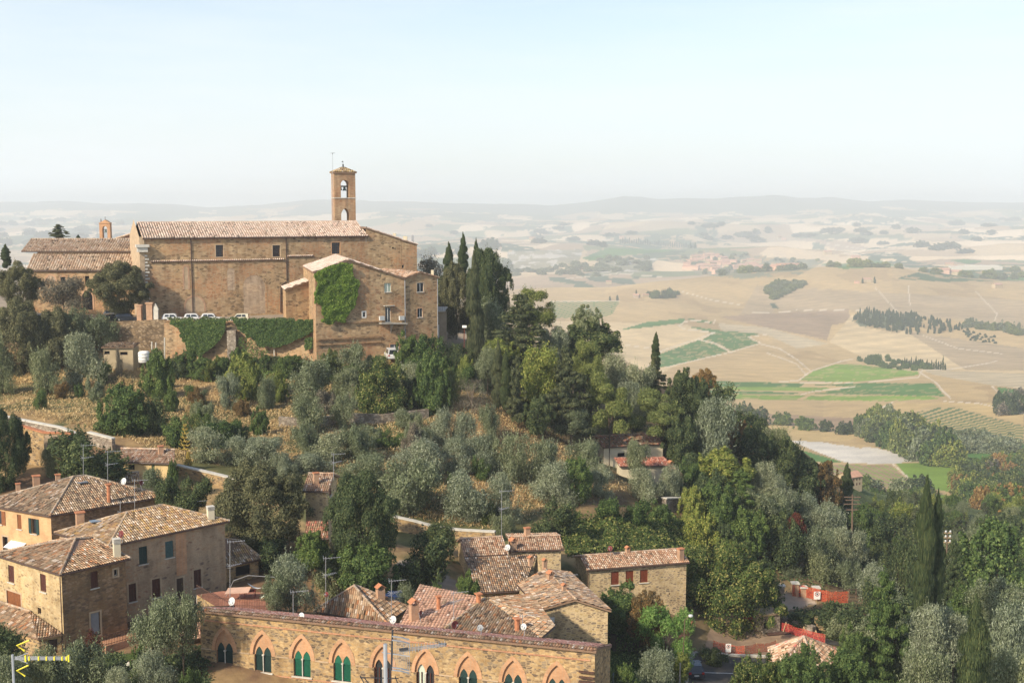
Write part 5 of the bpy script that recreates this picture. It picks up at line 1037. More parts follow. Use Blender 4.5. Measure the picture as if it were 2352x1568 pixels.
TW.part(MB().tube([TP(0, zt + 1.2, 0), TP(0, zt + 1.9, 0)], .16, 6).tube([TP(0, zt + 1.8, 0), TP(0, zt + 2.7, 0)], .03, 5).box(TP(-.1, zt + 2.4, 0), (.3, .04, .2)), 'finial', 'metal_dark')
bm_ = MB().beam(TP(-.9, V2Z(428, 262), 0), TP(1.0, V2Z(428, 262), 0), .22, .3); TW.part(bm_, 'bell_yoke', 'wood')
def bell(c, r): return MB().lathe(c, [(.02, r * 1.9), (r * .35, r * 1.85), (r * .5, r * 1.5), (r * .58, r * .8), (r * .75, r * .3), (r, 0), (r * .9, -.02), (r * .5, .5 * r)], 14)
TW.part(bell(TP(.15, V2Z(438, 262), -.3), .48), 'bell', 'bronze', smooth=True); TW.part(bell(TP(-.45, V2Z(437, 262), .5), .36), 'bell', 'bronze', smooth=True)
b = atD(764.5, 512, 259); t = atD(764, 352, 259); th = Thing('flagpole', tuple(b), 'thin grey pole with a small wind vane beside the bell tower', 'pole'); th.part(MB().tube([b - Vector((0, 0, 1.5)), t], .07, 5, .035), 'mast', 'metal'); th.part(MB().beam(t + Vector((-.4, 0, 0)), t + Vector((.5, 0, .05)), .06).box(t + Vector((0, 0, -.1)), (.12, .12, .3)), 'wind_vane', 'metal_dark')
LW = Thing('convent_wing', (-85, 248, TERR_Z), 'lower church wing with two ribbed roofs one above the other, left of the nave', 'church wing')
ye = 243.; xl, xr = (62 - 1176) / 2830 * ye, (309 - 1176) / 2830 * ye; z2e, z2t, z1e, z1r = V2Z(621, ye), V2Z(583, 247), V2Z(577, 247), V2Z(549, 252)
W = Wall(LW, 'stone_church'); W.face((xl + .4, ye + .4), (xr, ye + .4), z2e - .1, -23, [rect(z1, 782, 1310, 820, 1398, 'dark', 'shut_brown'), rect(z1, 556, 1318, 604, 1380, 'dark', 'brick', 'brick_faded'), rect(z1, 345, 1330, 380, 1420, 'dark', 'brick_red')]); W.face((xl + .4, ye + 18), (xl + .4, ye + .4), z2e - .1, -23); W.face((xl + .6, 247.2), (xr, 247.2), z1e - .1, z2e - 1); W.face((xl + .6, 257), (xl + .6, 247.2), z1e - .1, z2e - 1, top=[(xl + .6, 252, z1r - .1)]); W.face((xr, 260), (xl, 260), z1e, -23); W.done()
p0_, p1_ = Vector((xl + .4, ye + .4, 0)), Vector((xr, ye + .4, 0)); warch(LW, p0_, p1_, *z1(470, 1345), .85, .3, 'brick_faded', .3, infill='stone_pale')
ga_ = MB(); warch(LW, p0_, p1_, *z1(803, 1500), 1.0, 2.6, 'brick_faded', .35, .08, 'gateway', 'dark')
rf = MB(); xa1 = (52 - 1176) / 2830 * 247; kl = dict(pal=[(.56, .43, .31), (.62, .49, .36), (.50, .36, .25), (.54, .38, .26)], pitch=.5, row=.55, amp=.42, lichen=.15)
tiles(rf, [(xl - .2, ye, z2e), (xr, ye, z2e), (xr, 247.2, z2t), (xl - .2, 247.2, z2t)], **kl); tiles(rf, [(xa1, 246.8, z1e), (xr, 246.8, z1e), (xr, 252, z1r), (xa1, 252, z1r)], **kl); tiles(rf, [(xr, 257.2, z1e), (xa1, 257.2, z1e), (xa1, 252, z1r), (xr, 252, z1r)], **kl); ridge(rf, (xa1, 252, z1r), (xr, 252, z1r), r=.18, pal=kl['pal']); LW.part(rf, 'roof', 'tile'); gutter(LW, (xl - .2, ye, z2e), (xr, ye, z2e), .1, .09); gutter(LW, (xa1, 246.8, z1e), (xr, 246.8, z1e), .1, .09)
a = atD(*z1(1090, 968), 262); b = atD(*z1(1310, 895), 262); W = Wall(LW, 'brick_red'); W.face((a.x, 262), (b.x, 262), a.z, -20, top=[tuple(b)]); W.done('rear_wall'); rf = MB(); tiles(rf, [a + Vector((-.5, -.4, .05)), b + Vector((0, -.4, .05)), b + Vector((0, 8, .05)), a + Vector((-.5, 8, .05))], **kl); LW.part(rf, 'rear_roof', 'tile')
bc = atD(242.5, 530, 264); BG = Thing('bell_gable', (bc.x, bc.y, -10), 'small orange brick bell gable with one bell above the left wing', 'bell gable'); hw_ = 1.16; zb3, zs3 = -14, V2Z(525, 264); zt3 = V2Z(513, 264); m = MB(); i_ = .52
pr = [(-i_, zb3)] + [(-i_ * math.cos(math.pi * k / 8), zs3 + i_ * math.sin(math.pi * k / 8)) for k in range(9)] + [(i_, zb3)]
loop = [(-hw_, zb3)] + pr[:1] + pr[1:-1] + pr[-1:] + [(hw_, zb3), (hw_, zt3), (-hw_, zt3)]
for k, sg in ((-.5, -1), (.5, 1)):
    for t in tessellate_polygon([[Vector((x, z, 0)) for x, z in loop]]):
        a = [Vector((bc.x + loop[i][0], bc.y + k, loop[i][1])) for i in t]; n = (a[1] - a[0]).cross(a[2] - a[0]); m.poly(a if n.y * sg > 0 else a[::-1])
for (xa_, za_), (xb_, zb_) in zip(loop, loop[1:] + loop[:1]): m.poly([(bc.x + xa_, bc.y - .5, za_), (bc.x + xb_, bc.y - .5, zb_), (bc.x + xb_, bc.y + .5, zb_), (bc.x + xa_, bc.y + .5, za_)])
BG.part(m, 'frame', 'brick', merge=True); BG.part(MB().prism([(bc.x - hw_ - .15, bc.y - .65, zt3), (bc.x + hw_ + .15, bc.y - .65, zt3), (bc.x + .1, bc.y - .65, zt3 + .75)], (0, 1.3, 0)), 'pediment', 'brick'); BG.part(MB().tube([(bc.x - .9, bc.y, zt3 + .1), (bc.x - .9, bc.y, zt3 + 1.0)], .15, 6, .05).tube([(bc.x, bc.y, zt3 + .7), (bc.x, bc.y, zt3 + 1.4)], .05, 5), 'finial', 'iron')
BG.part(bell(Vector((bc.x, bc.y, V2Z(534, 264))), .36), 'bell', 'bronze', smooth=True); BG.part(MB().beam((bc.x - .5, bc.y, V2Z(527, 264)), (bc.x + .5, bc.y, V2Z(527, 264)), .1, .14), 'bell_yoke', 'wood')
a, b = atD(1003, 783, 229), atD(1026, 783, 230); zt = V2Z(716, 229); OB = Thing('outbuilding', (a.x, a.y, a.z), 'small grey beige flat outbuilding with white door beside the annex', 'shed'); W = Wall(OB, 'plaster_grey'); W.face(a, b, zt, a.z - 2, [rect(z4, 1811, 283, 1838, 408, 'panel', 'white')]); W.face(b, b + Vector((-1.5, 9, 0)), zt, a.z - 2); W.done(); OB.part(MB().box(((a.x + b.x) / 2 - .8, a.y + 4.5, zt + .1), (b.x - a.x + 1.2, 9.6, .2)), 'roof', 'capstone'); r_ = MB()
for i in range(6): p = a.lerp(b, .1 + i * .17); r_.beam((p.x, p.y, zt + .2), (p.x, p.y, zt + 1.1), .05)
r_.beam((a.x, a.y, zt + 1.1), (b.x, b.y, zt + 1.1), .06); OB.part(r_, 'railing', 'iron')

def wall_run(name, pts, top, bot, mat, label, cap=None, thick=.7, cat='wall'):
    """pts: world XY; top/bot: z per point"""
    th = Thing(name, (pts[0][0], pts[0][1], bot[0]), label, cat); m = MB(); c = MB(); n = len(pts); P = [Vector((p[0], p[1], 0)) for p in pts]
    off = []
    for i in range(n): d = (P[min(i + 1, n - 1)] - P[max(i - 1, 0)]).normalized(); off.append(Vector((-d.y, d.x, 0)) * thick)
    for i in range(n - 1):
        a, b = P[i], P[i + 1]; A, B = a + off[i], b + off[i + 1]; ta, tb, ba, bb2 = top[i], top[i + 1], bot[i], bot[i + 1]; U = Vector((0, 0, 1))
        m.poly([a + U * ba, b + U * bb2, b + U * tb, a + U * ta]); m.poly([B + U * bb2, A + U * ba, A + U * ta, B + U * tb]); m.poly([a + U * ta, b + U * tb, B + U * tb, A + U * ta])
        if cap:
            e = Vector((0, 0, .16)); o1, o2 = off[i] * .14, off[i + 1] * .14
            q = [a - o1 + U * ta, b - o2 + U * tb, B + o2 + U * tb, A + o1 + U * ta]; c.poly([x + e for x in q]); c.poly([q[0], q[1], q[1] + e, q[0] + e]); c.poly([q[2], q[3], q[3] + e, q[2] + e])
            if i == 0: c.poly([q[3], q[0], q[0] + e, q[3] + e])
            if i == n - 2: c.poly([q[1], q[2], q[2] + e, q[1] + e])
    for i in (0, n - 1): a = P[i]; A = a + off[i]; U = Vector((0, 0, 1)); m.poly([a + U * bot[i], A + U * bot[i], A + U * top[i], a + U * top[i]])
    th.part(m, 'wall', mat)
    if cap: th.part(c, 'coping', cap)
    return th
pts = [(p.x, p.y - .9) for p in T_EDGE[2:]] + [(-33.6, 217.5)]; RW = wall_run('retaining_wall', pts, [-21.25] * 4, [-32] * 4, 'stone_church', 'long high retaining wall half covered by ivy under the parked white cars', 'stone_church', 1.2)
pr = [Vector(p) for p in [(T_EDGE[2].x, T_EDGE[2].y - .9, 0), (T_EDGE[3].x, T_EDGE[3].y - .9, 0)]]
for u in (z3(2140, 0)[0], 596, 672, 700): p = vplane(pr[0], Vector((T_EDGE[4].x, T_EDGE[4].y - .9, 0)), u, 780); zt_ = -22.6 if u < 550 else -27.3; RW.part(MB().box((p.x, p.y - .5, (zt_ - 33) / 2), (1.6 if u < 550 else .8, 1.6, zt_ + 33)), 'buttress', 'stone_grey' if u < 550 else 'stone_church')
pts = [(-110, 228), (T_EDGE[1].x, T_EDGE[1].y - .8), (T_EDGE[2].x, T_EDGE[2].y - .8)]; wall_run('retaining_wall', pts, [-21.6, -21.5, -20.9], [-32] * 3, 'stone_bank', 'rough overgrown stretch of retaining wall left of the ivy', None, 1.2)
a = atD(*z3(1375, 60), 227); GP = Thing('ruined_gate', (a.x, a.y, -22), 'broken brick gate piers at the corner of the church terrace', 'gate piers')
for dx, h, w in ((-1.7, 3.2, .8), (.2, 3.6, 1.1)): GP.part(MB().box((a.x + dx, 226.2, -21.6 + h / 2), (w, .9, h)).box((a.x + dx, 226.2, -21.6 + h), (w + .3, 1.2, .25)), 'pier', 'brick_faded')
GP.part(MB().box((a.x + 1.3, 226.2, -20.4), (.9, .5, 2.4)).prism([(a.x + .8, 226.0, -19.2), (a.x + 1.9, 226.0, -19.2), (a.x + 1.3, 226.0, -18.0)], (0, .4, 0)), 'broken_wall', 'capstone')
def garden_wall(label, pl, h, mat, cap, thick=.55, extra=1.5):
    P = [atD(u, v, d) for u, v, d in pl]; return wall_run('garden_wall', [(p.x, p.y) for p in P], [p.z for p in P], [min(p.z - h, gz(p.x, p.y)) - extra for p in P], mat, label, cap, thick)
garden_wall('brown stone garden wall with pale coping climbing to the left edge', [(-40, 948, 168), (19, 960, 167), (135, 983, 163), (180, 1000, 161)], 2.5, 'stone_grey', 'capstone')
garden_wall('short stretch of stone wall with pale coping behind the yellow gate wall', [(200, 994, 160), (257, 1009, 158)], 2.5, 'stone_grey', 'capstone')
garden_wall('stone garden wall with pale coping right of the yellow house', [(405, 1070, 154), (480, 1087, 153), (548, 1104, 151.5)], 3, 'stone_near', 'capstone')
garden_wall('long curved stone garden wall with white coping below the olive grove', [(895, 1186, 150), (950, 1198, 149.5), (1000, 1212, 149), (1060, 1219, 148), (1136, 1223, 147)], 3, 'stone_near', 'capstone')
FWt = garden_wall('golden stone wall with tiled coping and an olive green gate', [(42, 978, 150), (100, 995, 149), (163, 997, 148), (163.5, 1010, 148), (180, 1012, 147.7)], 4, 'stone_near', 'terracotta')
a, b = atD(*z3(455, 1480), 148.3), atD(*z3(576, 1480), 147.9); t = atD(*z3(455, 1330), 148.3); dr = MB().box(((a.x + b.x) / 2, a.y - .1, (a.z + t.z) / 2), (b.x - a.x, .16, t.z - a.z)); g_ = FWt.part(dr, 'gate', 'gate_green'); bb = MB()
for k in (.0, .5, 1.0): bb.box((a.x + (b.x - a.x) * k, a.y - .2, (a.z + t.z) / 2), (.12, .1, t.z - a.z))
FWt.part(bb, 'gate_frame', 'gate_green', g_); FWt.part(MB().box(((a.x + b.x) / 2, a.y - .12, t.z + .2), (b.x - a.x + .8, .3, .35)).box((a.x - .3, a.y - .12, (a.z + t.z) / 2), (.5, .28, t.z - a.z)), 'gate_surround', 'sandstone')
a, b = hit(*z3(955, 638), 180, 240), None; a = atD(*z3(955, 640), 217); b = atD(*z3(1225, 634), 217.4); zt = V2Z(z3(0, 492)[1], 217); SH = Thing('shed', tuple(a), 'small cream shed with sagging tile roof under the terrace wall', 'shed'); W = Wall(SH, 'plaster_shed'); W.face(a, b, zt - .1, a.z - 2, [rect(z3, 1103, 537, 1172, 566, 'dark', 'shut_brown'), rect(z3, 958, 530, 1008, 560, 'dark', 'iron')]); W.face(b, b + Vector((.3, 2.4, 0)), zt - .1, a.z - 2); W.face(a + Vector((0, 2.4, 0)), a, zt - .1, a.z - 2); W.done(); rf = MB(); tiles(rf, [(a.x - .3, a.y - .4, zt), (b.x + .3, b.y - .4, zt), (b.x + .5, b.y + 2.6, zt + .55), (a.x + .3, a.y + 2.6, zt + .55)], pal=PAL_DARK, pitch=.3); SH.part(rf, 'roof', 'tile')
p = atD(*z3(1325, 630), 215); tk = Thing('water_tank', tuple(p), 'white upright water tank standing beside the cream shed', 'tank'); hh = V2Z(z3(0, 528)[1], 215) - p.z; tk.part(MB().lathe(p, [(.95, 0), (1.0, .1), (1.0, hh * .85), (.8, hh * .97), (.3, hh), (.01, hh)], 14), 'body', 'white', smooth=True); r_ = MB()
for k in range(3): r_.tube([p + Vector((1.05 * math.cos(t * .524), 1.05 * math.sin(t * .524), hh * (.2 + .28 * k))) for t in range(13)], .05, 5)
tk.part(r_, 'cage', 'metal', None)
def leaf_mat(name, dark, light, alt, rough=.75, trans=.32, spec=.25):
    dark, light, alt = (tuple(min(1, x * 1.13) for x in c) for c in (dark, light, alt))
    def f(nt, b):
        g = G(nt); a = g.n("ShaderNodeAttribute", attribute_name='tint').outputs[0]; sp = g.n("ShaderNodeSeparateColor", {0: a})
        c = g.mix(sp.outputs[0], dark, light); c = g.mix(g.ramp(sp.outputs[1], [(.72, (0, 0, 0)), (.92, (1, 1, 1))]), c, alt)
        oi = g.n("ShaderNodeObjectInfo").outputs['Random']; c = g.mix(.8, c, g.ramp(oi, [(0, (.80, .84, .82)), (.5, (1, 1, 1)), (1, (1.2, 1.14, 1.0))]), 'MULTIPLY')
        nt.links.new(c, b.inputs['Base Color'])
        tr = g.n("ShaderNodeBsdfTranslucent", {0: c}); ms = g.n("ShaderNodeMixShader", {0: trans, 1: b.outputs[0], 2: tr.outputs[0]})
        nt.links.new(ms.outputs[0], nt.nodes['Material Output'].inputs[0])
    return nmat(name, f, rough, spec)
LM = {
 'olive': leaf_mat('olive_leaves', (.066, .088, .038), (.22, .245, .125), (.33, .35, .22), .6),
 'silver': leaf_mat('silver_olive_leaves', (.085, .105, .055), (.29, .315, .19), (.42, .44, .31), .6),
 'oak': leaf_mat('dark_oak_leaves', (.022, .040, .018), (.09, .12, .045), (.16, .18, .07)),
 'holm': leaf_mat('holm_oak_leaves', (.045, .052, .024), (.165, .16, .075), (.25, .23, .11)),
 'green': leaf_mat('green_leaves', (.030, .060, .018), (.115, .17, .045), (.19, .24, .07)),
 'bright': leaf_mat('yellow_green_leaves', (.07, .10, .02), (.24, .28, .065), (.38, .36, .10)),
 'pine': leaf_mat('pine_needles', (.05, .075, .022), (.19, .225, .07), (.28, .29, .10)),
 'cedar': leaf_mat('conifer_needles', (.030, .042, .022), (.115, .13, .055), (.18, .18, .08)),
 'cypress': leaf_mat('cypress_leaves', (.018, .034, .016), (.08, .11, .04), (.13, .15, .055)),
 'autumn': leaf_mat('autumn_leaves', (.13, .075, .025), (.36, .21, .075), (.42, .30, .11)),
 'rust': leaf_mat('brownish_leaves', (.06, .045, .02), (.19, .13, .05), (.30, .17, .06)),
 'red': leaf_mat('dark_red_leaves', (.05, .012, .012), (.16, .035, .025), (.14, .10, .03)),
 'ivy': leaf_mat('ivy_leaves', (.016, .040, .013), (.078, .13, .034), (.16, .21, .06)),
 'ivyb': leaf_mat('bright_ivy_leaves', (.06, .11, .015), (.20, .30, .045), (.32, .38, .08)),
 'feather': leaf_mat('pale_green_fronds', (.07, .15, .03), (.20, .33, .075), (.32, .42, .13)),
 'grey': leaf_mat('grey_dry_leaves', (.09, .08, .06), (.24, .21, .15), (.34, .28, .19)),
 'laurel': leaf_mat('glossy_laurel_leaves', (.025, .05, .014), (.11, .15, .035), (.30, .28, .09)),
 'grass': leaf_mat('dry_grass_blades', (.20, .125, .055), (.50, .35, .16), (.62, .47, .25), .9, .1, .05),
}
def cloud_mesh(name, C, Nn, size, el, tint, mat, rng, up=0.0):
    """one quad per leaf spray: C centres, Nn facing, size half-length, el elongation"""
    n = len(C); Nn = Nn / np.maximum(np.linalg.norm(Nn, axis=1, keepdims=True), 1e-6)
    A = rng.normal(size=(n, 3)); A[:, 2] += up * 2.2; A = A - Nn * (A * Nn).sum(1, keepdims=True); A /= np.maximum(np.linalg.norm(A, axis=1, keepdims=True), 1e-6)
    B = np.cross(Nn, A); s = (size * rng.uniform(.6, 1.35, n))[:, None]; w = s / el
    bend = Nn * s * .25
    V = np.stack([C - A * s, C - B * w * .9 + bend * .3, C + A * s, C + B * w * .9 + bend * .3], 1).reshape(-1, 3)
    me = bpy.data.meshes.new(name); me.vertices.add(n * 4); me.vertices.foreach_set('co', V.astype(np.float32).ravel())
    me.loops.add(n * 4); me.loops.foreach_set('vertex_index', np.arange(n * 4, dtype=np.int32)); me.polygons.add(n)
    me.polygons.foreach_set('loop_start', np.arange(n, dtype=np.int32) * 4); me.polygons.foreach_set('loop_total', np.full(n, 4, np.int32)); me.update()
    ca = me.color_attributes.new('tint', 'FLOAT_COLOR', 'POINT'); T = np.zeros((n, 4), np.float32); T[:, 0] = np.clip(tint, 0, 1); T[:, 1] = rng.uniform(0, 1, n); T[:, 3] = 1
    ca.data.foreach_set('color', np.repeat(T, 4, 0).ravel()); me.materials.append(LM[mat] if isinstance(mat, str) else mat); return me
def sph(rng, n): v = rng.normal(size=(n, 3)); return v / np.linalg.norm(v, axis=1, keepdims=True)
def blobs_to_leaves(rng, B, per, size, el, up=0.0, shell=.25, rand=.55, gaps=.25):
    """B: rows x,y,z,rx,rz. Leaves sit in the outer part of each clump"""
    Cs, Ns, Ts = [], [], []
    for b in B:
        k = max(8, int(per * (b[3] ** 1.6))); d = sph(rng, k); d[:, 2] = np.where(d[:, 2] < -.55, -d[:, 2], d[:, 2]); r = 1 - np.abs(rng.normal(0, shell, k)); r = np.clip(r, .15, 1.12)
        lump = .85 + .3 * vnoise(d[:, 0] * 2.3 + b[0] * 3, d[:, 1] * 2.3 + d[:, 2] * 2.1 + b[1] * 3, 3)
        P = d * (r * lump)[:, None] * np.array([b[3], b[3], b[4]]) + b[:3]
        keep = vnoise(d[:, 0] * 4 + b[0] * 7, d[:, 2] * 4 + d[:, 1] * 3 + b[2] * 5, 8) > gaps
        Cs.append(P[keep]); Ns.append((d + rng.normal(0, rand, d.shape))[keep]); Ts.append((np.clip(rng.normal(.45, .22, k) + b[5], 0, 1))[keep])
    return np.concatenate(Cs), np.concatenate(Ns), np.concatenate(Ts)
def crown_blobs(rng, kind):
    B = []
    def add(x, y, z, rx, rz, t=0): B.append((x, y, z, rx, rz, t + rng.normal(0, .10)))
    if kind in ('olive', 'silver'):
        for i in range(15):
            a = rng.uniform(0, 6.28); r = rng.uniform(.05, .36); z = rng.uniform(.22, .80); r *= 1 - max(0, z - .55) * 1.1; add(r * math.cos(a), r * math.sin(a), z, rng.uniform(.11, .19), rng.uniform(.13, .24))
        add(0, 0, .45, .28, .3)
    elif kind in ('oak', 'green', 'autumn', 'rust', 'bright', 'laurel', 'red', 'grey'):
        for i in range(26):
            d = sph(rng, 1)[0]; r = rng.uniform(.55, .85); add(d[0] * .36 * r * 1.15, d[1] * .36 * r * 1.15, .50 + d[2] * .38 * r, rng.uniform(.10, .18), rng.uniform(.09, .15))
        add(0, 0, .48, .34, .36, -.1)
    elif kind == 'holm':
        for i in range(46):
            d = sph(rng, 1)[0]; r = rng.uniform(.72, .95); add(d[0] * .40 * r, d[1] * .40 * r, .50 + d[2] * .42 * r, rng.uniform(.07, .12), rng.uniform(.09, .15))
        add(0, 0, .47, .38, .42, -.1)
    elif kind == 'cypress':
        for i in range(26):
            z = .03 + .95 * i / 25; r = .5 * min(1, (1.02 - z) * 2.6) ** .75 * min(1, .45 + z * 3); a = rng.uniform(0, 6.28); o = r * .28; add(o * math.cos(a), o * math.sin(a), z, max(.05, r * .74), .07)
    elif kind == 'cedar':   # layered conifer, ragged outline
        for i in range(58):
            z = rng.uniform(.03, .97); R_ = .47 * (1 - z) ** .75 + .03; a = rng.uniform(0, 6.28); r = R_ * rng.uniform(.5, 1.0); add(r * math.cos(a), r * math.sin(a), z - .05 * r, rng.uniform(.07, .12) * (1.15 - z * .6), .028)
        for i in range(10): z = i / 10; add(0, 0, z + .03, .20 * (1 - z) + .03, .07, -.15)
    elif kind == 'pine':    # flat topped clumps on a domed crown
        for i in range(26):
            a = rng.uniform(0, 6.28); r = math.sqrt(rng.uniform(0, 1)) * .40; z = .78 - (r / .42) ** 2 * .40 + rng.uniform(-.16, .06); add(r * math.cos(a), r * math.sin(a), z, rng.uniform(.09, .15), rng.uniform(.06, .09), .1)
    elif kind == 'feather':
        for i in range(20):
            a = rng.uniform(0, 6.28); r = rng.uniform(.1, .38); z = rng.uniform(.15, .85); add(r * math.cos(a), r * math.sin(a), z, rng.uniform(.09, .14), rng.uniform(.14, .2))
    elif kind == 'bush':
        for i in range(12):
            a = rng.uniform(0, 6.28); r = rng.uniform(.05, .34); z = rng.uniform(.1, .62); add(r * math.cos(a), r * math.sin(a), z, rng.uniform(.12, .2), rng.uniform(.15, .28))
    if kind in ('oak', 'green', 'autumn', 'rust', 'bright', 'laurel', 'holm'):
        for i in range(26):
            d = sph(rng, 1)[0]; d[2] = abs(d[2]) * 1.1 - .25; add(d[0] * .47, d[1] * .47, .50 + d[2] * .46, rng.uniform(.035, .07), rng.uniform(.05, .09), .05)
    return np.array(B)
def sprigs(rng, Cc, n, L, upk):
    """shoots standing out of the crown's surface"""
    i = rng.choice(len(Cc), n, p=None); r = np.linalg.norm((Cc[i] - [0, 0, .5]) * [1, 1, .8], axis=1); i = i[np.argsort(-r)][:n * 2 // 3]; b = Cc[i]; d = (b - [0, 0, .45]) * [1, 1, .6] + rng.normal(0, .12, b.shape); d[:, 2] += upk; d /= np.linalg.norm(d, axis=1, keepdims=True); k = 9; t = np.linspace(.1, 1, k)[None, :, None]; P = b[:, None] + d[:, None] * t * (L * rng.uniform(.5, 1.3, (len(b), 1, 1))) + rng.normal(0, .007, (len(b), k, 3)); return P.reshape(-1, 3), np.repeat(d, k, 0) + rng.normal(0, .9, (len(b) * k, 3))
SPEC = {  # leaves factor, leaf half length (fraction of a 1-wide crown), elongation, up, shell, rand, gaps
 'olive': (15000, .025, 2.4, .8, .26, .5, .12), 'silver': (15500, .024, 2.6, .9, .28, .5, .12), 'oak': (17000, .021, 1.5, 0, .2, .34, .12), 'green': (17000, .021, 1.5, .1, .2, .36, .12), 'autumn': (15000, .021, 1.5, 0, .22, .4, .15),
 'rust': (14000, .021, 1.5, 0, .24, .4, .15), 'bright': (16500, .023, 1.6, .1, .22, .38, .12), 'laurel': (17000, .022, 1.9, -.2, .2, .34, .1), 'red': (12000, .022, 1.6, .2, .25, .5, .15), 'grey': (4200, .018, 3.0, .2, .4, .9, .4),
 'holm': (44000, .013, 1.8, .5, .2, .36, .08), 'cypress': (9500, .030, 2.6, 1.2, .2, .32, .08), 'cedar': (24000, .019, 2.2, -.15, .3, .36, .1), 'pine': (26000, .018, 2.2, .6, .26, .45, .08), 'feather': (19000, .026, 3.6, -.5, .32, .55, .12), 'bush': (14000, .028, 1.6, .3, .22, .4, .12)}
VAR = {}
def crown_variants(kind, mat=None, nv=3, seed=0, shape=None):
    key = (kind, mat or kind)
    if key in VAR: return VAR[key]
    out = []; sh = shape or kind
    for v in range(nv):
        rng = np.random.default_rng(abs(hash2(np.array([len(key[0]) * 7 + v]), np.array([sum(map(ord, key[0] + key[1]))]), 3)[0] * 1e6).astype(int))
        B = crown_blobs(rng, sh); per, size, el, up_, shl, rnd, gp = SPEC[sh]; Cc, Nn, T = blobs_to_leaves(rng, B, per, size, el, up_, shl, rnd, gp)
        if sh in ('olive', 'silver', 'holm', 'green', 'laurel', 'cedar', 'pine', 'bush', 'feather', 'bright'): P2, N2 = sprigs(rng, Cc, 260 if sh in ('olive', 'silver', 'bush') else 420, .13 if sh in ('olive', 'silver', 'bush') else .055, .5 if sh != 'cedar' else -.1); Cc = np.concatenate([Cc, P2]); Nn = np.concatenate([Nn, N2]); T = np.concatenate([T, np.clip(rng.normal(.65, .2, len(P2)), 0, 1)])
        for ax_ in (0, 1): q0, q1 = np.percentile(Cc[:, ax_], [1.5, 98.5]); Cc[:, ax_] = (Cc[:, ax_] - (q0 + q1) / 2) / (q1 - q0)
        q0, q1 = np.percentile(Cc[:, 2], [2, 99]); Cc[:, 2] = (Cc[:, 2] - q0) / (q1 - q0)
        out.append(cloud_mesh(kind + '_crown', Cc, Nn, np.full(len(Cc), size), el, T, mat or kind, rng, up_))
    VAR[key] = out; return out
def limb_mesh(name, seed, mat, lean=.0, bare=False):
    """tapered trunk with limbs in a unit box: height 1, crown starts about .4"""
    rs = random.Random(seed); m = MB(); top = Vector((rs.uniform(-.03, .03), rs.uniform(-.03, .03), .55)); m.tube([(0, 0, -.08), (rs.uniform(-.01, .01), 0, .25), top], .035, 7, .022)
    for i in range(7 if not bare else 14):
        a = rs.uniform(0, 6.28); z0 = rs.uniform(.25, .55); r = rs.uniform(.18, .36); b0 = Vector((0, 0, z0)); b2 = Vector((r * math.cos(a), r * math.sin(a), z0 + rs.uniform(.15, .4))); b1 = (b0 + b2) / 2 + Vector((0, 0, rs.uniform(-.04, .04))); m.tube([b0, b1, b2], .014, 5, .004)
        if bare:
            for k in range(4):
                e = b2 + Vector((rs.uniform(-.12, .12), rs.uniform(-.12, .12), rs.uniform(.02, .16))); m.tube([b1.lerp(b2, rs.uniform(.2, 1)), e], .005, 4, .002)
    me = bpy.data.meshes.new(name); me.from_pydata([tuple(v) for v in m.v], [], m.f); me.materials.append(M[mat]); return me
TR = {'n': [limb_mesh('trunk', s, 'bark') for s in (1, 2, 3)], 'p': [limb_mesh('trunk', s, 'bark_pale') for s in (4, 5)], 'bare': [limb_mesh('trunk', 9, 'bark_pale', bare=True)]}
_rt = random.Random(77)
def plant(kind, U0, U1, V0, V1, D=0, label=None, group=None, name=None, mat=None, shape=None, trunk='n', zr=None, cat=None, base=None):
    """crown spans U0..U1, V0..V1 in the photo at distance D (0: where its foot meets the ground)"""
    Uc = (U0 + U1) / 2; Vb = base if base else V1 + 2
    if not D: p = hit(Uc, Vb); D = p.y
    t = atD(Uc, V0, D); b = atD(Uc, V1, D); g_ = gz(t.x, D); w = (U1 - U0) / F * D; bush = (shape or kind) == 'bush' or trunk is None
    zb = b.z;
    if bush: zb = min(zb, g_ + .05) if zb - g_ < 3 else zb
    hc = t.z - zb; zg = min(g_, zb)
    o = empty(name or DN.get(kind, kind + '_tree'), (t.x, t.y, zg), label or DL.get(kind, 'green tree on the slope'), cat or ('shrub' if bush else 'tree'), group, _rt.uniform(0, 6.28))
    vs_ = crown_variants(kind, mat, shape=shape); c = bpy.data.objects.new('crown', _rt.choice(vs_)); COL.objects.link(c); c.parent = o; c.location = (0, 0, zb - zg); dp = w * _rt.uniform(.88, 1.05)
    c.scale = (w, w, hc)
    if not bush:
        H = t.z - zg; tk = bpy.data.objects.new('trunk', _rt.choice(TR[trunk])); COL.objects.link(tk); tk.parent = o; s = max(w * .55, H * .35) ; tk.scale = (s * .9, s * .9, H * .95)
        if kind in ('cypress', 'cedar'): tk.scale = (w * .7, w * .7, H * .85)
    return o
DN = dict(olive='olive_tree', silver='olive_tree', oak='oak_tree', holm='holm_oak', green='leafy_tree', bright='leafy_tree', laurel='laurel_tree', cypress='cypress_tree', cedar='conifer_tree', pine='pine_tree', autumn='autumn_tree', rust='browning_tree', red='red_leaved_shrub', grey='bare_tree', feather='feathery_tree', bush='shrub')
DL = {}
def P_(row):
    kind, u0, u1, v0, v1, D, lab = row[:7]; kw = row[7] if len(row) > 7 else {}
    return plant(kind, u0, u1, v0, v1, D, lab, **kw)
B_ = dict(shape='bush', name='shrub'); NT = dict(trunk=None)
def Bm(m): return dict(shape='bush', name='shrub', mat=m)
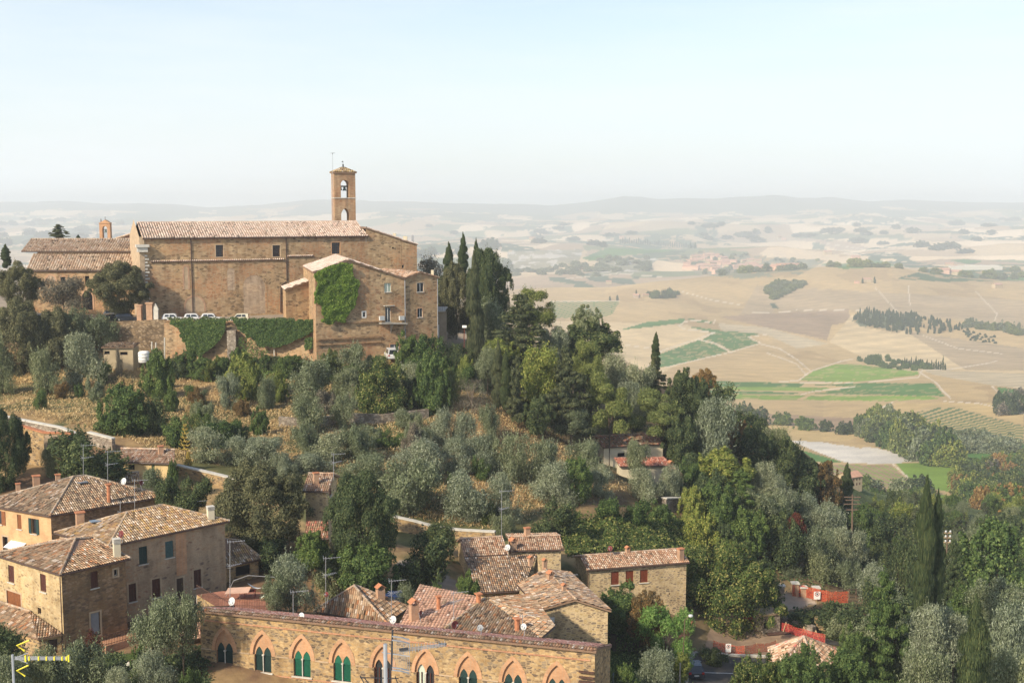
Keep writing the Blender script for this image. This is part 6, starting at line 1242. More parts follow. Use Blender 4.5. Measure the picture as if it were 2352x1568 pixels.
ROWS = [
 ('holm', -5, 90, 606, 700, 231, 'broad evergreen oak on the terrace at the left edge'),
 ('olive', 97, 190, 640, 708, 230, 'thin small tree with dark trunk on the terrace before the left wing', dict(mat='grey', shape='olive')),
 ('holm', 205, 335, 606, 708, 229, 'big round evergreen oak over the dark parked car'),
 ('cypress', 3, 22, 565, 612, 262, 'tiny dark cypress beyond the wing at the far left'), ('cedar', 115, 158, 517, 556, 275, 'ragged cedar top above the roof of the left wing'), ('cypress', 175, 184, 540, 556, 276, 'very small cypress tip above the left wing roof'),
 ('bush', 262, 300, 690, 715, 231, 'dark shrub under the big terrace oak', Bm('holm')),
 ('holm', -20, 110, 695, 860, 219, 'massive brown green oak mass below the terrace at left', dict(name='holm_oak')), ('holm', 60, 185, 715, 865, 221, 'dark oak with brownish crown between the left mass and the silver olive'), ('olive', 140, 215, 710, 790, 224, 'grey green tree on the bank under the parked cars'), ('olive', 190, 272, 725, 795, 224.5, 'grey green tree just left of the cream shed'),
 ('silver', 150, 236, 768, 886, 0, 'tall pale olive left of the cream shed'), ('olive', 75, 137, 805, 902, 0, 'slim dusky olive on the dry slope at left'), ('olive', -25, 28, 780, 905, 0, 'olive cut by the left edge above the path'),
 ('olive', 264, 280, 800, 872, 0, 'sparse young tree before the shed wall', dict(mat='grey', shape='olive')),
 ('green', 325, 392, 808, 912, 0, 'dense green tree below the broken gate'), ('green', 385, 432, 828, 868, 0, 'low dark green shrub beside the dense green tree', Bm('oak')), ('green', 432, 500, 824, 870, 0, 'rounded dark shrub under the first ivy curtain', Bm('green')), ('green', 500, 530, 822, 862, 0, 'small green shrub under the bare pilaster', Bm('green')),
 ('bright', 515, 595, 815, 915, 0, 'yellow green broad tree under the ivy wall'), ('green', 225, 330, 888, 996, 0, 'big dark green bushy tree in the dry grass'), ('green', 318, 378, 915, 998, 0, 'darker half of the twin bushy trees in the dry grass', dict(mat='oak')),
 ('bush', 375, 435, 955, 1022, 0, 'green brambles right of the twin bushy trees', Bm('green')), ('bright', 435, 490, 958, 1010, 0, 'round green shrub with yellow tips', Bm('laurel')), ('bright', 466, 548, 968, 1022, 0, 'bright green creeper mound behind the silver olives', Bm('ivy')),
 ('silver', 500, 552, 860, 942, 0, 'small slanting grey olive in tall straw'), ('green', 377, 410, 898, 944, 0, 'young sapling with a few leaves in dry grass'), ('silver', 438, 527, 984, 1062, 0, 'silvery olive right of the yellow spindly conifer'), ('silver', 520, 592, 1000, 1066, 0, 'silvery olive beside the yellow conifer pair'),
 ('holm', -45, 56, 946, 1112, 143, 'dark dense conifer like tree at the left edge above the roofs', dict(mat='oak')), ('green', 132, 272, 996, 1098, 143, 'leafy dark tree with antennas before it', dict(mat='oak')), ('olive', 96, 128, 1020, 1050, 146, 'bluish shrub beside the green gate', Bm('olive')),
 ('green', 551, 600, 818, 852, 0, 'hedge clump nearest the first ivy curtain', Bm('green')), ('green', 596, 650, 820, 852, 0, 'hedge clump at the foot of the white post', Bm('oak')), ('green', 645, 702, 818, 850, 0, 'hedge clump below the second ivy curtain', Bm('green')), ('laurel', 738, 782, 804, 856, 0, 'round glossy laurel at the corner of the gabled block'), ('olive', 780, 838, 792, 874, 0, 'dusky olive before the gabled block wall'), ('olive', 835, 888, 816, 852, 0, 'low grey green shrub left of the white van', Bm('olive')),
 ('bright', 551, 600, 835, 920, 0, 'sunlit yellow green tree in front of the hedge'), ('olive', 590, 628, 868, 938, 0, 'dim olive beside the small bright tree'), ('bright', 618, 660, 855, 922, 0, 'small bright tree on a thin pale trunk'), ('olive', 662, 750, 826, 926, 0, 'large feathery olive left of the orange earth patch'), ('olive', 764, 822, 855, 924, 0, 'olive between the feathery olive and the domed laurel'),
 ('laurel', 822, 928, 832, 950, 0, 'big domed laurel with yellowish leaf tips in mid slope'), ('green', 908, 964, 764, 836, 0, 'leafy tree against the annex foot right of the van'), ('bright', 950, 1018, 772, 850, 0, 'bright green fig like tree at the annex corner', dict(mat='ivy')), ('silver', 900, 980, 836, 890, 0, 'row of pale olive shoots right of the domed laurel'), ('oak', 918, 970, 868, 932, 0, 'shadowy dark tree right of the domed laurel'),
 ('bright', 955, 1028, 822, 950, 0, 'tall mixed yellow green tree below the driveway', dict(mat='green')), ('green', 1014, 1066, 792, 850, 0, 'clipped dark hedge below the driveway', Bm('oak')), ('green', 1055, 1090, 800, 852, 0, 'dark hedge end under the tall cypress', Bm('oak')), ('bright', 1058, 1092, 820, 880, 0, 'yellow green shrub under the hedge end'), ('silver', 1088, 1136, 825, 900, 0, 'blue grey olive below the tall cypress'), ('grey', 1048, 1120, 868, 948, 0, 'leafless grey branched tree in mid slope', dict(trunk='bare')), ('olive', 1010, 1056, 850, 930, 0, 'murky green tree left of the leafless tree', dict(mat='pine', shape='olive')),
 ('olive', 672, 744, 912, 990, 0, 'round olive above the dry stone terrace wall'), ('olive', 762, 816, 908, 982, 0, 'upright olive above the dry stone wall'), ('green', 577, 616, 938, 998, 0, 'small cone shaped green tree in straw grass'), ('olive', 905, 962, 940, 984, 0, 'small faint olive under the domed laurel'), ('silver', 985, 1040, 940, 1020, 0, 'left one of a pair of pale olives in orange grass'), ('silver', 1035, 1092, 946, 1022, 0, 'right one of a pair of pale olives in orange grass'), ('olive', 1102, 1146, 930, 1008, 0, 'dark olive below the leafless tree'),
 ('olive', 672, 734, 976, 1046, 0, 'olive right under the dry stone wall'), ('silver', 700, 808, 994, 1054, 0, 'spreading silver olive with twisted branches'), ('olive', 785, 856, 980, 1056, 0, 'olive right of the spreading silver one'), ('bush', 858, 903, 990, 1028, 0, 'small deep green bush in yellow grass', Bm('green')), ('bush', 902, 932, 994, 1026, 0, 'tiny deep green bush beside another in yellow grass', Bm('green')), ('olive', 928, 992, 984, 1034, 0, 'low olive right of the two small bushes'),
 ('silver', 908, 1018, 1012, 1088, 0, 'broad pale olive at the centre of the grove'), ('silver', 1010, 1075, 1005, 1085, 0, 'pale olive joined to the broad central one'), ('silver', 1068, 1145, 1000, 1086, 0, 'pale olive at the right of the central trio'), ('silver', 672, 758, 1042, 1082, 0, 'low silver olive behind the narrow stone house'), ('silver', 560, 646, 1002, 1072, 0, 'silver olive above the garden wall'), ('silver', 620, 676, 1040, 1092, 0, 'small silver olive left of the narrow stone house'),
 ('holm', 496, 694, 1070, 1262, 132, 'huge dark evergreen oak left of the narrow stone house'), ('holm', 758, 908, 1092, 1302, 125, 'huge egg shaped dark evergreen oak right of the narrow stone house', dict(mat='oak')),
 ('olive', 866, 1008, 1060, 1180, 0, 'large grey green olive above the curved wall'), ('olive', 780, 880, 1045, 1100, 160, 'olive crown behind the egg shaped oak'), ('silver', 1018, 1126, 1086, 1200, 0, 'full silver olive standing alone on dry ground'), ('silver', 1125, 1192, 1090, 1194, 0, 'silver olive with an antenna in front'), ('bush', 1100, 1136, 1152, 1200, 0, 'green and yellow bush beside the lone silver olive', Bm('laurel')),
 ('green', 592, 692, 1236, 1312, 127, 'rounded dark green shrub under the huge left oak', dict(mat='oak')), ('bright', 680, 752, 1222, 1300, 122, 'yellow green shrubs between the two huge oaks', dict(mat='green')), ('green', 775, 900, 1250, 1352, 122.5, 'wide green tree at the foot of the egg shaped oak'), ('silver', 632, 722, 1278, 1398, 112, 'silver olive beside the roof terrace'), ('olive', 718, 800, 1262, 1370, 123, 'soft olive under the green tree'), ('olive', 770, 858, 1282, 1378, 124, 'drooping olive behind the pyramid roof'), ('olive', 600, 662, 1320, 1400, 110, 'dark olive bush at the roof terrace railing', dict(mat='olive')),
 ('green', 914, 1030, 1234, 1346, 127, 'dark dense umbrella shaped tree on the gravel court', dict(mat='oak', name='leafy_tree')), ('green', 978, 1044, 1200, 1252, 139, 'small shadowy tree against the curved wall', dict(mat='oak')), ('green', 1050, 1100, 1316, 1384, 117, 'bright shrub at the corner of the long dark roof', dict(mat='green')), ('olive', 920, 962, 1340, 1392, 118, 'low garden plants by the blue car', Bm('olive')), ('bush', 985, 1030, 1345, 1395, 117, 'vegetable plants in the brown garden bed', Bm('green')),
 ('olive', 297, 400, 1376, 1492, 101, 'grey green olive in front of the patched house'), ('olive', 375, 458, 1368, 1488, 101, 'second grey green olive, touching the corner of the arched facade'), ('red', 176, 232, 1458, 1520, 101, 'purple brown shrub at the foot of the corner house', dict(trunk=None)), ('olive', 40, 150, 1490, 1600, 93, 'olive at the bottom left behind the yellow antenna'), ('olive', 120, 232, 1480, 1610, 94, 'big blurred olive in the lower left garden'), ('silver', 240, 300, 1530, 1600, 92, 'small silver olive on the bottom edge'), ('silver', 310, 395, 1500, 1585, 94, 'silver olive by the garden lamp'), ('green', -40, 56, 1436, 1510, 96, 'dark leafy tree at the lower left edge', dict(mat='oak')), ('olive', -20, 60, 1500, 1600, 90, 'dark olive in the bottom left corner'), ('green', 412, 462, 1535, 1600, 98, 'green shrub at the foot of the porch', Bm('green')), ('green', 300, 345, 1480, 1520, 100, 'low green plants on the garden steps', Bm('green')),
 ('green', 358, 416, 1100, 1170, 133, 'dark round shrub left of the garden wall foot', dict(mat='oak')), ('green', 408, 482, 1102, 1172, 132, 'darkest round tree under the garden wall', dict(mat='oak')), ('olive', 330, 372, 1078, 1128, 134, 'grey shrub in front of the yellow house'), ('bright', 385, 408, 1058, 1100, 147, 'climbing vine at the yellow house corner', Bm('green')),
 ('olive', 1098, 1150, 1004, 1088, 0, 'olive left of the tall bare conifer trunk'), ('olive', 1148, 1216, 1000, 1104, 0, 'olive with yellowish crown left of the pale trunk'), ('olive', 1205, 1280, 1010, 1108, 0, 'dusky olive right of the pale trunk foot'), ('olive', 1300, 1378, 1014, 1086, 0, 'wide olive left of the cream house'), ('silver', 1216, 1314, 1066, 1152, 0, 'tall pale olive pair member in lower grove'), ('green', 1288, 1358, 1056, 1150, 0, 'deep green round tree between two pale olives'), ('silver', 1352, 1412, 1070, 1144, 0, 'pale olive right of the deep green round tree'), ('silver', 1446, 1516, 1078, 1154, 0, 'pale olive below the cream house, left of three'), ('silver', 1505, 1560, 1072, 1154, 0, 'pale olive under the coral roof'), ('silver', 1535, 1578, 1080, 1156, 185, 'pale olive beside the coral roofed lodge'), ('olive', 1440, 1490, 1012, 1090, 188, 'feathery olive hiding the middle of the cream house', dict(mat='olive')),
 ('green', 1362, 1432, 1148, 1206, 0, 'thick green hedge left of the small stone wall end', Bm('ivy')), ('green', 1432, 1490, 1150, 1208, 0, 'thick green hedge middle part', Bm('ivy')), ('green', 1484, 1542, 1152, 1208, 0, 'thick green hedge touching the small wall end', Bm('green')), ('green', 1226, 1316, 1158, 1240, 0, 'leafy dark green tree above the pink farmhouse roof', dict(mat='oak')), ('olive', 1128, 1180, 1180, 1230, 0, 'low shrub behind the pink farmhouse', Bm('olive')),
 ('cypress', 1072, 1109, 600, 832, 222, 'tallest sunlit cypress beside the driveway', dict(mat='cedar')), ('cypress', 1053, 1073, 544, 650, 250, 'pointed dark cypress above the driveway wood'), ('cypress', 1019, 1042, 565, 660, 250, 'dark cypress left of the pointed one'), ('cypress', 1086, 1101, 556, 650, 246, 'cypress tip behind the sunlit cypress'), ('holm', 1076, 1172, 576, 760, 241, 'huge dark pyramidal tree behind the sunlit cypress', dict(mat='oak', shape='oak')), ('holm', 1084, 1140, 620, 790, 234, 'dark shadowed tree right of the sunlit cypress', dict(mat='oak')), ('olive', 1010, 1085, 610, 760, 244, 'grey brown evergreen above the driveway', dict(mat='holm', shape='holm')), ('olive', 955, 1022, 594, 700, 262, 'thin greyish wood edge right of the church end', dict(mat='grey')), ('holm', 965, 1050, 640, 760, 256, 'shadowy dark trees behind the outbuilding', dict(mat='oak')), ('olive', 1100, 1172, 690, 800, 228, 'bluish grey tree in the shade of the crest', dict(mat='olive')),  # tallest cypress: lighter conifer needles stand in for sunlight on it
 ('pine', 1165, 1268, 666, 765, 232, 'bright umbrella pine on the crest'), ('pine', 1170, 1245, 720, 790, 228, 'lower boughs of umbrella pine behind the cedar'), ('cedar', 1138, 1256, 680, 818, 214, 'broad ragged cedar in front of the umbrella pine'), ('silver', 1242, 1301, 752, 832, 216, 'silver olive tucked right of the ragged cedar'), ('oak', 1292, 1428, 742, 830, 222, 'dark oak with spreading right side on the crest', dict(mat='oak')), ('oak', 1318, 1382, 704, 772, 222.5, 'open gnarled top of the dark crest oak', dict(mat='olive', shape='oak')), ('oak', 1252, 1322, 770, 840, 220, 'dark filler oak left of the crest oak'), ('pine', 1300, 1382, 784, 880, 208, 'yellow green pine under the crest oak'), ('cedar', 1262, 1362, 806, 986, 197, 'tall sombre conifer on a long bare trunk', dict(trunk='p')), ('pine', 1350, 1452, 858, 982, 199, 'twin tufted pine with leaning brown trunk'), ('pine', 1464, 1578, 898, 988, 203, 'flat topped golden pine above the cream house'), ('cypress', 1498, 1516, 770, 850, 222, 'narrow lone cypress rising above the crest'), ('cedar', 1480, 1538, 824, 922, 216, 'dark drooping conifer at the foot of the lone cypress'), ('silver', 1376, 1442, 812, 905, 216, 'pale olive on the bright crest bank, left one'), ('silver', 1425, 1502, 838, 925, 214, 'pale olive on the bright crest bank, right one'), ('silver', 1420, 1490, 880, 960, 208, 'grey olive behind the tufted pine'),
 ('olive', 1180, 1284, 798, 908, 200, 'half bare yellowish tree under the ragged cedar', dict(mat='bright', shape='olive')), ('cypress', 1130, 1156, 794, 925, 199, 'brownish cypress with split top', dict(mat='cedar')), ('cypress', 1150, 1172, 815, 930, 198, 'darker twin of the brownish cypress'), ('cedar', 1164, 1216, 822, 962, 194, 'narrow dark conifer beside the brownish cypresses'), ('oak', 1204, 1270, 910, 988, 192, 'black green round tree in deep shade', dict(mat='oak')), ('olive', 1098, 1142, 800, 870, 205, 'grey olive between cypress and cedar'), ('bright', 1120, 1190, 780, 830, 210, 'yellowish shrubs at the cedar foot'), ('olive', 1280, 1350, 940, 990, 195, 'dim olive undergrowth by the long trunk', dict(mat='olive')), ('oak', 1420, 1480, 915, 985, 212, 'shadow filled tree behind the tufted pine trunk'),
 ('oak', 1534, 1600, 850, 945, 212, 'dull green oak right of the drooping conifer'), ('autumn', 1590, 1645, 850, 898, 219, 'orange autumn tree on the crest'), ('oak', 1575, 1640, 870, 960, 212, 'dark oak below the orange tree'), ('green', 1612, 1692, 890, 975, 213, 'green oak on the falling crest right of the orange tree', dict(mat='oak')), ('silver', 1588, 1690, 915, 1035, 203, 'large smooth grey olive on the right flank'), ('oak', 1530, 1600, 960, 1060, 200, 'very dark tree right of the golden pine trunk'), ('rust', 1683, 1726, 966, 1014, 214, 'orange brown tree below the green crest oak'), ('oak', 1692, 1765, 975, 1065, 210, 'dark oak at the bend of the falling crest'), ('oak', 1745, 1830, 1005, 1110, 212, 'dark oak lower on the falling crest'), ('bright', 1597, 1728, 1036, 1125, 191, 'big yellow leaved tree right of the coral roof'), ('oak', 1800, 1884, 1045, 1150, 214, 'brown green oak near the foot of the crest'), ('rust', 1868, 1930, 1062, 1165, 215, 'rust coloured chestnut at the end of the crest'), ('cypress', 1934, 1960, 1072, 1175, 222, 'dark pointed conifer beside the little ochre house', dict(mat='cypress')),
 ('silver', 1718, 1780, 1062, 1130, 193, 'blue grey olive under the dark oaks, upper left'), ('silver', 1758, 1828, 1095, 1165, 192, 'blue grey olive in the middle of the right flank'), ('silver', 1812, 1882, 1135, 1200, 195, 'blue grey olive lower on the right flank'), ('silver', 1868, 1955, 1160, 1245, 192, 'broad silvery olive near the power pole'), ('silver', 1915, 1990, 1210, 1300, 188, 'silvery olive under the power pole'), ('cedar', 1655, 1755, 1085, 1190, 181, 'green conifer with sweeping boughs on the right flank', dict(mat='green', shape='cedar')), ('oak', 1590, 1660, 1120, 1200, 182, 'dark shrubby tree beside the coral roof'), ('green', 1665, 1762, 1168, 1270, 174, 'leafy tree left of the foot path'), ('bright', 1562, 1618, 1120, 1200, 176, 'bright ivy clad tree above the yellow slope'), ('bright', 1560, 1648, 1178, 1275, 168, 'golden green ivy mass at the wall end', dict(mat='bright')), ('oak', 1630, 1690, 1200, 1300, 168, 'deep shade tree behind the linden'), ('red', 1808, 1850, 1180, 1250, 178, 'dark red leaved tree beside the foot path'), ('green', 1775, 1850, 1210, 1300, 175, 'green shrubs around the red tree', dict(mat='oak')), ('olive', 1840, 1920, 1215, 1310, 177, 'olive right of the red tree'), ('olive', 1705, 1790, 1130, 1200, 183, 'dim tree above the foot path', dict(mat='olive')),
 ('green', 1556, 1776, 1250, 1452, 149, 'enormous linden with yellow flecked crown right of the red shuttered house', dict(mat='laurel', shape='holm', name='linden_tree')), ('green', 1700, 1790, 1265, 1395, 158, 'darker tree behind the right side of the linden', dict(mat='oak', shape='holm')), ('olive', 1795, 1840, 1300, 1345, 174, 'small olive behind the brick gate piers'), ('olive', 1852, 1925, 1260, 1335, 176, 'olive right of the gate piers'), ('olive', 1925, 1985, 1290, 1362, 174, 'olive by the rail fence'), ('silver', 1975, 2062, 1296, 1382, 160, 'sunlit pale olive behind the tall conifer'), ('cedar', 1978, 2110, 1328, 1600, 128, 'tall fresh green conifer in the right foreground', dict(mat='green', shape='cedar')), ('bush', 1815, 1900, 1408, 1448, 150, 'dark thicket below the dirt track, left part', Bm('oak')), ('bush', 1880, 1975, 1395, 1460, 148, 'dark thicket below the dirt track, right part', Bm('oak')), ('bush', 1758, 1830, 1400, 1432, 155, 'reddish brambles beside the stone hut', Bm('rust')), ('bush', 1900, 1960, 1418, 1462, 146, 'grey shrub in the dark thicket', Bm('olive')),
 ('cypress', 2108, 2152, 1120, 1410, 126, 'giant cypress at the right, taller twin'), ('cypress', 2138, 2172, 1148, 1400, 127, 'giant cypress at the right, shorter twin'), ('cypress', 2210, 2274, 1390, 1640, 96, 'blue black cypress at the bottom right'), ('cypress', 2102, 2116, 1180, 1222, 260, 'small cypress left of the giant pair'),
 ('cedar', 2160, 2222, 1250, 1420, 146, 'dark conifer in front of the insulator pole', dict(mat='oak', shape='cedar')), ('olive', 2030, 2112, 1240, 1400, 160, 'dim grey green tree left of the giant cypresses', dict(mat='oak')), ('green', 2205, 2370, 1205, 1400, 165, 'broad hazy green tree at the right edge', dict(mat='green')), ('silver', 2095, 2200, 1390, 1530, 124, 'loose willowy olive right of the tall conifer'), ('silver', 2150, 2240, 1400, 1500, 128, 'willowy olive between giant cypress and blue cypress'), ('silver', 2255, 2370, 1390, 1560, 118, 'big soft olive in the bottom right corner'), ('olive', 2080, 2180, 1490, 1620, 112, 'blurred olive on the bottom edge right'), ('olive', 2270, 2380, 1500, 1640, 100, 'shadowy olive in the lower right corner'), ('green', 2180, 2250, 1340, 1420, 145, 'thin green shoots before the giant cypress', dict(mat='green')), ('olive', 2230, 2330, 1330, 1420, 140, 'grey green tree under the broad hazy tree'),
 ('laurel', 1690, 1800, 1508, 1620, 106, 'sprawling leafy bush on the bottom edge, left part'), ('laurel', 1780, 1900, 1492, 1620, 105, 'sprawling leafy bush covering the pavilion roof', dict(mat='green')), ('green', 1880, 2000, 1498, 1620, 110, 'leafy bush with flowers right of the pavilion'), ('green', 1930, 1990, 1440, 1530, 126, 'slender green shoots beside the dry bank'),
 ('feather', 1470, 1592, 1394, 1520, 127, 'bright feathery drooping tree beside the parking'), ('green', 1376, 1500, 1348, 1450, 132, 'green shrub mass below the three red shutters', dict(mat='green')), ('rust', 1444, 1532, 1362, 1462, 130, 'brown green magnolia like tree below the red shutters', dict(mat='rust')), ('silver', 1462, 1548, 1494, 1600, 112, 'grey olive shrub on the bottom edge by the lawn'), ('bright', 1535, 1580, 1500, 1560, 116, 'pale variegated bush on the bottom edge'), ('green', 1400, 1470, 1530, 1600, 110, 'green shrub on the lawn edge', Bm('green')), ('bush', 1612, 1664, 1488, 1528, 133, 'round clipped bush by the orange netting', Bm('oak')),
]
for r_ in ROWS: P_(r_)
def hedge(pts, w, h, mat, label):
    P = [hit(u, v, 80, 200) for u, v in pts]; C_, N_ = [], []; rng = np.random.default_rng(len(label));
    for a, b in zip(P, P[1:]):
        L = (b - a).length; n = int(L * 420); t = rng.uniform(0, 1, n); s = rng.uniform(-1, 1, n); k = rng.uniform(0, 1, n); top = rng.uniform(0, 1, n) < .4; d = (b - a).normalized(); sd = Vector((-d.y, d.x, 0))
        side = np.where(top, s, np.sign(s)) * w / 2; zz = np.where(top, h, k * h) + rng.normal(0, .06, n)
        X = a.x + (b.x - a.x) * t + sd.x * side; Y = a.y + (b.y - a.y) * t + sd.y * side; Z = a.z + (b.z - a.z) * t + zz; C_.append(np.stack([X, Y, Z], 1)); nn = np.stack([np.where(top, 0, sd.x * np.sign(s)), np.where(top, 0, sd.y * np.sign(s)), np.where(top, 1., .1)], 1); N_.append(nn + rng.normal(0, .5, nn.shape))
    C_ = np.concatenate(C_); N_ = np.concatenate(N_); o = np.array(P[0]); me = cloud_mesh('leaves', C_ - o, N_, np.full(len(C_), .11), 1.4, np.clip(rng.normal(.5, .25, len(C_)), 0, 1), mat, rng)
    th = empty('hedge', P[0], label, 'hedge'); c = bpy.data.objects.new('leaves', me); COL.objects.link(c); c.parent = th
    m = MB();
    for a, b in zip(P, P[1:]): m.beam(a + Vector((0, 0, h * .4)), b + Vector((0, 0, h * .4)), w * .8, h * .85)
    m.build('branches', 'bark', th, origin=tuple(P[0]))
hedge([(1255, 1484), (1330, 1482), (1402, 1480)], 1.2, 1.7, 'laurel', 'clipped hedge in front of the golden gable wall'); hedge([(1406, 1490), (1450, 1492), (1508, 1496)], 1.3, 1.9, 'green', 'clipped hedge along the lawn right of the gable wall')
hedge([(380, 742), (470, 741), (560, 740), (640, 739), (725, 738)], 1.0, .3, 'oak', 'x') if False else None
def ivy(name, label, plane, outline, mat, dens, size=.16, push=.12, lump=.75):
    p0, p1 = plane; d = Vector((p1[0] - p0[0], p1[1] - p0[1], 0)).normalized(); out = Vector((d.y, -d.x, 0)); rng = np.random.default_rng(len(label))
    L2 = [(vplane(p0, p1, u, v)) for u, v in outline]; s = [(Vector(q) - Vector((p0[0], p0[1], 0))).dot(d) for q in L2]; z = [q.z for q in L2]; poly = list(zip(s, z))
    area = (max(s) - min(s)) * (max(z) - min(z)); n = int(area * dens); S = rng.uniform(min(s), max(s), n); Z = rng.uniform(min(z), max(z), n); wob = (fbm(S * 1.3, Z * 1.3, 5, 3) - .5) * 1.3
    m = in_poly(S + wob, Z + wob * .7, poly); S, Z = S[m], Z[m]; th = push + lump * fbm(S * .9, Z * 1.1, 9, 3) + rng.uniform(0, .08, len(S))
    b0 = Vector((p0[0], p0[1], 0)); X = b0.x + d.x * S + out.x * th; Y = b0.y + d.y * S + out.y * th; C_ = np.stack([X, Y, Z], 1); N_ = np.tile([out.x, out.y, .35], (len(S), 1)) + rng.normal(0, .5, (len(S), 3)); o = np.array([X.mean(), Y.mean(), Z.min()])
    T = np.clip(.35 + .5 * fbm(S * 2.2, Z * 2.2, 4, 3) + rng.normal(0, .15, len(S)), 0, 1); me = cloud_mesh(name, C_ - o, N_, np.full(len(S), size), 1.3, T, mat, rng, -.4); ob = bpy.data.objects.new(name, me); ob.location = o; link(ob); tag(ob, label, 'ivy')
gp0, gp1 = (gl.x - gb_.x * .0, gl.y), (gr.x, gr.y)
ivy('ivy', 'bright green ivy shield covering the gable of the block beside the church', (gl, gr), [z2(690, 1275), z2(850, 1205), z2(1000, 1190), z2(1045, 1290), z2(1085, 1380), z2(1075, 1500), z2(1040, 1590), z2(960, 1690), z2(945, 1740), z2(880, 1700), z2(830, 1755), z2(760, 1740), z2(735, 1600), z2(680, 1560), z2(690, 1400)], 'ivyb', 300, .19)
RP = (Vector((T_EDGE[2].x, T_EDGE[2].y - 1.4, 0)), Vector((T_EDGE[4].x, T_EDGE[4].y - 1.4, 0)))
ivy('ivy', 'dark green ivy wedge hanging from the retaining wall, left of the bare pilaster', RP, [z3(1575, 250), z3(2095, 240), z3(2070, 330), z3(2040, 410), z3(1970, 480), z3(1890, 540), z3(1840, 600), z3(1790, 550), z3(1710, 460), z3(1680, 370)], 'ivy', 210, .17, .15, .6)
ivy('ivy', 'long dark green ivy curtain on the retaining wall, right of the bare pilaster', RP, [z4(-70, 240), z4(720, 240), z4(725, 300), z4(640, 370), z4(540, 410), z4(420, 470), z4(300, 500), z4(180, 470), z4(110, 400), z4(30, 360), z4(0, 310), z4(-40, 275)], 'ivy', 210, .17, .15, .6)
ivy('ivy', 'thin ivy trailing at the foot of the right curtain', RP, [z4(0, 380), z4(110, 420), z4(180, 500), z4(300, 540), z4(180, 580), z4(60, 560), z4(-30, 460)], 'ivy', 35, .13, .1, .2)
ivy('ivy', 'small hanging ivy patch beside the buttress', RP, [z4(590, 420), z4(670, 400), z4(665, 500), z4(610, 520)], 'ivy', 130, .15, .1, .2)
def bank(label, outline, mats, n, size, hmax, name='undergrowth', up=.5, el=1.5, seed=1, d0=90, d1=330, cat=None):
    rng = np.random.default_rng(seed); us = [p[0] for p in outline]; vv = [p[1] for p in outline]; U = rng.uniform(min(us), max(us), n); V = rng.uniform(min(vv), max(vv), n); m = in_poly(U, V, outline); U, V = U[m], V[m]
    x = (U - CU) / F; y = (CV - V) / F; ry = CP + y * SP; rz = -SP + y * CP; D = np.linspace(d0, d1, 130); lo = np.full(len(U), float(d1)); done = np.zeros(len(U), bool)
    gx = (x / ry)[:, None] * D[None]; gzv = ground_h(gx.ravel(), np.tile(D, len(U))).reshape(gx.shape); below = (rz / ry)[:, None] * D[None] <= gzv; i = np.argmax(below, 1); ok = below.any(1) & (i > 0)
    j = np.arange(len(U)); f0 = gzv[j, i - 1] - (rz / ry) * D[i - 1]; f1 = gzv[j, i] - (rz / ry) * D[i]; t = np.clip(f0 / (f0 - f1 + 1e-9), 0, 1); Dh = D[i - 1] + (D[i] - D[i - 1]) * t; Dh, xx, yy = Dh[ok], x[ok], ry[ok]
    X = xx / yy * Dh + rng.normal(0, .25, len(Dh)); Y = Dh + rng.normal(0, .4, len(Dh)); g = ground_h(X, Y); lump = fbm(X / 2.2, Y / 2.2, seed, 3); Z = g + rng.uniform(.0, 1, len(X)) ** .7 * hmax * np.clip(lump * 2 - .5, .1, 1.4); C_ = np.stack([X, Y, Z], 1); N_ = np.stack([rng.normal(0, .6, len(X)), rng.normal(-.3, .6, len(X)), np.full(len(X), .8)], 1)
    o = C_.mean(0); T = np.clip(.2 + .6 * lump + rng.normal(0, .2, len(X)), 0, 1); me = cloud_mesh(name, C_ - o, N_, np.full(len(X), size), el, T, mats, rng, up); ob = bpy.data.objects.new(name, me); ob.location = o; link(ob); tag(ob, label, cat, kind='stuff'); return ob
bank('tangle of brambles and creepers on the yellow green bank above the farmhouses', [(1300, 1200), (1560, 1195), (1600, 1250), (1640, 1300), (1560, 1290), (1420, 1262), (1310, 1275), (1290, 1240)], 'laurel', 60000, .17, 1.5, seed=3)
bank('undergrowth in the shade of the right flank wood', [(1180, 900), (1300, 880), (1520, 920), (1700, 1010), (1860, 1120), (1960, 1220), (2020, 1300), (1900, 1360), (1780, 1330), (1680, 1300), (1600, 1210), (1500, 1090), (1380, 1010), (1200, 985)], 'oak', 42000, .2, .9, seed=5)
bank('low scrub between the olives', [(650, 840), (1150, 850), (1300, 1000), (1500, 1120), (1350, 1160), (1150, 1210), (950, 1170), (640, 1060), (640, 950)], 'olive', 8000, .13, .5, seed=6)
bank('green weeds along the foot of the terrace wall', [(380, 832), (740, 838), (1000, 845), (1100, 860), (1060, 900), (700, 870), (480, 878), (330, 860)], 'green', 30000, .17, 1.1, seed=7)
bank('dark garden plants in the lower left corner', [(150, 1490), (240, 1480), (300, 1530), (400, 1500), (480, 1490), (480, 1600), (0, 1600), (0, 1500)], 'oak', 16000, .13, .7, seed=12, d0=70, d1=130)
bank('weeds in the bottom right gardens', [(1400, 1500), (1580, 1500), (1580, 1600), (1400, 1600)], 'green', 9000, .12, .4, seed=8, d0=80)
bank('dark scrub under the lower right trees', [(1820, 1405), (2000, 1390), (2120, 1300), (2352, 1180), (2352, 1568), (1980, 1568), (1980, 1470), (1900, 1435)], 'oak', 42000, .24, 1.3, seed=9, d0=80)
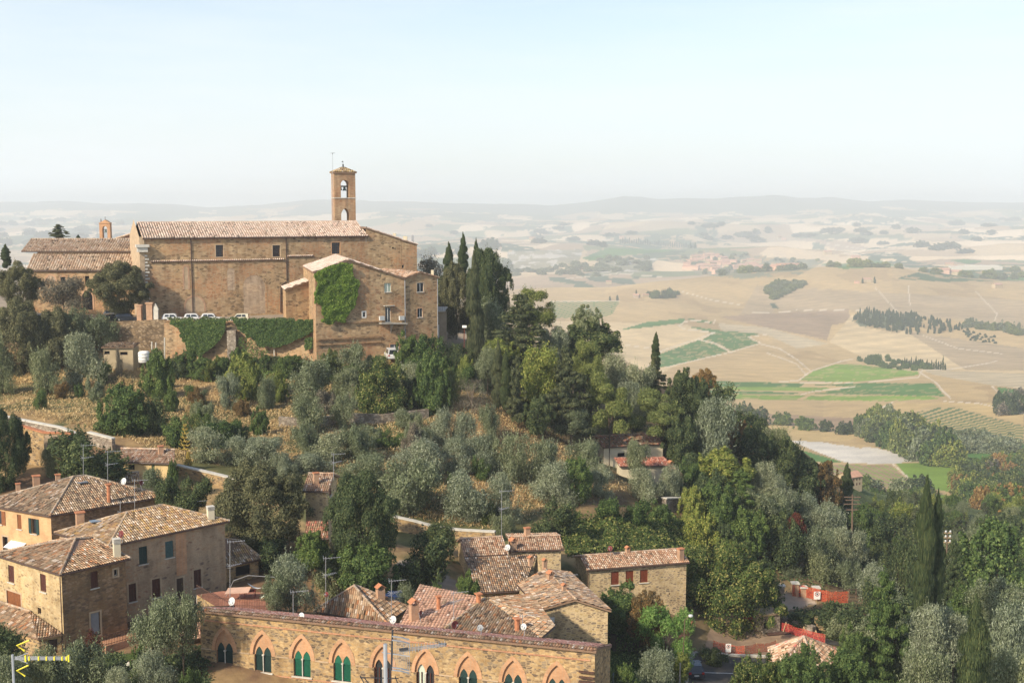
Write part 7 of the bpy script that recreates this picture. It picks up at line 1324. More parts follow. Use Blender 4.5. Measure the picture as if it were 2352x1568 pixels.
for k, (lab, ol, n) in enumerate([('dry straw coloured grass on the left slope', [(0, 880), (330, 850), (640, 880), (680, 960), (640, 1060), (420, 1060), (250, 990), (0, 945)], 60000), ('dry grass between the olives in mid slope', [(640, 870), (1100, 900), (1300, 1010), (1450, 1120), (1130, 1215), (880, 1180), (640, 1060)], 60000), ('dry grass strip along the path below the shed', [(0, 850), (330, 830), (330, 860), (0, 885)], 12000)]):
    bank(lab, ol, 'grass', n, .22, .55, 'dry_grass', 1.6, 4.5, 20 + k)
ivy('wall_top_creeper', 'low green creeper along the top of the retaining wall before the white cars', RP, [z3(1535, 225), z3(2000, 222), z3(2300, 226), z4(500, 224), z4(515, 242), z3(1540, 248)], 'oak', 200, .13, .05, .1)
rw = random.Random(11)
def scatter(n, poly, kinds, group, label, wpx, d0=90, d1=330, hw=(1.0, 1.3), name=None, cat='tree'):
    us = [p[0] for p in poly]; vv = [p[1] for p in poly]; k = 0; tries = 0
    while k < n and tries < n * 30:
        tries += 1; u, v = rw.uniform(min(us), max(us)), rw.uniform(min(vv), max(vv))
        if not bool(in_poly(np.array([u]), np.array([v]), poly)[0]): continue
        p = hit(u, v, d0, d1); kd = rw.choice(kinds); w = rw.uniform(*wpx); U, V = proj(p + Vector((0, 0, .3))); h = w * F / p.y * rw.uniform(*hw); w = w * F / p.y
        mt = None
        if isinstance(kd, tuple): kd, mt = kd
        plant(kd, U - w / 2, U + w / 2, V - h - w * .12, V - w * .1, p.y, label, group, mat=mt, name=name or ('shrub' if kd == 'bush' else None), cat=cat); k += 1
scatter(46, [(1600, 985), (1700, 1015), (1850, 1120), (1930, 1200), (1940, 1290), (1800, 1300), (1680, 1270), (1600, 1180), (1540, 1060)], [('green', 'oak'), 'olive', 'green', 'oak', ('bush', 'oak')], 'trees filling the wood on the right flank', 'ordinary tree among many in the dense wood of the right flank', (3.5, 6))
scatter(44, [(1580, 960), (1700, 1030), (1800, 1105), (1900, 1180), (1960, 1235), (1900, 1235), (1780, 1170), (1640, 1050)], ['oak', ('oak', 'rust'), 'green', ('green', 'oak')], 'oaks along the falling crest', 'oak among others along the falling crest', (3.6, 6), 190, 270)
scatter(24, [(1160, 880), (1300, 900), (1380, 940), (1340, 985), (1180, 960)], ['oak', 'olive', ('bush', 'oak'), ('green', 'oak')], 'small trees in the shade under the crest pines', 'small shaded tree in the wood under the crest pines', (3, 5.5))
scatter(75, [(1960, 1262), (2130, 1255), (2352, 1262), (2352, 1420), (2150, 1420), (2000, 1330)], ['oak', ('green', 'oak'), 'green', ('cedar', 'cedar'), 'olive'], 'trees of the dark wood behind the giant cypresses', 'tree in the dark wood behind the giant cypresses', (3.5, 6.5), 140, 330)
scatter(70, [(1985, 1178), (2100, 1172), (2352, 1180), (2352, 1262), (1990, 1262)], ['green', ('green', 'oak'), 'olive', ('bush', 'bright'), ('cedar', 'cedar'), ('bush', 'green')], 'low trees on the ridge before the valley gardens', 'low tree on the green ridge right of the power pole', (2.6, 4.6), 150, 420)
scatter(30, [(2000, 1420), (2352, 1420), (2352, 1600), (2000, 1600)], ['olive', 'silver', ('green', 'oak')], 'olives filling the lower right corner', 'soft grey green tree among many in the lower right corner', (3.5, 6), 95, 200)
scatter(18, [(620, 860), (1100, 880), (1250, 1000), (1300, 1120), (1130, 1200), (900, 1160), (640, 1050), (560, 900)], [('bush', 'olive'), ('bush', 'green'), 'olive', ('bush', 'grey')], 'small shrubs scattered through the olive grove', 'small shrub scattered in the olive grove', (1.6, 3.2), cat='shrub')
scatter(26, [(0, 890), (330, 870), (560, 900), (600, 1050), (300, 980), (0, 930)], [('bush', 'olive'), ('bush', 'green'), ('bush', 'grass'), ('bush', 'rust')], 'low shrubs in the dry grass of the left slope', 'low shrub in the dry grass of the left slope', (1.2, 2.6), cat='shrub')
scatter(30, [(390, 850), (740, 850), (1060, 860), (1090, 900), (700, 880), (480, 880)], [('bush', 'green'), ('bush', 'ivy'), 'green', ('bush', 'laurel')], 'shrubs along the foot of the terrace wall', 'green shrub at the foot of the terrace wall', (1.5, 2.7), cat='shrub')
def make_car(label, paint, L=4.0, Wd=1.7, H=1.5, van=False, group=None, name='parked_car'):
    th = Thing(name, (0, 0, 0), label, 'van' if name == 'parked_van' else 'car', group); hw = Wd / 2
    body = [(-L / 2, .35), (-L / 2 - .02, .75), (-L / 2 + .08, .95), (L * .22, .95), (L / 2 - .12, .78), (L / 2, .60), (L / 2 - .02, .32), (L * .38, .22), (-L * .4, .22)]
    top = [(-L / 2 + .10, .94), (-L / 2 + (.12 if van else .38), H - .06), (-L / 2 + .55, H), (L * .06, H), (L * .12, H - .05), (L * .25, .94)]
    def shell(out, w0, w1, z0, z1):
        m = MB(); f = lambda z: w0 + (w1 - w0) * max(0, min(1, (z - z0) / (z1 - z0))); A = [Vector((x, -f(z), z)) for x, z in out]; B = [Vector((x, f(z), z)) for x, z in out]
        m.poly(A); m.poly(B[::-1]); n = len(A)
        for k in range(n): m.poly([A[k], B[k], B[(k + 1) % n], A[(k + 1) % n]])
        return m
    th.part(shell(body, hw, hw, .2, 1), 'body', paint, merge=True); cab = th.part(shell(top, hw - .06, hw - .2, .94, H), 'cabin', paint, merge=True)
    g = MB(); e = .012
    fy = lambda z: (hw - .06) + (-.14) * (z - .94) / (H - .94) + e
    z0, z1 = 1.0, H - .14
    for s in (-1, 1):
        for xa, xb, xc, xd in ((-L / 2 + .5, -L * .16, -L * .16, -L / 2 + .62), (-L * .13, L * .20, L * .08, -L * .13)): g.poly([(xa, s * fy(z0), z0), (xb, s * fy(z0), z0), (xc, s * fy(z1), z1), (xd, s * fy(z1), z1)])
    th.part(g, 'side_windows', 'glass'); w = MB(); w.poly([(L * .245 + e, -hw + .16, z0), (L * .245 + e, hw - .16, z0), (L * .13 + e, hw - .28, z1), (L * .13 + e, -hw + .28, z1)]); th.part(w, 'windscreen', 'glass')
    r = MB(); xr = lambda z: -L / 2 + .10 + (.02 if van else .28) * (z - .94) / (H - 1.0) - e; r.poly([(xr(z0), -hw + .18, z0), (xr(z0), hw - .18, z0), (xr(z1), hw - .3, z1), (xr(z1), -hw + .3, z1)]); th.part(r, 'rear_window', 'glass_pale' if 0 else 'glass')
    for sx in (-1, 1):
        for sy in (-1, 1):
            c = Vector((sx * L * .31, sy * (hw - .08), .31)); q = MB().tube([c - Vector((0, .1, 0)), c + Vector((0, .1, 0))], .31, 14); wh = th.part(q, 'wheel', 'rubber'); th.part(MB().tube([c + Vector((0, sy * .1, 0)), c + Vector((0, sy * .115, 0))], .19, 10), 'rim', 'metal', wh)
    for sy in (-1, 1):
        th.part(MB().box((-L / 2 - .01, sy * (hw - .16), .80), (.08, .26, .24)), 'tail_light', 'red_lamp'); th.part(MB().box((L / 2 - .06, sy * (hw - .22), .68), (.1, .34, .14)), 'headlight', 'white'); th.part(MB().box((L * .2, sy * (hw + .08), 1.0), (.1, .2, .13)), 'door_mirror', paint)
    th.part(MB().box((-L / 2 - .03, 0, .55), (.03, .5, .12)), 'number_plate', 'white'); th.part(MB().box((-L / 2 - .01, 0, .36), (.12, Wd - .08, .2)), 'rear_bumper', paint); th.part(MB().box((L / 2 - .02, 0, .36), (.12, Wd - .1, .2)), 'front_bumper', paint)
    return th.root
def put(o, x, y, z, rz, label=None):
    o.location = (x, y, z); o.rotation_euler = (0, 0, rz)
    if label: o['label'] = label
car_w = make_car('small white car parked on the terrace, leftmost of the four pale cars', 'car_white', 3.8, 1.65, 1.55); wc = [(397, 227.6, .1, None), (446, 227.8, .15, 'white hatchback second from the left of the four terrace cars'), (485, 228, .12, 'white car third from the left of the four terrace cars')]
for i, (u, d, rz, lab) in enumerate(wc):
    o = car_w if i == 0 else copy_tree(car_w); p = atD(u, 730, d); put(o, p.x, p.y, TERR_Z, rz, lab)
car_w['group'] = 'pale cars parked along the terrace wall'
cc = make_car('cream coloured small car standing apart, rightmost on the terrace wall', 'car_cream', 3.6, 1.6, 1.55, True); p = atD(549, 730, 227.6); put(cc, p.x, p.y, TERR_Z, .15 + math.pi)
cd_ = make_car('dark grey hatchback under the big terrace oak', 'car_dark', 4.3, 1.75, 1.45); p = atD(292, 722, 229.3); put(cd_, p.x, p.y, TERR_Z, .1)
c2 = copy_tree(cd_); p = atD(251, 728, 228); put(c2, p.x, p.y, TERR_Z, 1.2, 'second dark car left of the big oak trunk')
for u, d, rz, lab in ((25, 229, .2, 'white car behind the oak at the left edge'), (137, 231, .4, 'white car beside the thin small tree'), (262, 236, .1, 'white car behind the dark grey hatchback'), (72, 236, .1, 'white car far back between the two left oaks')): o = copy_tree(car_w); p = atD(u, 728, d); put(o, p.x, p.y, TERR_Z, rz, lab)
pk = make_car('dark grey hatchback seen from behind on the asphalt at the bottom', 'car_dark', 4.0, 1.72, 1.45); p = hit(*b7(230, 1500), 90, 160); put(pk, p.x, p.y + 1.5, gz(p.x, p.y + 1.5) + .12, math.pi / 2 + .02)
bc_ = make_car('dark blue car half hidden behind the pyramid roof', 'car_blue', 4.2, 1.75, 1.5); p = atD(925, 1383, 119.5); put(bc_, p.x, p.y, p.z - .6, -.25)
vn = make_car('white van backed up to the arched blue window below the annex', 'car_white', 4.6, 1.85, 1.9, True, None, 'parked_van'); p = atD(899, 823, 213.5); put(vn, p.x, p.y, p.z, math.pi / 2 + .25)
dkc = copy_tree(cd_); p = atD(1070, 795, 226); put(dkc, p.x, p.y, gz(p.x, p.y) + .05, 1.3, 'dark car on the driveway beside the tallest cypress')
p = atD(*z3(1258, 222), 227.4); mt = Thing('motorcycle', (p.x, p.y, TERR_Z), 'small dark motorcycle parked beside the dark grey hatchback', 'motorcycle')
for dx in (-.65, .65): w = mt.part(MB().tube([(p.x + dx, p.y - .05, TERR_Z + .31), (p.x + dx, p.y + .05, TERR_Z + .31)], .31, 12), 'wheel', 'rubber')
mt.part(MB().beam((p.x - .6, p.y, TERR_Z + .45), (p.x + .3, p.y, TERR_Z + .65), .22, .3), 'frame', 'metal_dark'); mt.part(MB().box((p.x - .25, p.y, TERR_Z + .85), (.7, .26, .12)), 'seat', 'rubber'); mt.part(MB().tube([(p.x + .65, p.y, TERR_Z + .3), (p.x + .42, p.y, TERR_Z + 1.05)], .05, 5).beam((p.x + .42, p.y - .35, TERR_Z + 1.05), (p.x + .42, p.y + .35, TERR_Z + 1.05), .05), 'handlebar', 'metal')

def aerial(U, V0, V1, D, label, n=1, lean=0, style='yagi', ang=.3):
    b = atD(U, V1, D); t = atD(U + lean, V0, D); th = Thing('tv_aerial', tuple(b), label, 'aerial'); th.part(MB().tube([b - Vector((0, 0, .6)), t], .03, 5), 'mast', 'metal')
    for k in range(n):
        z = t.z - .15 - k * max(.7, (t.z - b.z) * .38); a = ang + k * .5; d = Vector((math.cos(a), math.sin(a), 0)); s = Vector((-d.y, d.x, 0)); L = 1.35 - .2 * k; c = Vector((t.x, t.y, z)); m = MB().tube([c - d * .25, c + d * L], .02, 4)
        for i in range(7): q = c - d * .2 + d * (L + .15) * i / 6; m.tube([q - s * (.36 - .03 * i), q + s * (.36 - .03 * i)], .012, 4)
        for zz in (-1, 1): m.tube([c - d * .2 - s * .3 + Vector((0, 0, .1 * zz)), c - d * .2 + s * .3 + Vector((0, 0, .2 * zz))], .012, 4)
        th.part(m, 'aerial_head', 'metal')
    return th
def dish(U, V, r, D, mat, label, face=(-.5, -.8, .35), post=.9):
    c = atD(U, V, D); th = Thing('satellite_dish', (c.x, c.y, c.z - post), label, 'satellite dish'); n = Vector(face).normalized(); A = n.to_track_quat('Z', 'Y').to_matrix(); R_ = r / F * D
    th.part(MB().lathe(c, [(.001, -.12 * R_), (R_ * .5, -.08 * R_), (R_ * .85, .06 * R_), (R_, .16 * R_), (R_ * .98, .20 * R_), (R_ * .5, -.03 * R_), (.001, -.06 * R_)], 18, A), 'reflector', mat, smooth=True)
    th.part(MB().tube([c - n * .08, c - n * .25, (c.x, c.y + .2, c.z - post)], .035, 5), 'bracket', 'metal'); e = c + n * R_ * 1.1; th.part(MB().tube([c + A @ Vector((0, -R_, 0)), e], .018, 4).box(e, (.1, .1, .12)), 'feed_arm', 'metal')
for a in [(191, 1020, 1095, 134, 'aerial left of the leafy tree above the broad hipped roof', 2), (247, 1034, 1112, 133, 'tall aerial on the broad hipped roof with a white mast', 2), (276, 1150, 1212, 121, 'thin aerial on the lichened hip between two roofs', 2), (309, 1100, 1168, 124, 'aerial rising from the ridge of the patched house', 1), (447, 1148, 1185, 131, 'short aerial behind the pale chimney of the patched house', 1),
    (528, 1240, 1385, 109.5, 'tall aerial behind the left end of the arched facade', 2), (766, 1040, 1090, 136, 'aerial on the narrow stone house', 2), (748, 1278, 1380, 110, 'tall aerial left of the pyramid roof', 2), (673, 1355, 1402, 104, 'bow shaped aerial above the arched facade', 1), (899, 1330, 1404, 108, 'white aerial between the pyramid roof and the blue car', 2), (1042, 1357, 1412, 105, 'aerial standing on the salmon roof slope', 2), (1152, 1125, 1232, 135, 'tall aerial on the pink farmhouse roof', 2), (1298, 1318, 1352, 119, 'small white aerial on the mottled wing roof', 1), (1200, 1410, 1432, 102, 'tangled white aerial on the grey weathered roof', 1)]: aerial(*a)
for a in [(z5(848, 190), 8.5, 132, 'dish_white', 'round white dish on the broad hipped roof'), (z5(967, 200), 6.5, 131, 'dish_red', 'dark red dish behind the broad hipped roof', (.8, -.5, .2)), (z5(830, 550), 8.5, 113.5, 'dish_red', 'dark red dish beside the tall pale chimney'), (z5(1587, 1010), 10, 106.5, 'dish_white', 'large white dish at the terrace railing'),
    (z6(422, 1110), 8.5, 102.8, 'dish_white', 'white dish peeping over the tiled parapet'), (z6(593, 962), 6, 109, 'dish_red', 'dark red dish on the tall aerial left of the pyramid roof'), (z6(1048, 1135), 9.5, 102, 'dish_white', 'pale dish at the lower corner of the pyramid roof'), (z6(1236, 1088), 6, 104.6, 'dish_red', 'small dark red dish beside the gabled brick chimney', (.7, -.6, .2)), (z6(1468, 1170), 10, 98.5, 'dish_red', 'largest dark red dish standing over the parapet', (.6, -.8, .2)), (z6(1643, 1190), 8, 98, 'dish_grey', 'grey dish in front of the weathered roof'),
    (z8(272, 240), 7.5, 130, 'dish_white', 'white dish on the edge of the pink farmhouse roof'), (z8(1277, 250), 6.5, 143, 'dish_red', 'dark red dish behind the red shuttered house'), (z8(430, 1015), 8, 98, 'dish_white', 'white dish with rusty centre on the grey weathered roof')]:
    (u, v), r, D, mt_, lab = a[:5]; dish(u, v, r, D, mt_, lab, *(a[5:] or ()))
D0 = 25.0
def fp(x, y, D=D0): return atD(*z6(x, y), D)
mt0 = fp(993, 1300); gb0 = gz(mt0.x, D0) if False else -14.0
FA = Thing('tv_aerial', (mt0.x, D0, -14), 'big grey aerial with grid reflector in front of the arched facade', 'aerial'); FA.part(MB().tube([(mt0.x, D0, -14), mt0], .042, 8), 'mast', 'metal')
m = MB().tube([fp(1043, 1205), fp(1038, 1350), fp(1035, 1480)], .022, 6, .02); FA.part(m, 'reflector_spine', 'metal_dark'); m = MB()
for yy in (1252, 1278, 1465, 1482): m.tube([fp(1040, yy - 4, D0 - .05), fp(1100, yy + 3, D0), fp(1155, yy + 18, D0 + .1)], .016, 5)
for xx in range(1045, 1160, 14): m.tube([fp(xx, 1256 + (xx - 1040) * .12), fp(xx, 1468 + (xx - 1040) * .12)], .0045, 4)
FA.part(m, 'reflector_grid', 'metal'); m = MB()
for dy in (-14, 0, 16): m.tube([fp(1090, 1345 + dy * .6), fp(1412, 1302 + dy * .5, D0 + .5)], .008, 5)
FA.part(m, 'boom', 'metal'); m = MB()
for i in range(15): x = 1120 + i * 20; m.tube([fp(x, 1340 - (x - 1090) * .13 - 34 + i, D0 + .02 * i), fp(x, 1340 - (x - 1090) * .13 + 34 - i, D0 + .02 * i)], .004, 4)
FA.part(m, 'director_rods', 'metal'); FA.part(MB().beam(fp(1090, 1340), fp(1150, 1332), .05), 'dipole_box', 'metal_dark'); FA.part(MB().beam(fp(1360, 1300, D0 + .5), fp(1412, 1300, D0 + .5), .04), 'boom_tip', 'metal_dark'); FA.part(MB().tube([fp(970, 1358), fp(1160, 1384)], .012, 5), 'cross_arm', 'metal')
m = MB();
for x0, y0, x1, y1 in ((820, 1515, 860, 1590), (1060, 1520, 1085, 1590), (820, 1530, 1085, 1535), (850, 1530, 900, 1600), (960, 1530, 985, 1600)): m.tube([fp(x0, y0), fp(x1, y1)], .012, 5)
FA.part(m, 'lower_aerial', 'metal_dark')
D1 = 28.0
def yp(x, y, D=D1): return atD(*z5(x, y), D)
q = yp(85, 1372); YA = Thing('tv_aerial', (q.x, D1, -16), 'yellow and silver aerial with zigzag arms at the lower left', 'aerial'); YA.part(MB().tube([(q.x, D1, -16), q], .03, 8), 'mast', 'metal'); m = MB()
for dy in (-9, 0, 9): m.tube([yp(100, 1397 + dy), yp(480, 1398 + dy)], .011, 5)
YA.part(m, 'boom', 'metal'); YA.part(MB().tube([yp(105, 1395), yp(195, 1360)], .01, 5).tube([yp(105, 1397), yp(190, 1432)], .01, 5), 'arrow_arm', 'metal')
for pts in ([(200, 1275), (115, 1310), (168, 1348)], [(195, 1445), (115, 1482), (172, 1520)]): YA.part(MB().tube([yp(*p_) for p_ in pts], .02, 5), 'zigzag_arm', 'yellow')
for x in (175, 200, 265, 318, 372, 425, 455, 470): YA.part(MB().box(yp(x, 1398), (.03, .05, .09 if x not in (175, 470) else .16)), 'clip', 'yellow')

p = atD(*z4(2058, 505), 221); t = atD(*z4(2062, 312), 221); LP = Thing('street_lamp', tuple(p), 'red street lamp post with white head beside the driveway', 'street lamp'); LP.part(MB().tube([p - Vector((0, 0, 2)), t], .07, 6), 'post', 'shut_red'); LP.part(MB().box(t + Vector((0, 0, .15)), (.8, .5, .4)), 'lamp_head', 'white')
p = atD(1567, 1540, 121); t = atD(*b7(95, 750), 121); e = atD(*b7(150, 700), 121); LQ = Thing('street_lamp', tuple(p), 'street lamp arm sticking out of the feathery tree by the parking', 'street lamp'); LQ.part(MB().tube([p - Vector((0, 0, 1)), t, e], .045, 6), 'post', 'wood'); LQ.part(MB().lathe(e + Vector((.15, 0, .02)), [(.01, .15), (.2, .1), (.26, 0), (.2, -.12), (.01, -.18)], 10), 'lamp_head', 'dish_white', smooth=True)
p = atD(*b7(20, 1560), 113); t = atD(*b7(38, 1290), 113); LR = Thing('utility_pole', (p.x, p.y, p.z), 'pale concrete pole at the bottom edge beside the parking wall', 'pole'); LR.part(MB().tube([p - Vector((0, 0, 3)), t], .1, 8, .07), 'shaft', 'concrete')
b = atD(1958, 1222, 190); t = atD(1958, 1135, 190); UP = Thing('utility_pole', tuple(b), 'wooden power pole with cross arms above the silvery olives', 'pole'); UP.part(MB().tube([b - Vector((0, 0, 3)), t], .17, 8, .11), 'shaft', 'wood'); ins = MB()
for v, w in ((1141, 2.6), (1148, 2.2), (1157, 2.6), (1170, 1.8)):
    z = V2Z(v, 190); UP.part(MB().beam((t.x - w / 2, 190, z), (t.x + w / 2, 190, z), .14), 'cross_arm', 'wood')
    for k in (-1, -.5, .5, 1): ins.box((t.x + k * w / 2, 190, z + .15), (.1, .1, .22))
UP.part(ins, 'insulators', 'metal_dark')
b = atD(2176, 1250, 190); t = atD(2176, 1222, 190); U2 = Thing('utility_pole', (b.x, b.y, gz(b.x, b.y)), 'power pole with pale glass insulators right of the giant cypresses', 'pole'); U2.part(MB().tube([(b.x, b.y, gz(b.x, b.y)), t], .1, 8), 'shaft', 'wood')
for v in (1223, 1234, 1245):
    z = V2Z(v, 190); U2.part(MB().beam((b.x - .6, b.y, z), (b.x + .6, b.y, z), .12), 'cross_arm', 'wood_pale')
    for k in (-1, 1): U2.part(MB().lathe((b.x + k * .35, b.y - .1, z + .08), [(.01, 0), (.13, .05), (.16, .2), (.1, .32), (.01, .36)], 8), 'insulator', 'dish_white')
def wire(a, b, sag, label, r=.02, group='power lines over the right wood'):
    a, b = Vector(a), Vector(b); n = 14; pts = [a.lerp(b, i / n) - Vector((0, 0, sag * 4 * (i / n) * (1 - i / n))) for i in range(n + 1)]; single(MB().tube(pts, r * .6, 4), 'power_line', 'metal_dark', a, label, 'cable', group)
for i, (v, k) in enumerate(((1141, -1.2), (1141, 1.2), (1148, -1), (1148, 1), (1157, 1.2), (1170, .8))): wire((t.x * 0 + atD(1958, v, 190).x + k, 190, V2Z(v, 190) + .2), (b.x + (-.4 if k < 0 else .4), b.y, V2Z(1224 + 10 * (i // 2), 190) + .3), 1.6, 'power line running from the wooden pole down to the giant cypresses')
for i in range(4): wire((b.x + .4, b.y, V2Z(1223 + i * 7, 190) + .3), (b.x + 40, b.y + 60, V2Z(1223 + i * 7, 190) + 9), 2, 'power line rising from the insulator pole to the right edge')
for f, u, v0, v1, lab in ((z4, 315, 512, 630, 'white post in front of the retaining wall, right of the pilaster'), (z3, 1512, 405, 610, 'tall pale post at the ivy edge of the wall'), (z3, 1395, 442, 560, 'pale post below the broken gate, left one'), (z3, 1432, 450, 560, 'pale post below the broken gate, right one')):
    a, b_ = atD(*f(u, v1), 221.5), atD(*f(u, v0), 221.5); m = MB().tube([a - Vector((0, 0, .5)), b_], .12, 6); single(m, 'post', 'capstone', a, lab, 'post')

def drape(name, left, right, mat, label, lift=.05, n=24, wseg=6, kind='structure', d0=80, d1=260):
    def res(pl):
        P = [hit(u, v, d0, d1) for u, v in pl]; L = [0]
        for a, b in zip(P, P[1:]): L.append(L[-1] + (b - a).length)
        out = []
        for i in range(n + 1):
            s = L[-1] * i / n; k = max(j for j in range(len(L)) if L[j] <= s + 1e-6); k = min(k, len(P) - 2); t = (s - L[k]) / max(L[k + 1] - L[k], 1e-6); out.append(P[k].lerp(P[k + 1], t))
        return out
    A, B = res(left), res(right); m = MB(); g = [[None] * (wseg + 1) for _ in range(n + 1)]
    for i in range(n + 1):
        for j in range(wseg + 1): q = A[i].lerp(B[i], j / wseg); g[i][j] = (q.x, q.y, gz(q.x, q.y) + lift)
    for i in range(n):
        for j in range(wseg): m.poly([g[i][j], g[i + 1][j], g[i + 1][j + 1], g[i][j + 1]])
    o = m.build(name, mat, merge=True); tag(o, label, kind=kind); return o
drape('parking_asphalt', [b7(235, 1188), b7(180, 1340), b7(130, 1600)], [b7(1200, 1245), b7(1250, 1400), b7(1300, 1600)], 'asphalt', 'grey asphalt parking', .10, 30, 24)
drape('pavement', [b7(130, 1150), b7(80, 1280), b7(20, 1440)], [b7(232, 1190), b7(178, 1340), b7(128, 1600)], 'concrete', 'pale pavement strip', .18)
drape('road', [b7(1215, 828), b7(1400, 872), b7(1700, 965), b7(1860, 1000), b7(2240, 1060)], [b7(1215, 860), b7(1400, 920), b7(1650, 1010), b7(1860, 1060), b7(2200, 1130)], 'asphalt', 'narrow asphalt road beyond the yard', .12, 30, 8)
drape('foot_path', [(1712, 1190), (1758, 1215), (1768, 1250), (1780, 1300)], [(1724, 1185), (1770, 1212), (1782, 1250), (1800, 1300)], 'gravel', 'stony foot path', .1)
a, b = hit(*b7(330, 1430), 90, 160), hit(*b7(700, 1436), 90, 160); m = MB()
for i in range(12): p, q = a.lerp(b, i / 12), a.lerp(b, (i + 1) / 12); m.poly([(p.x, p.y - .06, gz(p.x, p.y) + .125), (q.x, q.y - .06, gz(q.x, q.y) + .125), (q.x, q.y + .06, gz(q.x, q.y) + .125), (p.x, p.y + .06, gz(p.x, p.y) + .125)])
tag(m.build('parking_line', 'white'), 'white painted line on the parking', kind='structure')
def ground_wall(name, pl, h, mat, label, cap=None, thick=.4, d0=80, d1=260, cat='wall'):
    P = [hit(u, v, d0, d1) for u, v in pl]; return wall_run(name, [(p.x, p.y) for p in P], [p.z + h for p in P], [p.z - 1.0 for p in P], mat, label, cap, thick, cat)
ground_wall('low_wall', [b7(30, 1256), b7(90, 1100), b7(150, 960), b7(185, 880)], .9, 'brick_red', 'reddish low wall rising along the left side of the parking', 'terracotta', .6)
ground_wall('kerb', [b7(235, 1188), b7(640, 1212), b7(1145, 1240)], .22, 'capstone', 'low kerb between the yard and the parking', None, .3, cat='kerb')
ground_wall('ruined_wall', [b7(1240, 790), b7(1500, 860), b7(1700, 940)], .9, 'stone_grey', 'low dry stone wall along the asphalt road', None, .8); ground_wall('ruined_wall', [b7(1745, 880), b7(1860, 900), b7(2050, 960), b7(2230, 1000), b7(2380, 1010)], 1.5, 'stone_near', 'broken yellow stone wall right of the road', None, .8)
ground_wall('stone_wall', [(1530, 1180), (1572, 1178)], 2.2, 'stone_grey', 'short bare end of stone wall at the thick green hedge', 'capstone', .8, 120, 260)
for k, (pl, lab) in enumerate((([(640, 980), (700, 984), (780, 976)], 'dry stone terrace wall, left part in the olive grove'), ([(800, 972), (880, 974), (985, 962)], 'dry stone terrace wall, right part in the olive grove'))): ground_wall('dry_stone_wall', pl, 1.5, 'stone_grey', lab, None, .6, 120, 260)
def net_mat(name, c):
    m = bpy.data.materials.new(name); m.use_nodes = True; nt = m.node_tree; b = nt.nodes['Principled BSDF']; b.inputs['Base Color'].default_value = (*c, 1); b.inputs['Roughness'].default_value = .7; g = G(nt); o = g.n("ShaderNodeTexCoord").outputs['Object']
    w = g.n("ShaderNodeTexNoise", {'Vector': o, 'Scale': 9.0, 'Detail': 2}).outputs[0]; t = g.n("ShaderNodeBsdfTransparent"); mx_ = g.n("ShaderNodeMixShader", {0: g.ramp(w, [(.38, (.15,) * 3), (.6, (.75,) * 3)]), 1: b.outputs[0], 2: t.outputs[0]}); nt.links.new(mx_.outputs[0], nt.nodes['Material Output'].inputs[0]); return m
M['net'] = net_mat('orange_netting', (.56, .085, .03)); M['net_red'] = net_mat('red_netting', (.46, .05, .035))
def netting(pl, h, mat, label, n=16, d0=90, d1=230, posts=True):
    P = [hit(u, v, d0, d1) for u, v in pl]; th = Thing('safety_net', tuple(P[0]), label, 'safety net', 'plastic safety nets round the building yard'); m = MB(); pm = MB(); rs = random.Random(len(label)); pts = []
    for a, b in zip(P, P[1:]):
        for i in range(n): pts.append(a.lerp(b, i / n))
    pts.append(P[-1]); rows = []
    for i, p in enumerate(pts): s = .22 * math.sin(i / 5.0) + rs.uniform(-.04, .04); z = gz(p.x, p.y); rows.append([Vector((p.x, p.y + s * k / 4 * .3, z + .05 + (h - abs(s) * .5) * k / 4)) for k in range(5)])
    for A, B in zip(rows, rows[1:]):
        for k in range(4): m.poly([A[k], B[k], B[k + 1], A[k + 1]])
    th.part(m, 'mesh', mat, merge=True)
    for p in P: z = gz(p.x, p.y); th.part(MB().tube([(p.x, p.y + .05, z - .3), (p.x, p.y + .05, z + h + .1)], .035, 5), 'stake', 'wood_pale')
    return P
netting([b7(450, 1135), b7(640, 1185), b7(850, 1200), b7(1000, 1170), b7(1250, 1130)], 1.15, 'net', 'sagging orange safety net along the parking edge'); netting([b7(835, 835), b7(960, 845), b7(1040, 862)], 1.3, 'net_red', 'pinkish safety net behind the stone hut'); netting([b7(1212, 880), b7(1400, 935), b7(1600, 990), b7(1860, 1060)], 1.2, 'net_red', 'long red safety net on trestles along the road')
netting([b7(1447, 455), b7(1580, 475), b7(1720, 500), b7(1880, 545), b7(2000, 545), b7(2150, 540)], 1.7, 'net', 'tall orange safety net strung from the brick gate piers')
def signb(f, x, y, w, h, label, D=None):
    p = hit(*f(x, y), 90, 230); th = Thing('warning_sign', (p.x, p.y - .3, p.z), label, 'sign'); z = p.z + .9; th.part(MB().box((p.x, p.y - .3, z), (w, .04, h)), 'board', 'white'); m = MB()
    for i in range(16): a0, a1 = i * math.pi / 8, (i + 1) * math.pi / 8; r0, r1 = w * .26, w * .36; zc = z + h * .18; m.poly([(p.x + r * math.cos(a), p.y - .325, zc + r * math.sin(a)) for r, a in ((r0, a0), (r1, a0), (r1, a1), (r0, a1))])
    th.part(m, 'ring', 'red_lamp'); th.part(MB().box((p.x, p.y - .325, z + h * .18), (w * .22, .004, w * .3)), 'symbol', 'metal_dark'); th.part(MB().tube([(p.x, p.y - .25, p.z - .2), (p.x, p.y - .25, z + h * .4)], .03, 5), 'post', 'wood_pale')
signb(b7, 635, 1195, .62, 1.0, 'white warning sign with a ring symbol on the sagging orange net'); signb(b7, 1752, 520, .9, 1.1, 'white warning board with a red ring on the tall orange net')
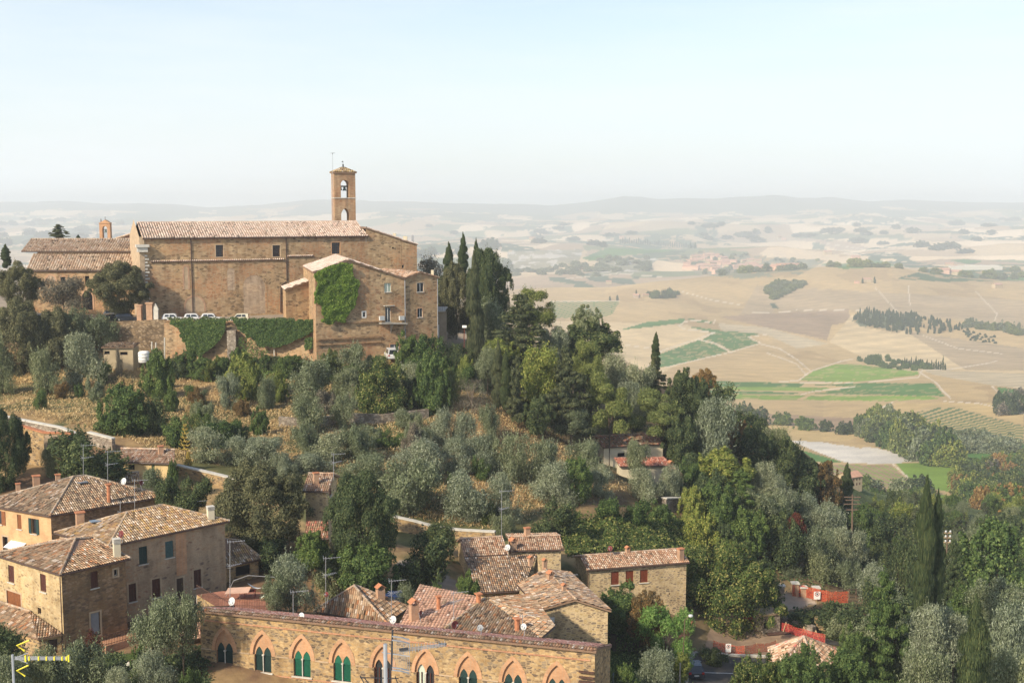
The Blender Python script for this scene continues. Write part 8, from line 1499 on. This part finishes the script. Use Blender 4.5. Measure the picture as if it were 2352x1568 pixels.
for x, y0, y1, lab in ((1302, 470, 322, 'stone pier left of the brick gate piers'), (1480, 450, 290, 'brick gate pier with pale cap, left of three'), (1585, 455, 342, 'brick gate pier with pale cap, middle of three'), (1745, 470, 346, 'brick gate pier with pale cap, right of three')):
    p = hit(*b7(x, y1 + (y0 - y1)), 100, 230); t = V2Z(b7(x, y1)[1], p.y); th = Thing('gate_pier', tuple(p), lab, 'pillar'); th.part(MB().box((p.x, p.y, (p.z - .5 + t) / 2), (.85, .85, t - p.z + .5)), 'shaft', 'brick_faded' if x > 1400 else 'stone_grey'); th.part(MB().box((p.x, p.y, t + .08), (1.1, 1.1, .18)), 'cap', 'capstone')
P = [hit(*b7(x, y), 120, 240) for x, y in ((1890, 500), (1985, 500), (2075, 490), (2165, 480), (2250, 478))]; th = Thing('rail_fence', tuple(P[0]), 'rustic wooden rail fence beside the tall orange net', 'fence')
for p in P: th.part(MB().tube([p - Vector((0, 0, .3)), p + Vector((0, 0, 1.35))], .09, 6), 'fence_post', 'wood')
for z in (.6, 1.2):
    for a, b in zip(P, P[1:]): th.part(MB().tube([a + Vector((0, 0, z)), b + Vector((0, 0, z + .05))], .06, 5), 'rail', 'wood')
for f, x, y, a, lab in ((b7, 1365, 905, .3, 'first timber trestle holding the red net'), (b7, 1590, 965, .3, 'second timber trestle holding the red net'), (b7, 1740, 1010, .3, 'third timber trestle holding the red net')):
    p = hit(*f(x, y), 90, 200); m = MB();
    for s in (-1, 1): m.beam((p.x + s * .4, p.y - .3, p.z), (p.x, p.y - .1, p.z + 1.3), .08)
    single(m, 'trestle', 'wood_pale', p, lab, 'trestle', 'timber trestles of the red net')
p = hit(*b7(1240, 915), 90, 200); single(MB().box((p.x, p.y, p.z + .12), (3.0, 2.2, .12), .2), 'iron_cover', 'iron', p, 'rusty square iron cover lying on the bare yard', 'cover')
zt = -37.3; c = [atZ(*z5(1345, 965), zt), atZ(*z5(1500, 1060), zt), atZ(*z6(250, 1075), zt), atZ(*z6(230, 950), zt), atZ(*z5(1520, 940), zt)]; RT = Thing('roof_terrace', (c[1].x, c[1].y, -43), 'red paved roof terrace with iron railing left of the arched facade roof', 'terrace'); RT.part(MB().prism(c, (0, 0, -5.5)), 'base', 'stone_near'); RT.part(MB().poly([p + Vector((0, 0, .02)) for p in c]), 'floor', 'paving_red'); m = MB()
for a, b in ((c[0], c[1]), (c[1], c[2]), (c[2], c[3])):
    n = int((b - a).length / .16)
    for i in range(n): p = a.lerp(b, i / n); m.beam(p, p + Vector((0, 0, 1)), .022)
    m.beam(a + Vector((0, 0, 1)), b + Vector((0, 0, 1)), .05)
RT.part(m, 'railing', 'iron')
L_ = Thing('washing_line', tuple(c[0]), 'drying rack with white and red washing at the end of the roof terrace', 'washing line'); a, b = atD(*z5(1340, 975), c[0].y + .2), atD(*z5(1440, 955), c[0].y + 1.2); L_.part(MB().tube([a, b], .012, 4).tube([a, (a.x, a.y, zt)], .02, 4).tube([b, (b.x, b.y, zt)], .02, 4), 'rack', 'metal')
for i, mm in enumerate(('white', 'dish_grey', 'white', 'net_red', 'white', 'shut_red', 'white')):
    p = a.lerp(b, (i + .2) / 7); q = a.lerp(b, (i + .95) / 7); h = .9 - .12 * (i % 3); L_.part(MB().poly([p, q, q + Vector((.02, -.05, -h)), p + Vector((-.03, .04, -h * .95))]), 'cloth', mm if mm != 'net_red' else 'dish_red')
p = atZ(*z5(1640, 1000), zt); th = Thing('sunshade', tuple(p), 'pale pink tilted sunshade over the roof terrace', 'sunshade'); t = atD(*z5(1628, 936), p.y); th.part(MB().tube([p, (p.x, p.y, t.z)], .025, 5), 'pole', 'metal'); th.part(MB().prism([t + Vector((-1.1, -.7, -.1)), t + Vector((1.1, -.7, 0)), t + Vector((1.1, .7, .12)), t + Vector((-1.1, .7, .02))], (0, 0, .04)), 'canopy', 'plaster_pink')
t0 = atD(*z5(1690, 885), 114); th = Thing('awning_sheet', (t0.x, t0.y, zt), 'white cloth sail slung from curved bars over the roof terrace', 'awning'); pts = [[t0 + Vector((x * 1.9, y * .9, -.55 * math.sin(math.pi * x) * (1 - .3 * y) - .35 * y)) for x in [i / 8 for i in range(9)]] for y in [0, .5, 1]]; m = MB()
for A, B in zip(pts, pts[1:]):
    for k in range(8): m.poly([A[k], A[k + 1], B[k + 1], B[k]])
th.part(m, 'sail', 'white', merge=True); e = t0 + Vector((1.9, 0, .35)); th.part(MB().tube([e + Vector((0, 0, -3)), e], .025, 5).tube([t0 + Vector((-2.2, .5, -1.5)), t0 + Vector((-1.4, .5, .1)), t0 + Vector((0, .5, .6)), t0 + Vector((2.4, .5, .45)), t0 + Vector((4.5, .5, -.5))], .03, 5), 'bars', 'metal')
p = atZ(*z5(1710, 985), zt); th = Thing('table', tuple(p), 'small red garden table on the roof terrace', 'table'); th.part(MB().box(p + Vector((0, 0, .72)), (1.1, .8, .05)), 'tabletop', 'dish_red')
for sx, sy in ((-1, -1), (1, -1), (1, 1), (-1, 1)): th.part(MB().beam(p + Vector((sx * .45, sy * .3, 0)), p + Vector((sx * .45, sy * .3, .7)), .05), 'leg', 'dish_red')
p = atZ(*z6(185, 1000), zt); th = Thing('deckchair', tuple(p), 'green and white striped deckchair at the terrace railing', 'deckchair'); th.part(MB().beam(p + Vector((-.6, 0, .2)), p + Vector((.6, 0, .95)), .55, .04), 'seat', 'curtain'); th.part(MB().beam(p + Vector((-.6, -.3, 0)), p + Vector((.6, -.3, .95)), .04).beam(p + Vector((-.6, .3, 0)), p + Vector((.6, .3, .95)), .04).beam(p + Vector((.5, -.3, 0)), p + Vector((-.1, -.3, .6)), .04).beam(p + Vector((.5, .3, 0)), p + Vector((-.1, .3, .6)), .04), 'frame', 'wood_pale')
p = hit(*z5(940, 1540), 80, 120); t = atD(*z5(940, 1420), p.y); th = Thing('garden_lamp', tuple(p), 'garden lamp with curved neck among the plants of the lower left garden', 'lamp'); th.part(MB().tube([p, t, t + Vector((-.3, 0, .2)), t + Vector((-.75, 0, 0))], .04, 5), 'post', 'iron'); th.part(MB().lathe(t + Vector((-.75, 0, -.3)), [(.02, .3), (.2, .12), (.22, 0), (.02, -.02)], 8), 'lamp_shade', 'capstone')
def whorl(U, V0, V1, W, label):
    p = hit(U, V1 + 2); t = atD(U, V0, p.y); th = Thing('spindly_conifer', tuple(p), label, 'tree'); H = t.z - p.z; th.part(MB().tube([p, t], .09, 6, .03), 'trunk', 'bark'); m = MB(); rs = random.Random(3); wm = W / F * p.y / 2
    for i in range(7):
        z = H * (.25 + .72 * i / 6); r = wm * (1 - i / 8)
        for k in range(6): a = k * 1.047 + i * .5; m.tube([p + Vector((0, 0, z)), p + Vector((r * .6 * math.cos(a), r * .6 * math.sin(a), z - .05)), p + Vector((r * math.cos(a), r * math.sin(a), z + .25))], .09, 5, .06)
    th.part(m, 'crown', 'yellow_needles')
M['yellow_needles'] = plain('yellow_conifer_needles', (.34, .25, .06), .9, .1, .3, 5)
whorl(427, 976, 1048, 34, 'spindly yellow conifer with tiered arms below the dry slope'); whorl(433, 1040, 1075, 20, 'small second yellow conifer by the yellow house')
rf_ = random.Random(21)
LITE = {}
def lite(kind, mat=None, n=900):
    """small crown for trees that cover only a few pixels"""
    key = (kind, mat)
    if key not in LITE:
        rng = np.random.default_rng(50 + len(LITE)); out = []
        for v in range(2):
            B = crown_blobs(rng, kind); sp = SPEC[kind]; Cc, Nn, T = blobs_to_leaves(rng, B, sp[0] * n / 6000, .05, 1.6 if kind != 'cypress' else 2.5, sp[3], .2, .6, .15)
            for ax_ in (0, 1): q0, q1 = np.percentile(Cc[:, ax_], [2, 98]); Cc[:, ax_] = (Cc[:, ax_] - (q0 + q1) / 2) / (q1 - q0)
            q0, q1 = np.percentile(Cc[:, 2], [2, 99]); Cc[:, 2] = (Cc[:, 2] - q0) / (q1 - q0); out.append(cloud_mesh(kind + '_crown', Cc, Nn, np.full(len(Cc), .055), 1.6, T, mat or kind, rng, sp[3]))
        LITE[key] = out
    return LITE[key]
def tiny(kind, p, w, h, label, group, name=None, mat=None, cat='tree'):
    o = bpy.data.objects.new(name or DN[kind], rf_.choice(lite(kind, mat))); kk_ = .06 if kind == 'cypress' else .2; h *= rf_.uniform(.75, 1.3); o.location = (p[0], p[1], p[2] - h * kk_); o.scale = (w * rf_.uniform(.9, 1.35), w, h * (1 + kk_)); o.rotation_euler = (0, 0, rf_.uniform(0, 6.28)); link(o); return tag(o, label, cat, group)
def hf(U, V, d0=420, d1=9000): return hit(U, V, d0, d1)
def pin(poly, n, minpx=0.0, seed=1):
    rs = random.Random(seed); us = [p[0] for p in poly]; vv = [p[1] for p in poly]; out = []; t = 0
    while len(out) < n and t < n * 80:
        t += 1; u, v = rs.uniform(min(us), max(us)), rs.uniform(min(vv), max(vv))
        if bool(in_poly(np.array([u]), np.array([v]), poly)[0]) and all(abs(u - a) + 2 * abs(v - b) > minpx for a, b in out[-60:]): out.append((u, v))
    return out
for u, v in pin([(1956, 732), (1985, 716), (2085, 722), (2120, 740), (2090, 752), (2070, 765), (2040, 762), (1975, 745)], 190, 4.0, 1) + pin([(2085, 722), (2195, 742), (2215, 758), (2150, 768), (2080, 770), (2090, 750)], 75, 6, 2): p = hf(u, v, 1500, 3200); tiny('cypress', p, rf_.uniform(2.4, 4.0), rf_.uniform(6, 12), 'slim dark cypress in the plantation on the tan hillside', 'cypresses of the hillside plantation')
for u, v in pin([(2215, 755), (2290, 775), (2300, 790), (2200, 782)], 30, 6, 3): tiny('green', hf(u, v, 1200, 3000), 4, 3.6, 'low bush on the tan slope right of the cypress plantation', 'bushes right of the plantation', 'bush', 'oak', 'shrub')
for u, v in pin([(1965, 824), (2010, 820), (2100, 832), (2150, 845), (2080, 848), (2010, 838)], 46, 5, 4): tiny('green', hf(u, v + 4, 900, 2500), rf_.uniform(5, 8), rf_.uniform(5, 8), 'small round tree in the belt above the bright green field', 'small trees above the bright green field')
for i in range(20): u = 2072 + i * 5.2; v = 843 + i * .35; tiny('cypress', hf(u, v, 900, 2500), 2.0, 8 + 5 * math.sin(i * 1.3) ** 2, 'small cypress in the row ending the tree belt', 'cypress row above the green field')
for i in range(34): u = 1425 + i * 5.2; v = 556 + max(0, i - 6) * .42 + rf_.uniform(-1, 1); tiny('cypress', hf(u, v + 3, 3500, 9000), 8, 26, 'tiny cypress of the far avenue left of the village', 'cypresses of the far avenue')
for k, (u, v0, v1, w, kd, mt, lab) in enumerate([(1712, 928, 978, 46, 'oak', None, 'hazy oak left of the golden field'), (1745, 935, 975, 34, 'oak', None, 'second hazy oak left of the golden field'), (1797, 948, 975, 30, 'green', None, 'small round tree on the upper edge of the golden field'), (1850, 953, 986, 38, 'green', None, 'tree with split crown on the edge of the golden field'), (1898, 962, 990, 30, 'oak', None, 'third field tree from the right'), (1944, 962, 996, 38, 'oak', None, 'dark field tree left of the dirt road'), (1976, 958, 994, 28, 'green', None, 'green tree on the left verge of the dirt road'), (2000, 960, 995, 34, 'bright', None, 'pale yellow green tree on the right verge of the dirt road'),
    (2170, 992, 1066, 44, 'green', None, 'green trees at the lower end of the stream wood'), (2200, 1022, 1066, 34, 'bright', None, 'bright slender tree with white trunk at the end of the stream wood'), (2003, 1092, 1132, 56, 'olive', None, 'blue grey round tree before the striped ploughed field'), (1985, 1100, 1135, 30, 'green', None, 'green tree left of the blue grey one'), (2108, 1098, 1134, 58, 'oak', None, 'dark round tree on the edge of the bright meadow'), (2065, 1105, 1140, 40, 'olive', None, 'grey bush between dark tree and ploughed field'), (2232, 1046, 1072, 30, 'green', None, 'hedge tree beside the bright meadow'), (2275, 1052, 1085, 44, 'grey', None, 'brownish bush right of the bright meadow'), (1940, 1118, 1160, 40, 'green', None, 'green tree under the ochre house'), (1975, 1130, 1165, 34, 'bright', None, 'light round bush below the blue grey tree'), (2065, 1124, 1160, 12, 'cypress', None, 'small cypress in the meadow hedge'), (2144, 1128, 1162, 12, 'cypress', None, 'second small cypress in the meadow hedge')]):
    p = hf(u, v1 + 1, 400, 2200); w_ = w / F * p.y; z = V2Z(v0, p.y) - p.z; tiny(kd, p, w_, max(z, w_ * .6), lab, None, None, mt)
def wood(n, poly, kinds, group, label, wr, hr, seed, d0=400, d1=3000, minpx=6, nm='distant_tree'):
    for u, v in pin(poly, n, minpx, seed): kd = rf_.choice(kinds); mt = None; kd, mt = kd if isinstance(kd, tuple) else (kd, None); p = hf(u, v, d0, d1); tiny(kd, p, rf_.uniform(*wr), rf_.uniform(*hr), label, group, nm, mt)
wood(110, [(1985, 985), (2030, 978), (2060, 985), (2110, 1000), (2150, 1020), (2190, 1050), (2200, 1075), (2150, 1072), (2090, 1055), (2040, 1030), (1990, 1010)], ['green', 'oak', ('oak', 'pine'), 'bright', ('olive', 'olive')], 'trees of the stream wood in the valley', 'tree among many in the stream wood beside the white field', (9, 15), (9, 16), 5, nm='stream_tree')
wood(60, [(2200, 1012), (2230, 1008), (2330, 1030), (2330, 1042), (2210, 1040)], ['olive', ('olive', 'silver')], 'olives of the valley grove', 'grey olive in the orchard beside the green fields', (8, 11), (6, 8), 6, nm='olive_tree')
wood(120, [(2195, 1105), (2260, 1080), (2352, 1050), (2352, 1240), (2290, 1230), (2200, 1140)], ['green', 'bright', ('green', 'laurel'), 'autumn', ('oak', 'pine'), 'oak'], 'trees of the autumn wood at the right edge', 'mixed green or orange tree in the autumn wood at the right edge', (6, 9), (6, 9), 7, 400, 900, 5, nm='autumn_tree')
wood(26, [(2215, 745), (2352, 762), (2352, 772), (2215, 752)], ['olive', ('oak', 'pine')], 'tree belt behind the plantation', 'small tree in the belt right of the cypress plantation', (9, 15), (9, 14), 8, 1500, 3600)
wood(30, [(2288, 942), (2352, 925), (2352, 950), (2300, 955)], ['oak', 'grey', ('cypress', 'cypress')], 'trees round the stone farm at the right edge', 'tree around the stone farm at the right edge', (7, 11), (9, 14), 9, 800, 2200)
wood(60, [(1930, 1130), (2110, 1130), (2230, 1150), (2210, 1190), (2120, 1200), (1960, 1190)], ['green', 'olive', 'oak', 'bright'], 'garden trees in the near valley', 'garden tree in the near valley below the meadow', (3.5, 5.5), (3.2, 5), 10, 420, 900, nm='garden_tree')
wood(55, [(1758, 668), (1780, 652), (1854, 654), (1815, 670), (1777, 689)], [('oak', 'olive'), ('oak', 'pine')], 'trees of the hollow on the tan hill', 'small tree in the wooded hollow of the tan hill', (12, 20), (8, 12), 11, 1800, 4000, 4, nm='hollow_tree')  # hollow, village, plain and gully trees: paler leaf colours stand in for haze
wood(60, [(1560, 590), (1620, 575), (1760, 590), (1900, 598), (1830, 637), (1700, 642), (1600, 632)], ['olive', ('oak', 'olive'), ('oak', 'bright')], 'trees around the far village', 'tiny hazy tree around the far village', (16, 26), (10, 16), 12, 3200, 8000, 4, nm='village_tree')
wood(24, [(1900, 606), (2060, 622), (2150, 615), (2352, 622), (2352, 646), (2180, 650), (2060, 640), (1900, 625)], [('oak', 'olive'), ('oak', 'bright')], 'hazy trees of the far plain', 'tiny hazy tree on the far plain right of the village', (18, 30), (11, 18), 13, 3200, 8000, 5, nm='plain_tree')
wood(50, [(1160, 600), (1240, 622), (1340, 600), (1510, 592), (1480, 625), (1360, 640), (1230, 630), (1150, 640)], ['olive', ('oak', 'olive')], 'scrub trees of the clay gullies', 'tiny hazy tree in the pale clay gullies', (22, 40), (12, 20), 14, 3000, 8000, 5, nm='scrub_tree')
wood(60, [(900, 520), (2352, 505), (2352, 590), (1600, 560), (900, 600)], ['oak'], 'lone trees on the far hills', 'lone speck of a tree on the far hills', (40, 90), (20, 34), 15, 4500, 12000, 5, nm='distant_tree')
wood(40, [(0, 505), (300, 505), (300, 560), (0, 590)], ['oak'], 'lone trees on the far hills at left', 'lone speck of a tree on the far left hills', (40, 90), (20, 34), 16, 4500, 12000, 5, nm='distant_tree')
def mini_house(mat, pal, label, group=None, cat='house', name='farmhouse'):
    th = Thing(name, (0, 0, 0), label, cat, group); m = MB(); a, b, h = 7.0, 4.5, 6.0
    for p, q in (((-a, -b), (a, -b)), ((a, -b), (a, b)), ((a, b), (-a, b)), ((-a, b), (-a, -b))): m.poly([(p[0], p[1], -3), (q[0], q[1], -3), (q[0], q[1], h), (p[0], p[1], h)])
    for s in (-1, 1): m.poly([(s * a, -b, h), (s * a, b, h), (s * a, 0, h + 2.2)])
    th.part(m, 'wall', mat); r = MB(); e = .5
    for s in (-1, 1): r.prism([(-a - e, s * (b + e), h - .15), (a + e, s * (b + e), h - .15), (a + e, 0, h + 2.4), (-a - e, 0, h + 2.4)], (0, 0, .2))
    th.part(r, 'roof', 'far_roof'); w = MB()
    for x in (-4.5, -1.5, 1.5, 4.5):
        for z in (1.0, 3.8): w.box((x, -b - .02, z + .7), (.9, .06, 1.4))
    th.part(w, 'windows', 'shut_brown') if False else None
    for x in (-4.5, -1.5, 1.5, 4.5):
        for z in (1.0, 3.8): th.part(MB().box((x, -b - .02, z + .7), (.9, .06, 1.4)), 'window', 'shut_brown')
    return th.root
M['far_roof'] = plain('terracotta_roof', (.44, .26, .18), .9, .1, .2, .3)
proto = [mini_house(m_, None, 'pink or cream house of the far village', 'houses of the far village') for m_ in ('plaster_pink', 'plaster_shed', 'plaster_grey')]; used = [False] * 3
def put_house(k, u, v, s, rz, label=None, group=None, d0=3300, d1=7500, sz=1.0):
    global used
    p = hf(u, v, d0, d1)
    if not used[k]: o = proto[k]; used[k] = True
    else:
        o = proto[k].copy(); COL.objects.link(o)
        for ch in [c for c in proto[k].children if c.name.split('.')[0] in (('wall', 'roof') if p.y > 2500 else ('wall', 'roof', 'window'))]: c = ch.copy(); COL.objects.link(c); c.parent = o
    o.location = p; o.scale = (s * rf_.uniform(.8, 1.3), s, s * sz); o.rotation_euler = (0, 0, rz)
    if label: o['label'] = label
    if group: o['group'] = group
    elif label and 'group' in o: del o['group']
    return o
vil = 0
for u, v in pin([(1572, 606), (1600, 588), (1632, 586), (1680, 605), (1650, 630), (1610, 626), (1575, 622)], 34, 7, 31) + pin([(1655, 606), (1740, 600), (1745, 618), (1660, 618)], 14, 8, 32) + pin([(1727, 614), (1815, 622), (1860, 630), (1740, 632)], 18, 8, 33): put_house(rf_.choice((0, 0, 1)), u, v, rf_.uniform(1.5, 2.3), rf_.uniform(-.6, .6), None, 'houses of the far village')
for u, v, s, k, lab, d0, d1 in [(1398, 652, 1.3, 1, 'low farmhouse with a row of cypresses on the far tan slope', 2500, 5000), (1462, 684, 1.1, 2, 'dark farm building on the knoll above the striped vineyard', 1500, 4000), (1482, 682, .9, 1, 'pale farm building right of the dark one on the knoll', 1500, 4000), (1990, 648, 1.2, 1, 'square villa with cypresses on the crest of the tan hill', 1800, 4000), (1968, 651, .7, 0, 'small shed left of the villa on the crest', 1800, 4000), (2290, 661, 1.3, 1, 'farmhouse on the crest at the far right', 1800, 4500), (2165, 638, 1.8, 0, 'orange farm building below the plain, left', 3300, 7500), (2195, 641, 1.8, 1, 'cream farm building right of the orange one', 3300, 7500), (2180, 612, 1.6, 1, 'white house beside a small green field', 3300, 7500), (2190, 617, 1.4, 1, 'second white house beside the green field', 3300, 7500), (1428, 549, 2.4, 0, 'large ochre villa on the far ridge left of the avenue', 3500, 9000), (1355, 556, 1.8, 1, 'pale farm left of the ochre villa', 3500, 9000), (1222, 551, 2.0, 1, 'tiny farm on the far left ridge', 3500, 9000), (1900, 585, 2.2, 1, 'cream farm on the plain behind the village', 3500, 9000), (1965, 597, 2.2, 0, 'pink farm on the plain right of the village', 3500, 9000), (1790, 548, 2.2, 1, 'hamlet house on the far hill above the village', 3500, 9500), (1800, 551, 2.0, 0, 'second hamlet house on the far hill', 3500, 9500), (2322, 930, .8, 0, 'stone farm with red roof at the right edge above the striped vineyard', 800, 2200), (2350, 925, .8, 1, 'stone farm wing cut by the right edge', 800, 2200)]: put_house(k, u, v, s, rf_.uniform(-.5, .5), lab, None, d0, d1)
p = hf(1951, 1127, 300, 700); h = put_house(1, 1951, 1122, .42, .5, 'little ochre house beside the pointed conifer above the valley gardens', None, 300, 700)
p = hf(2240, 619, 3300, 7500); single(MB().box((p.x, p.y, p.z + 5), (160, 30, 12)).box((p.x + 20, p.y, p.z + 12), (100, 26, 3)), 'warehouse', 'capstone', p, 'long white warehouse on the far plain', 'warehouse')
for u, v, lab in ((1461, 668, 'single cypress beside the dark farm on the knoll'), (1981, 637, 'cypress left of the square villa'), (2009, 637, 'cypress right of the square villa'), (1401, 690, 'dot like cypress on the vineyard edge, left'), (1418, 690, 'dot like cypress on the vineyard edge, right')): q = hf(u, v + 14 if v != 690 else v, 1500, 4000); tiny('cypress', q, 4, 16 if v != 690 else 9, lab, None)
wood(14, [(1490, 680), (1555, 676), (1560, 684), (1500, 688)], ['green', 'oak'], 'garden trees of the knoll farm', 'garden tree right of the farm on the knoll', (10, 16), (9, 15), 17, 1500, 4000)
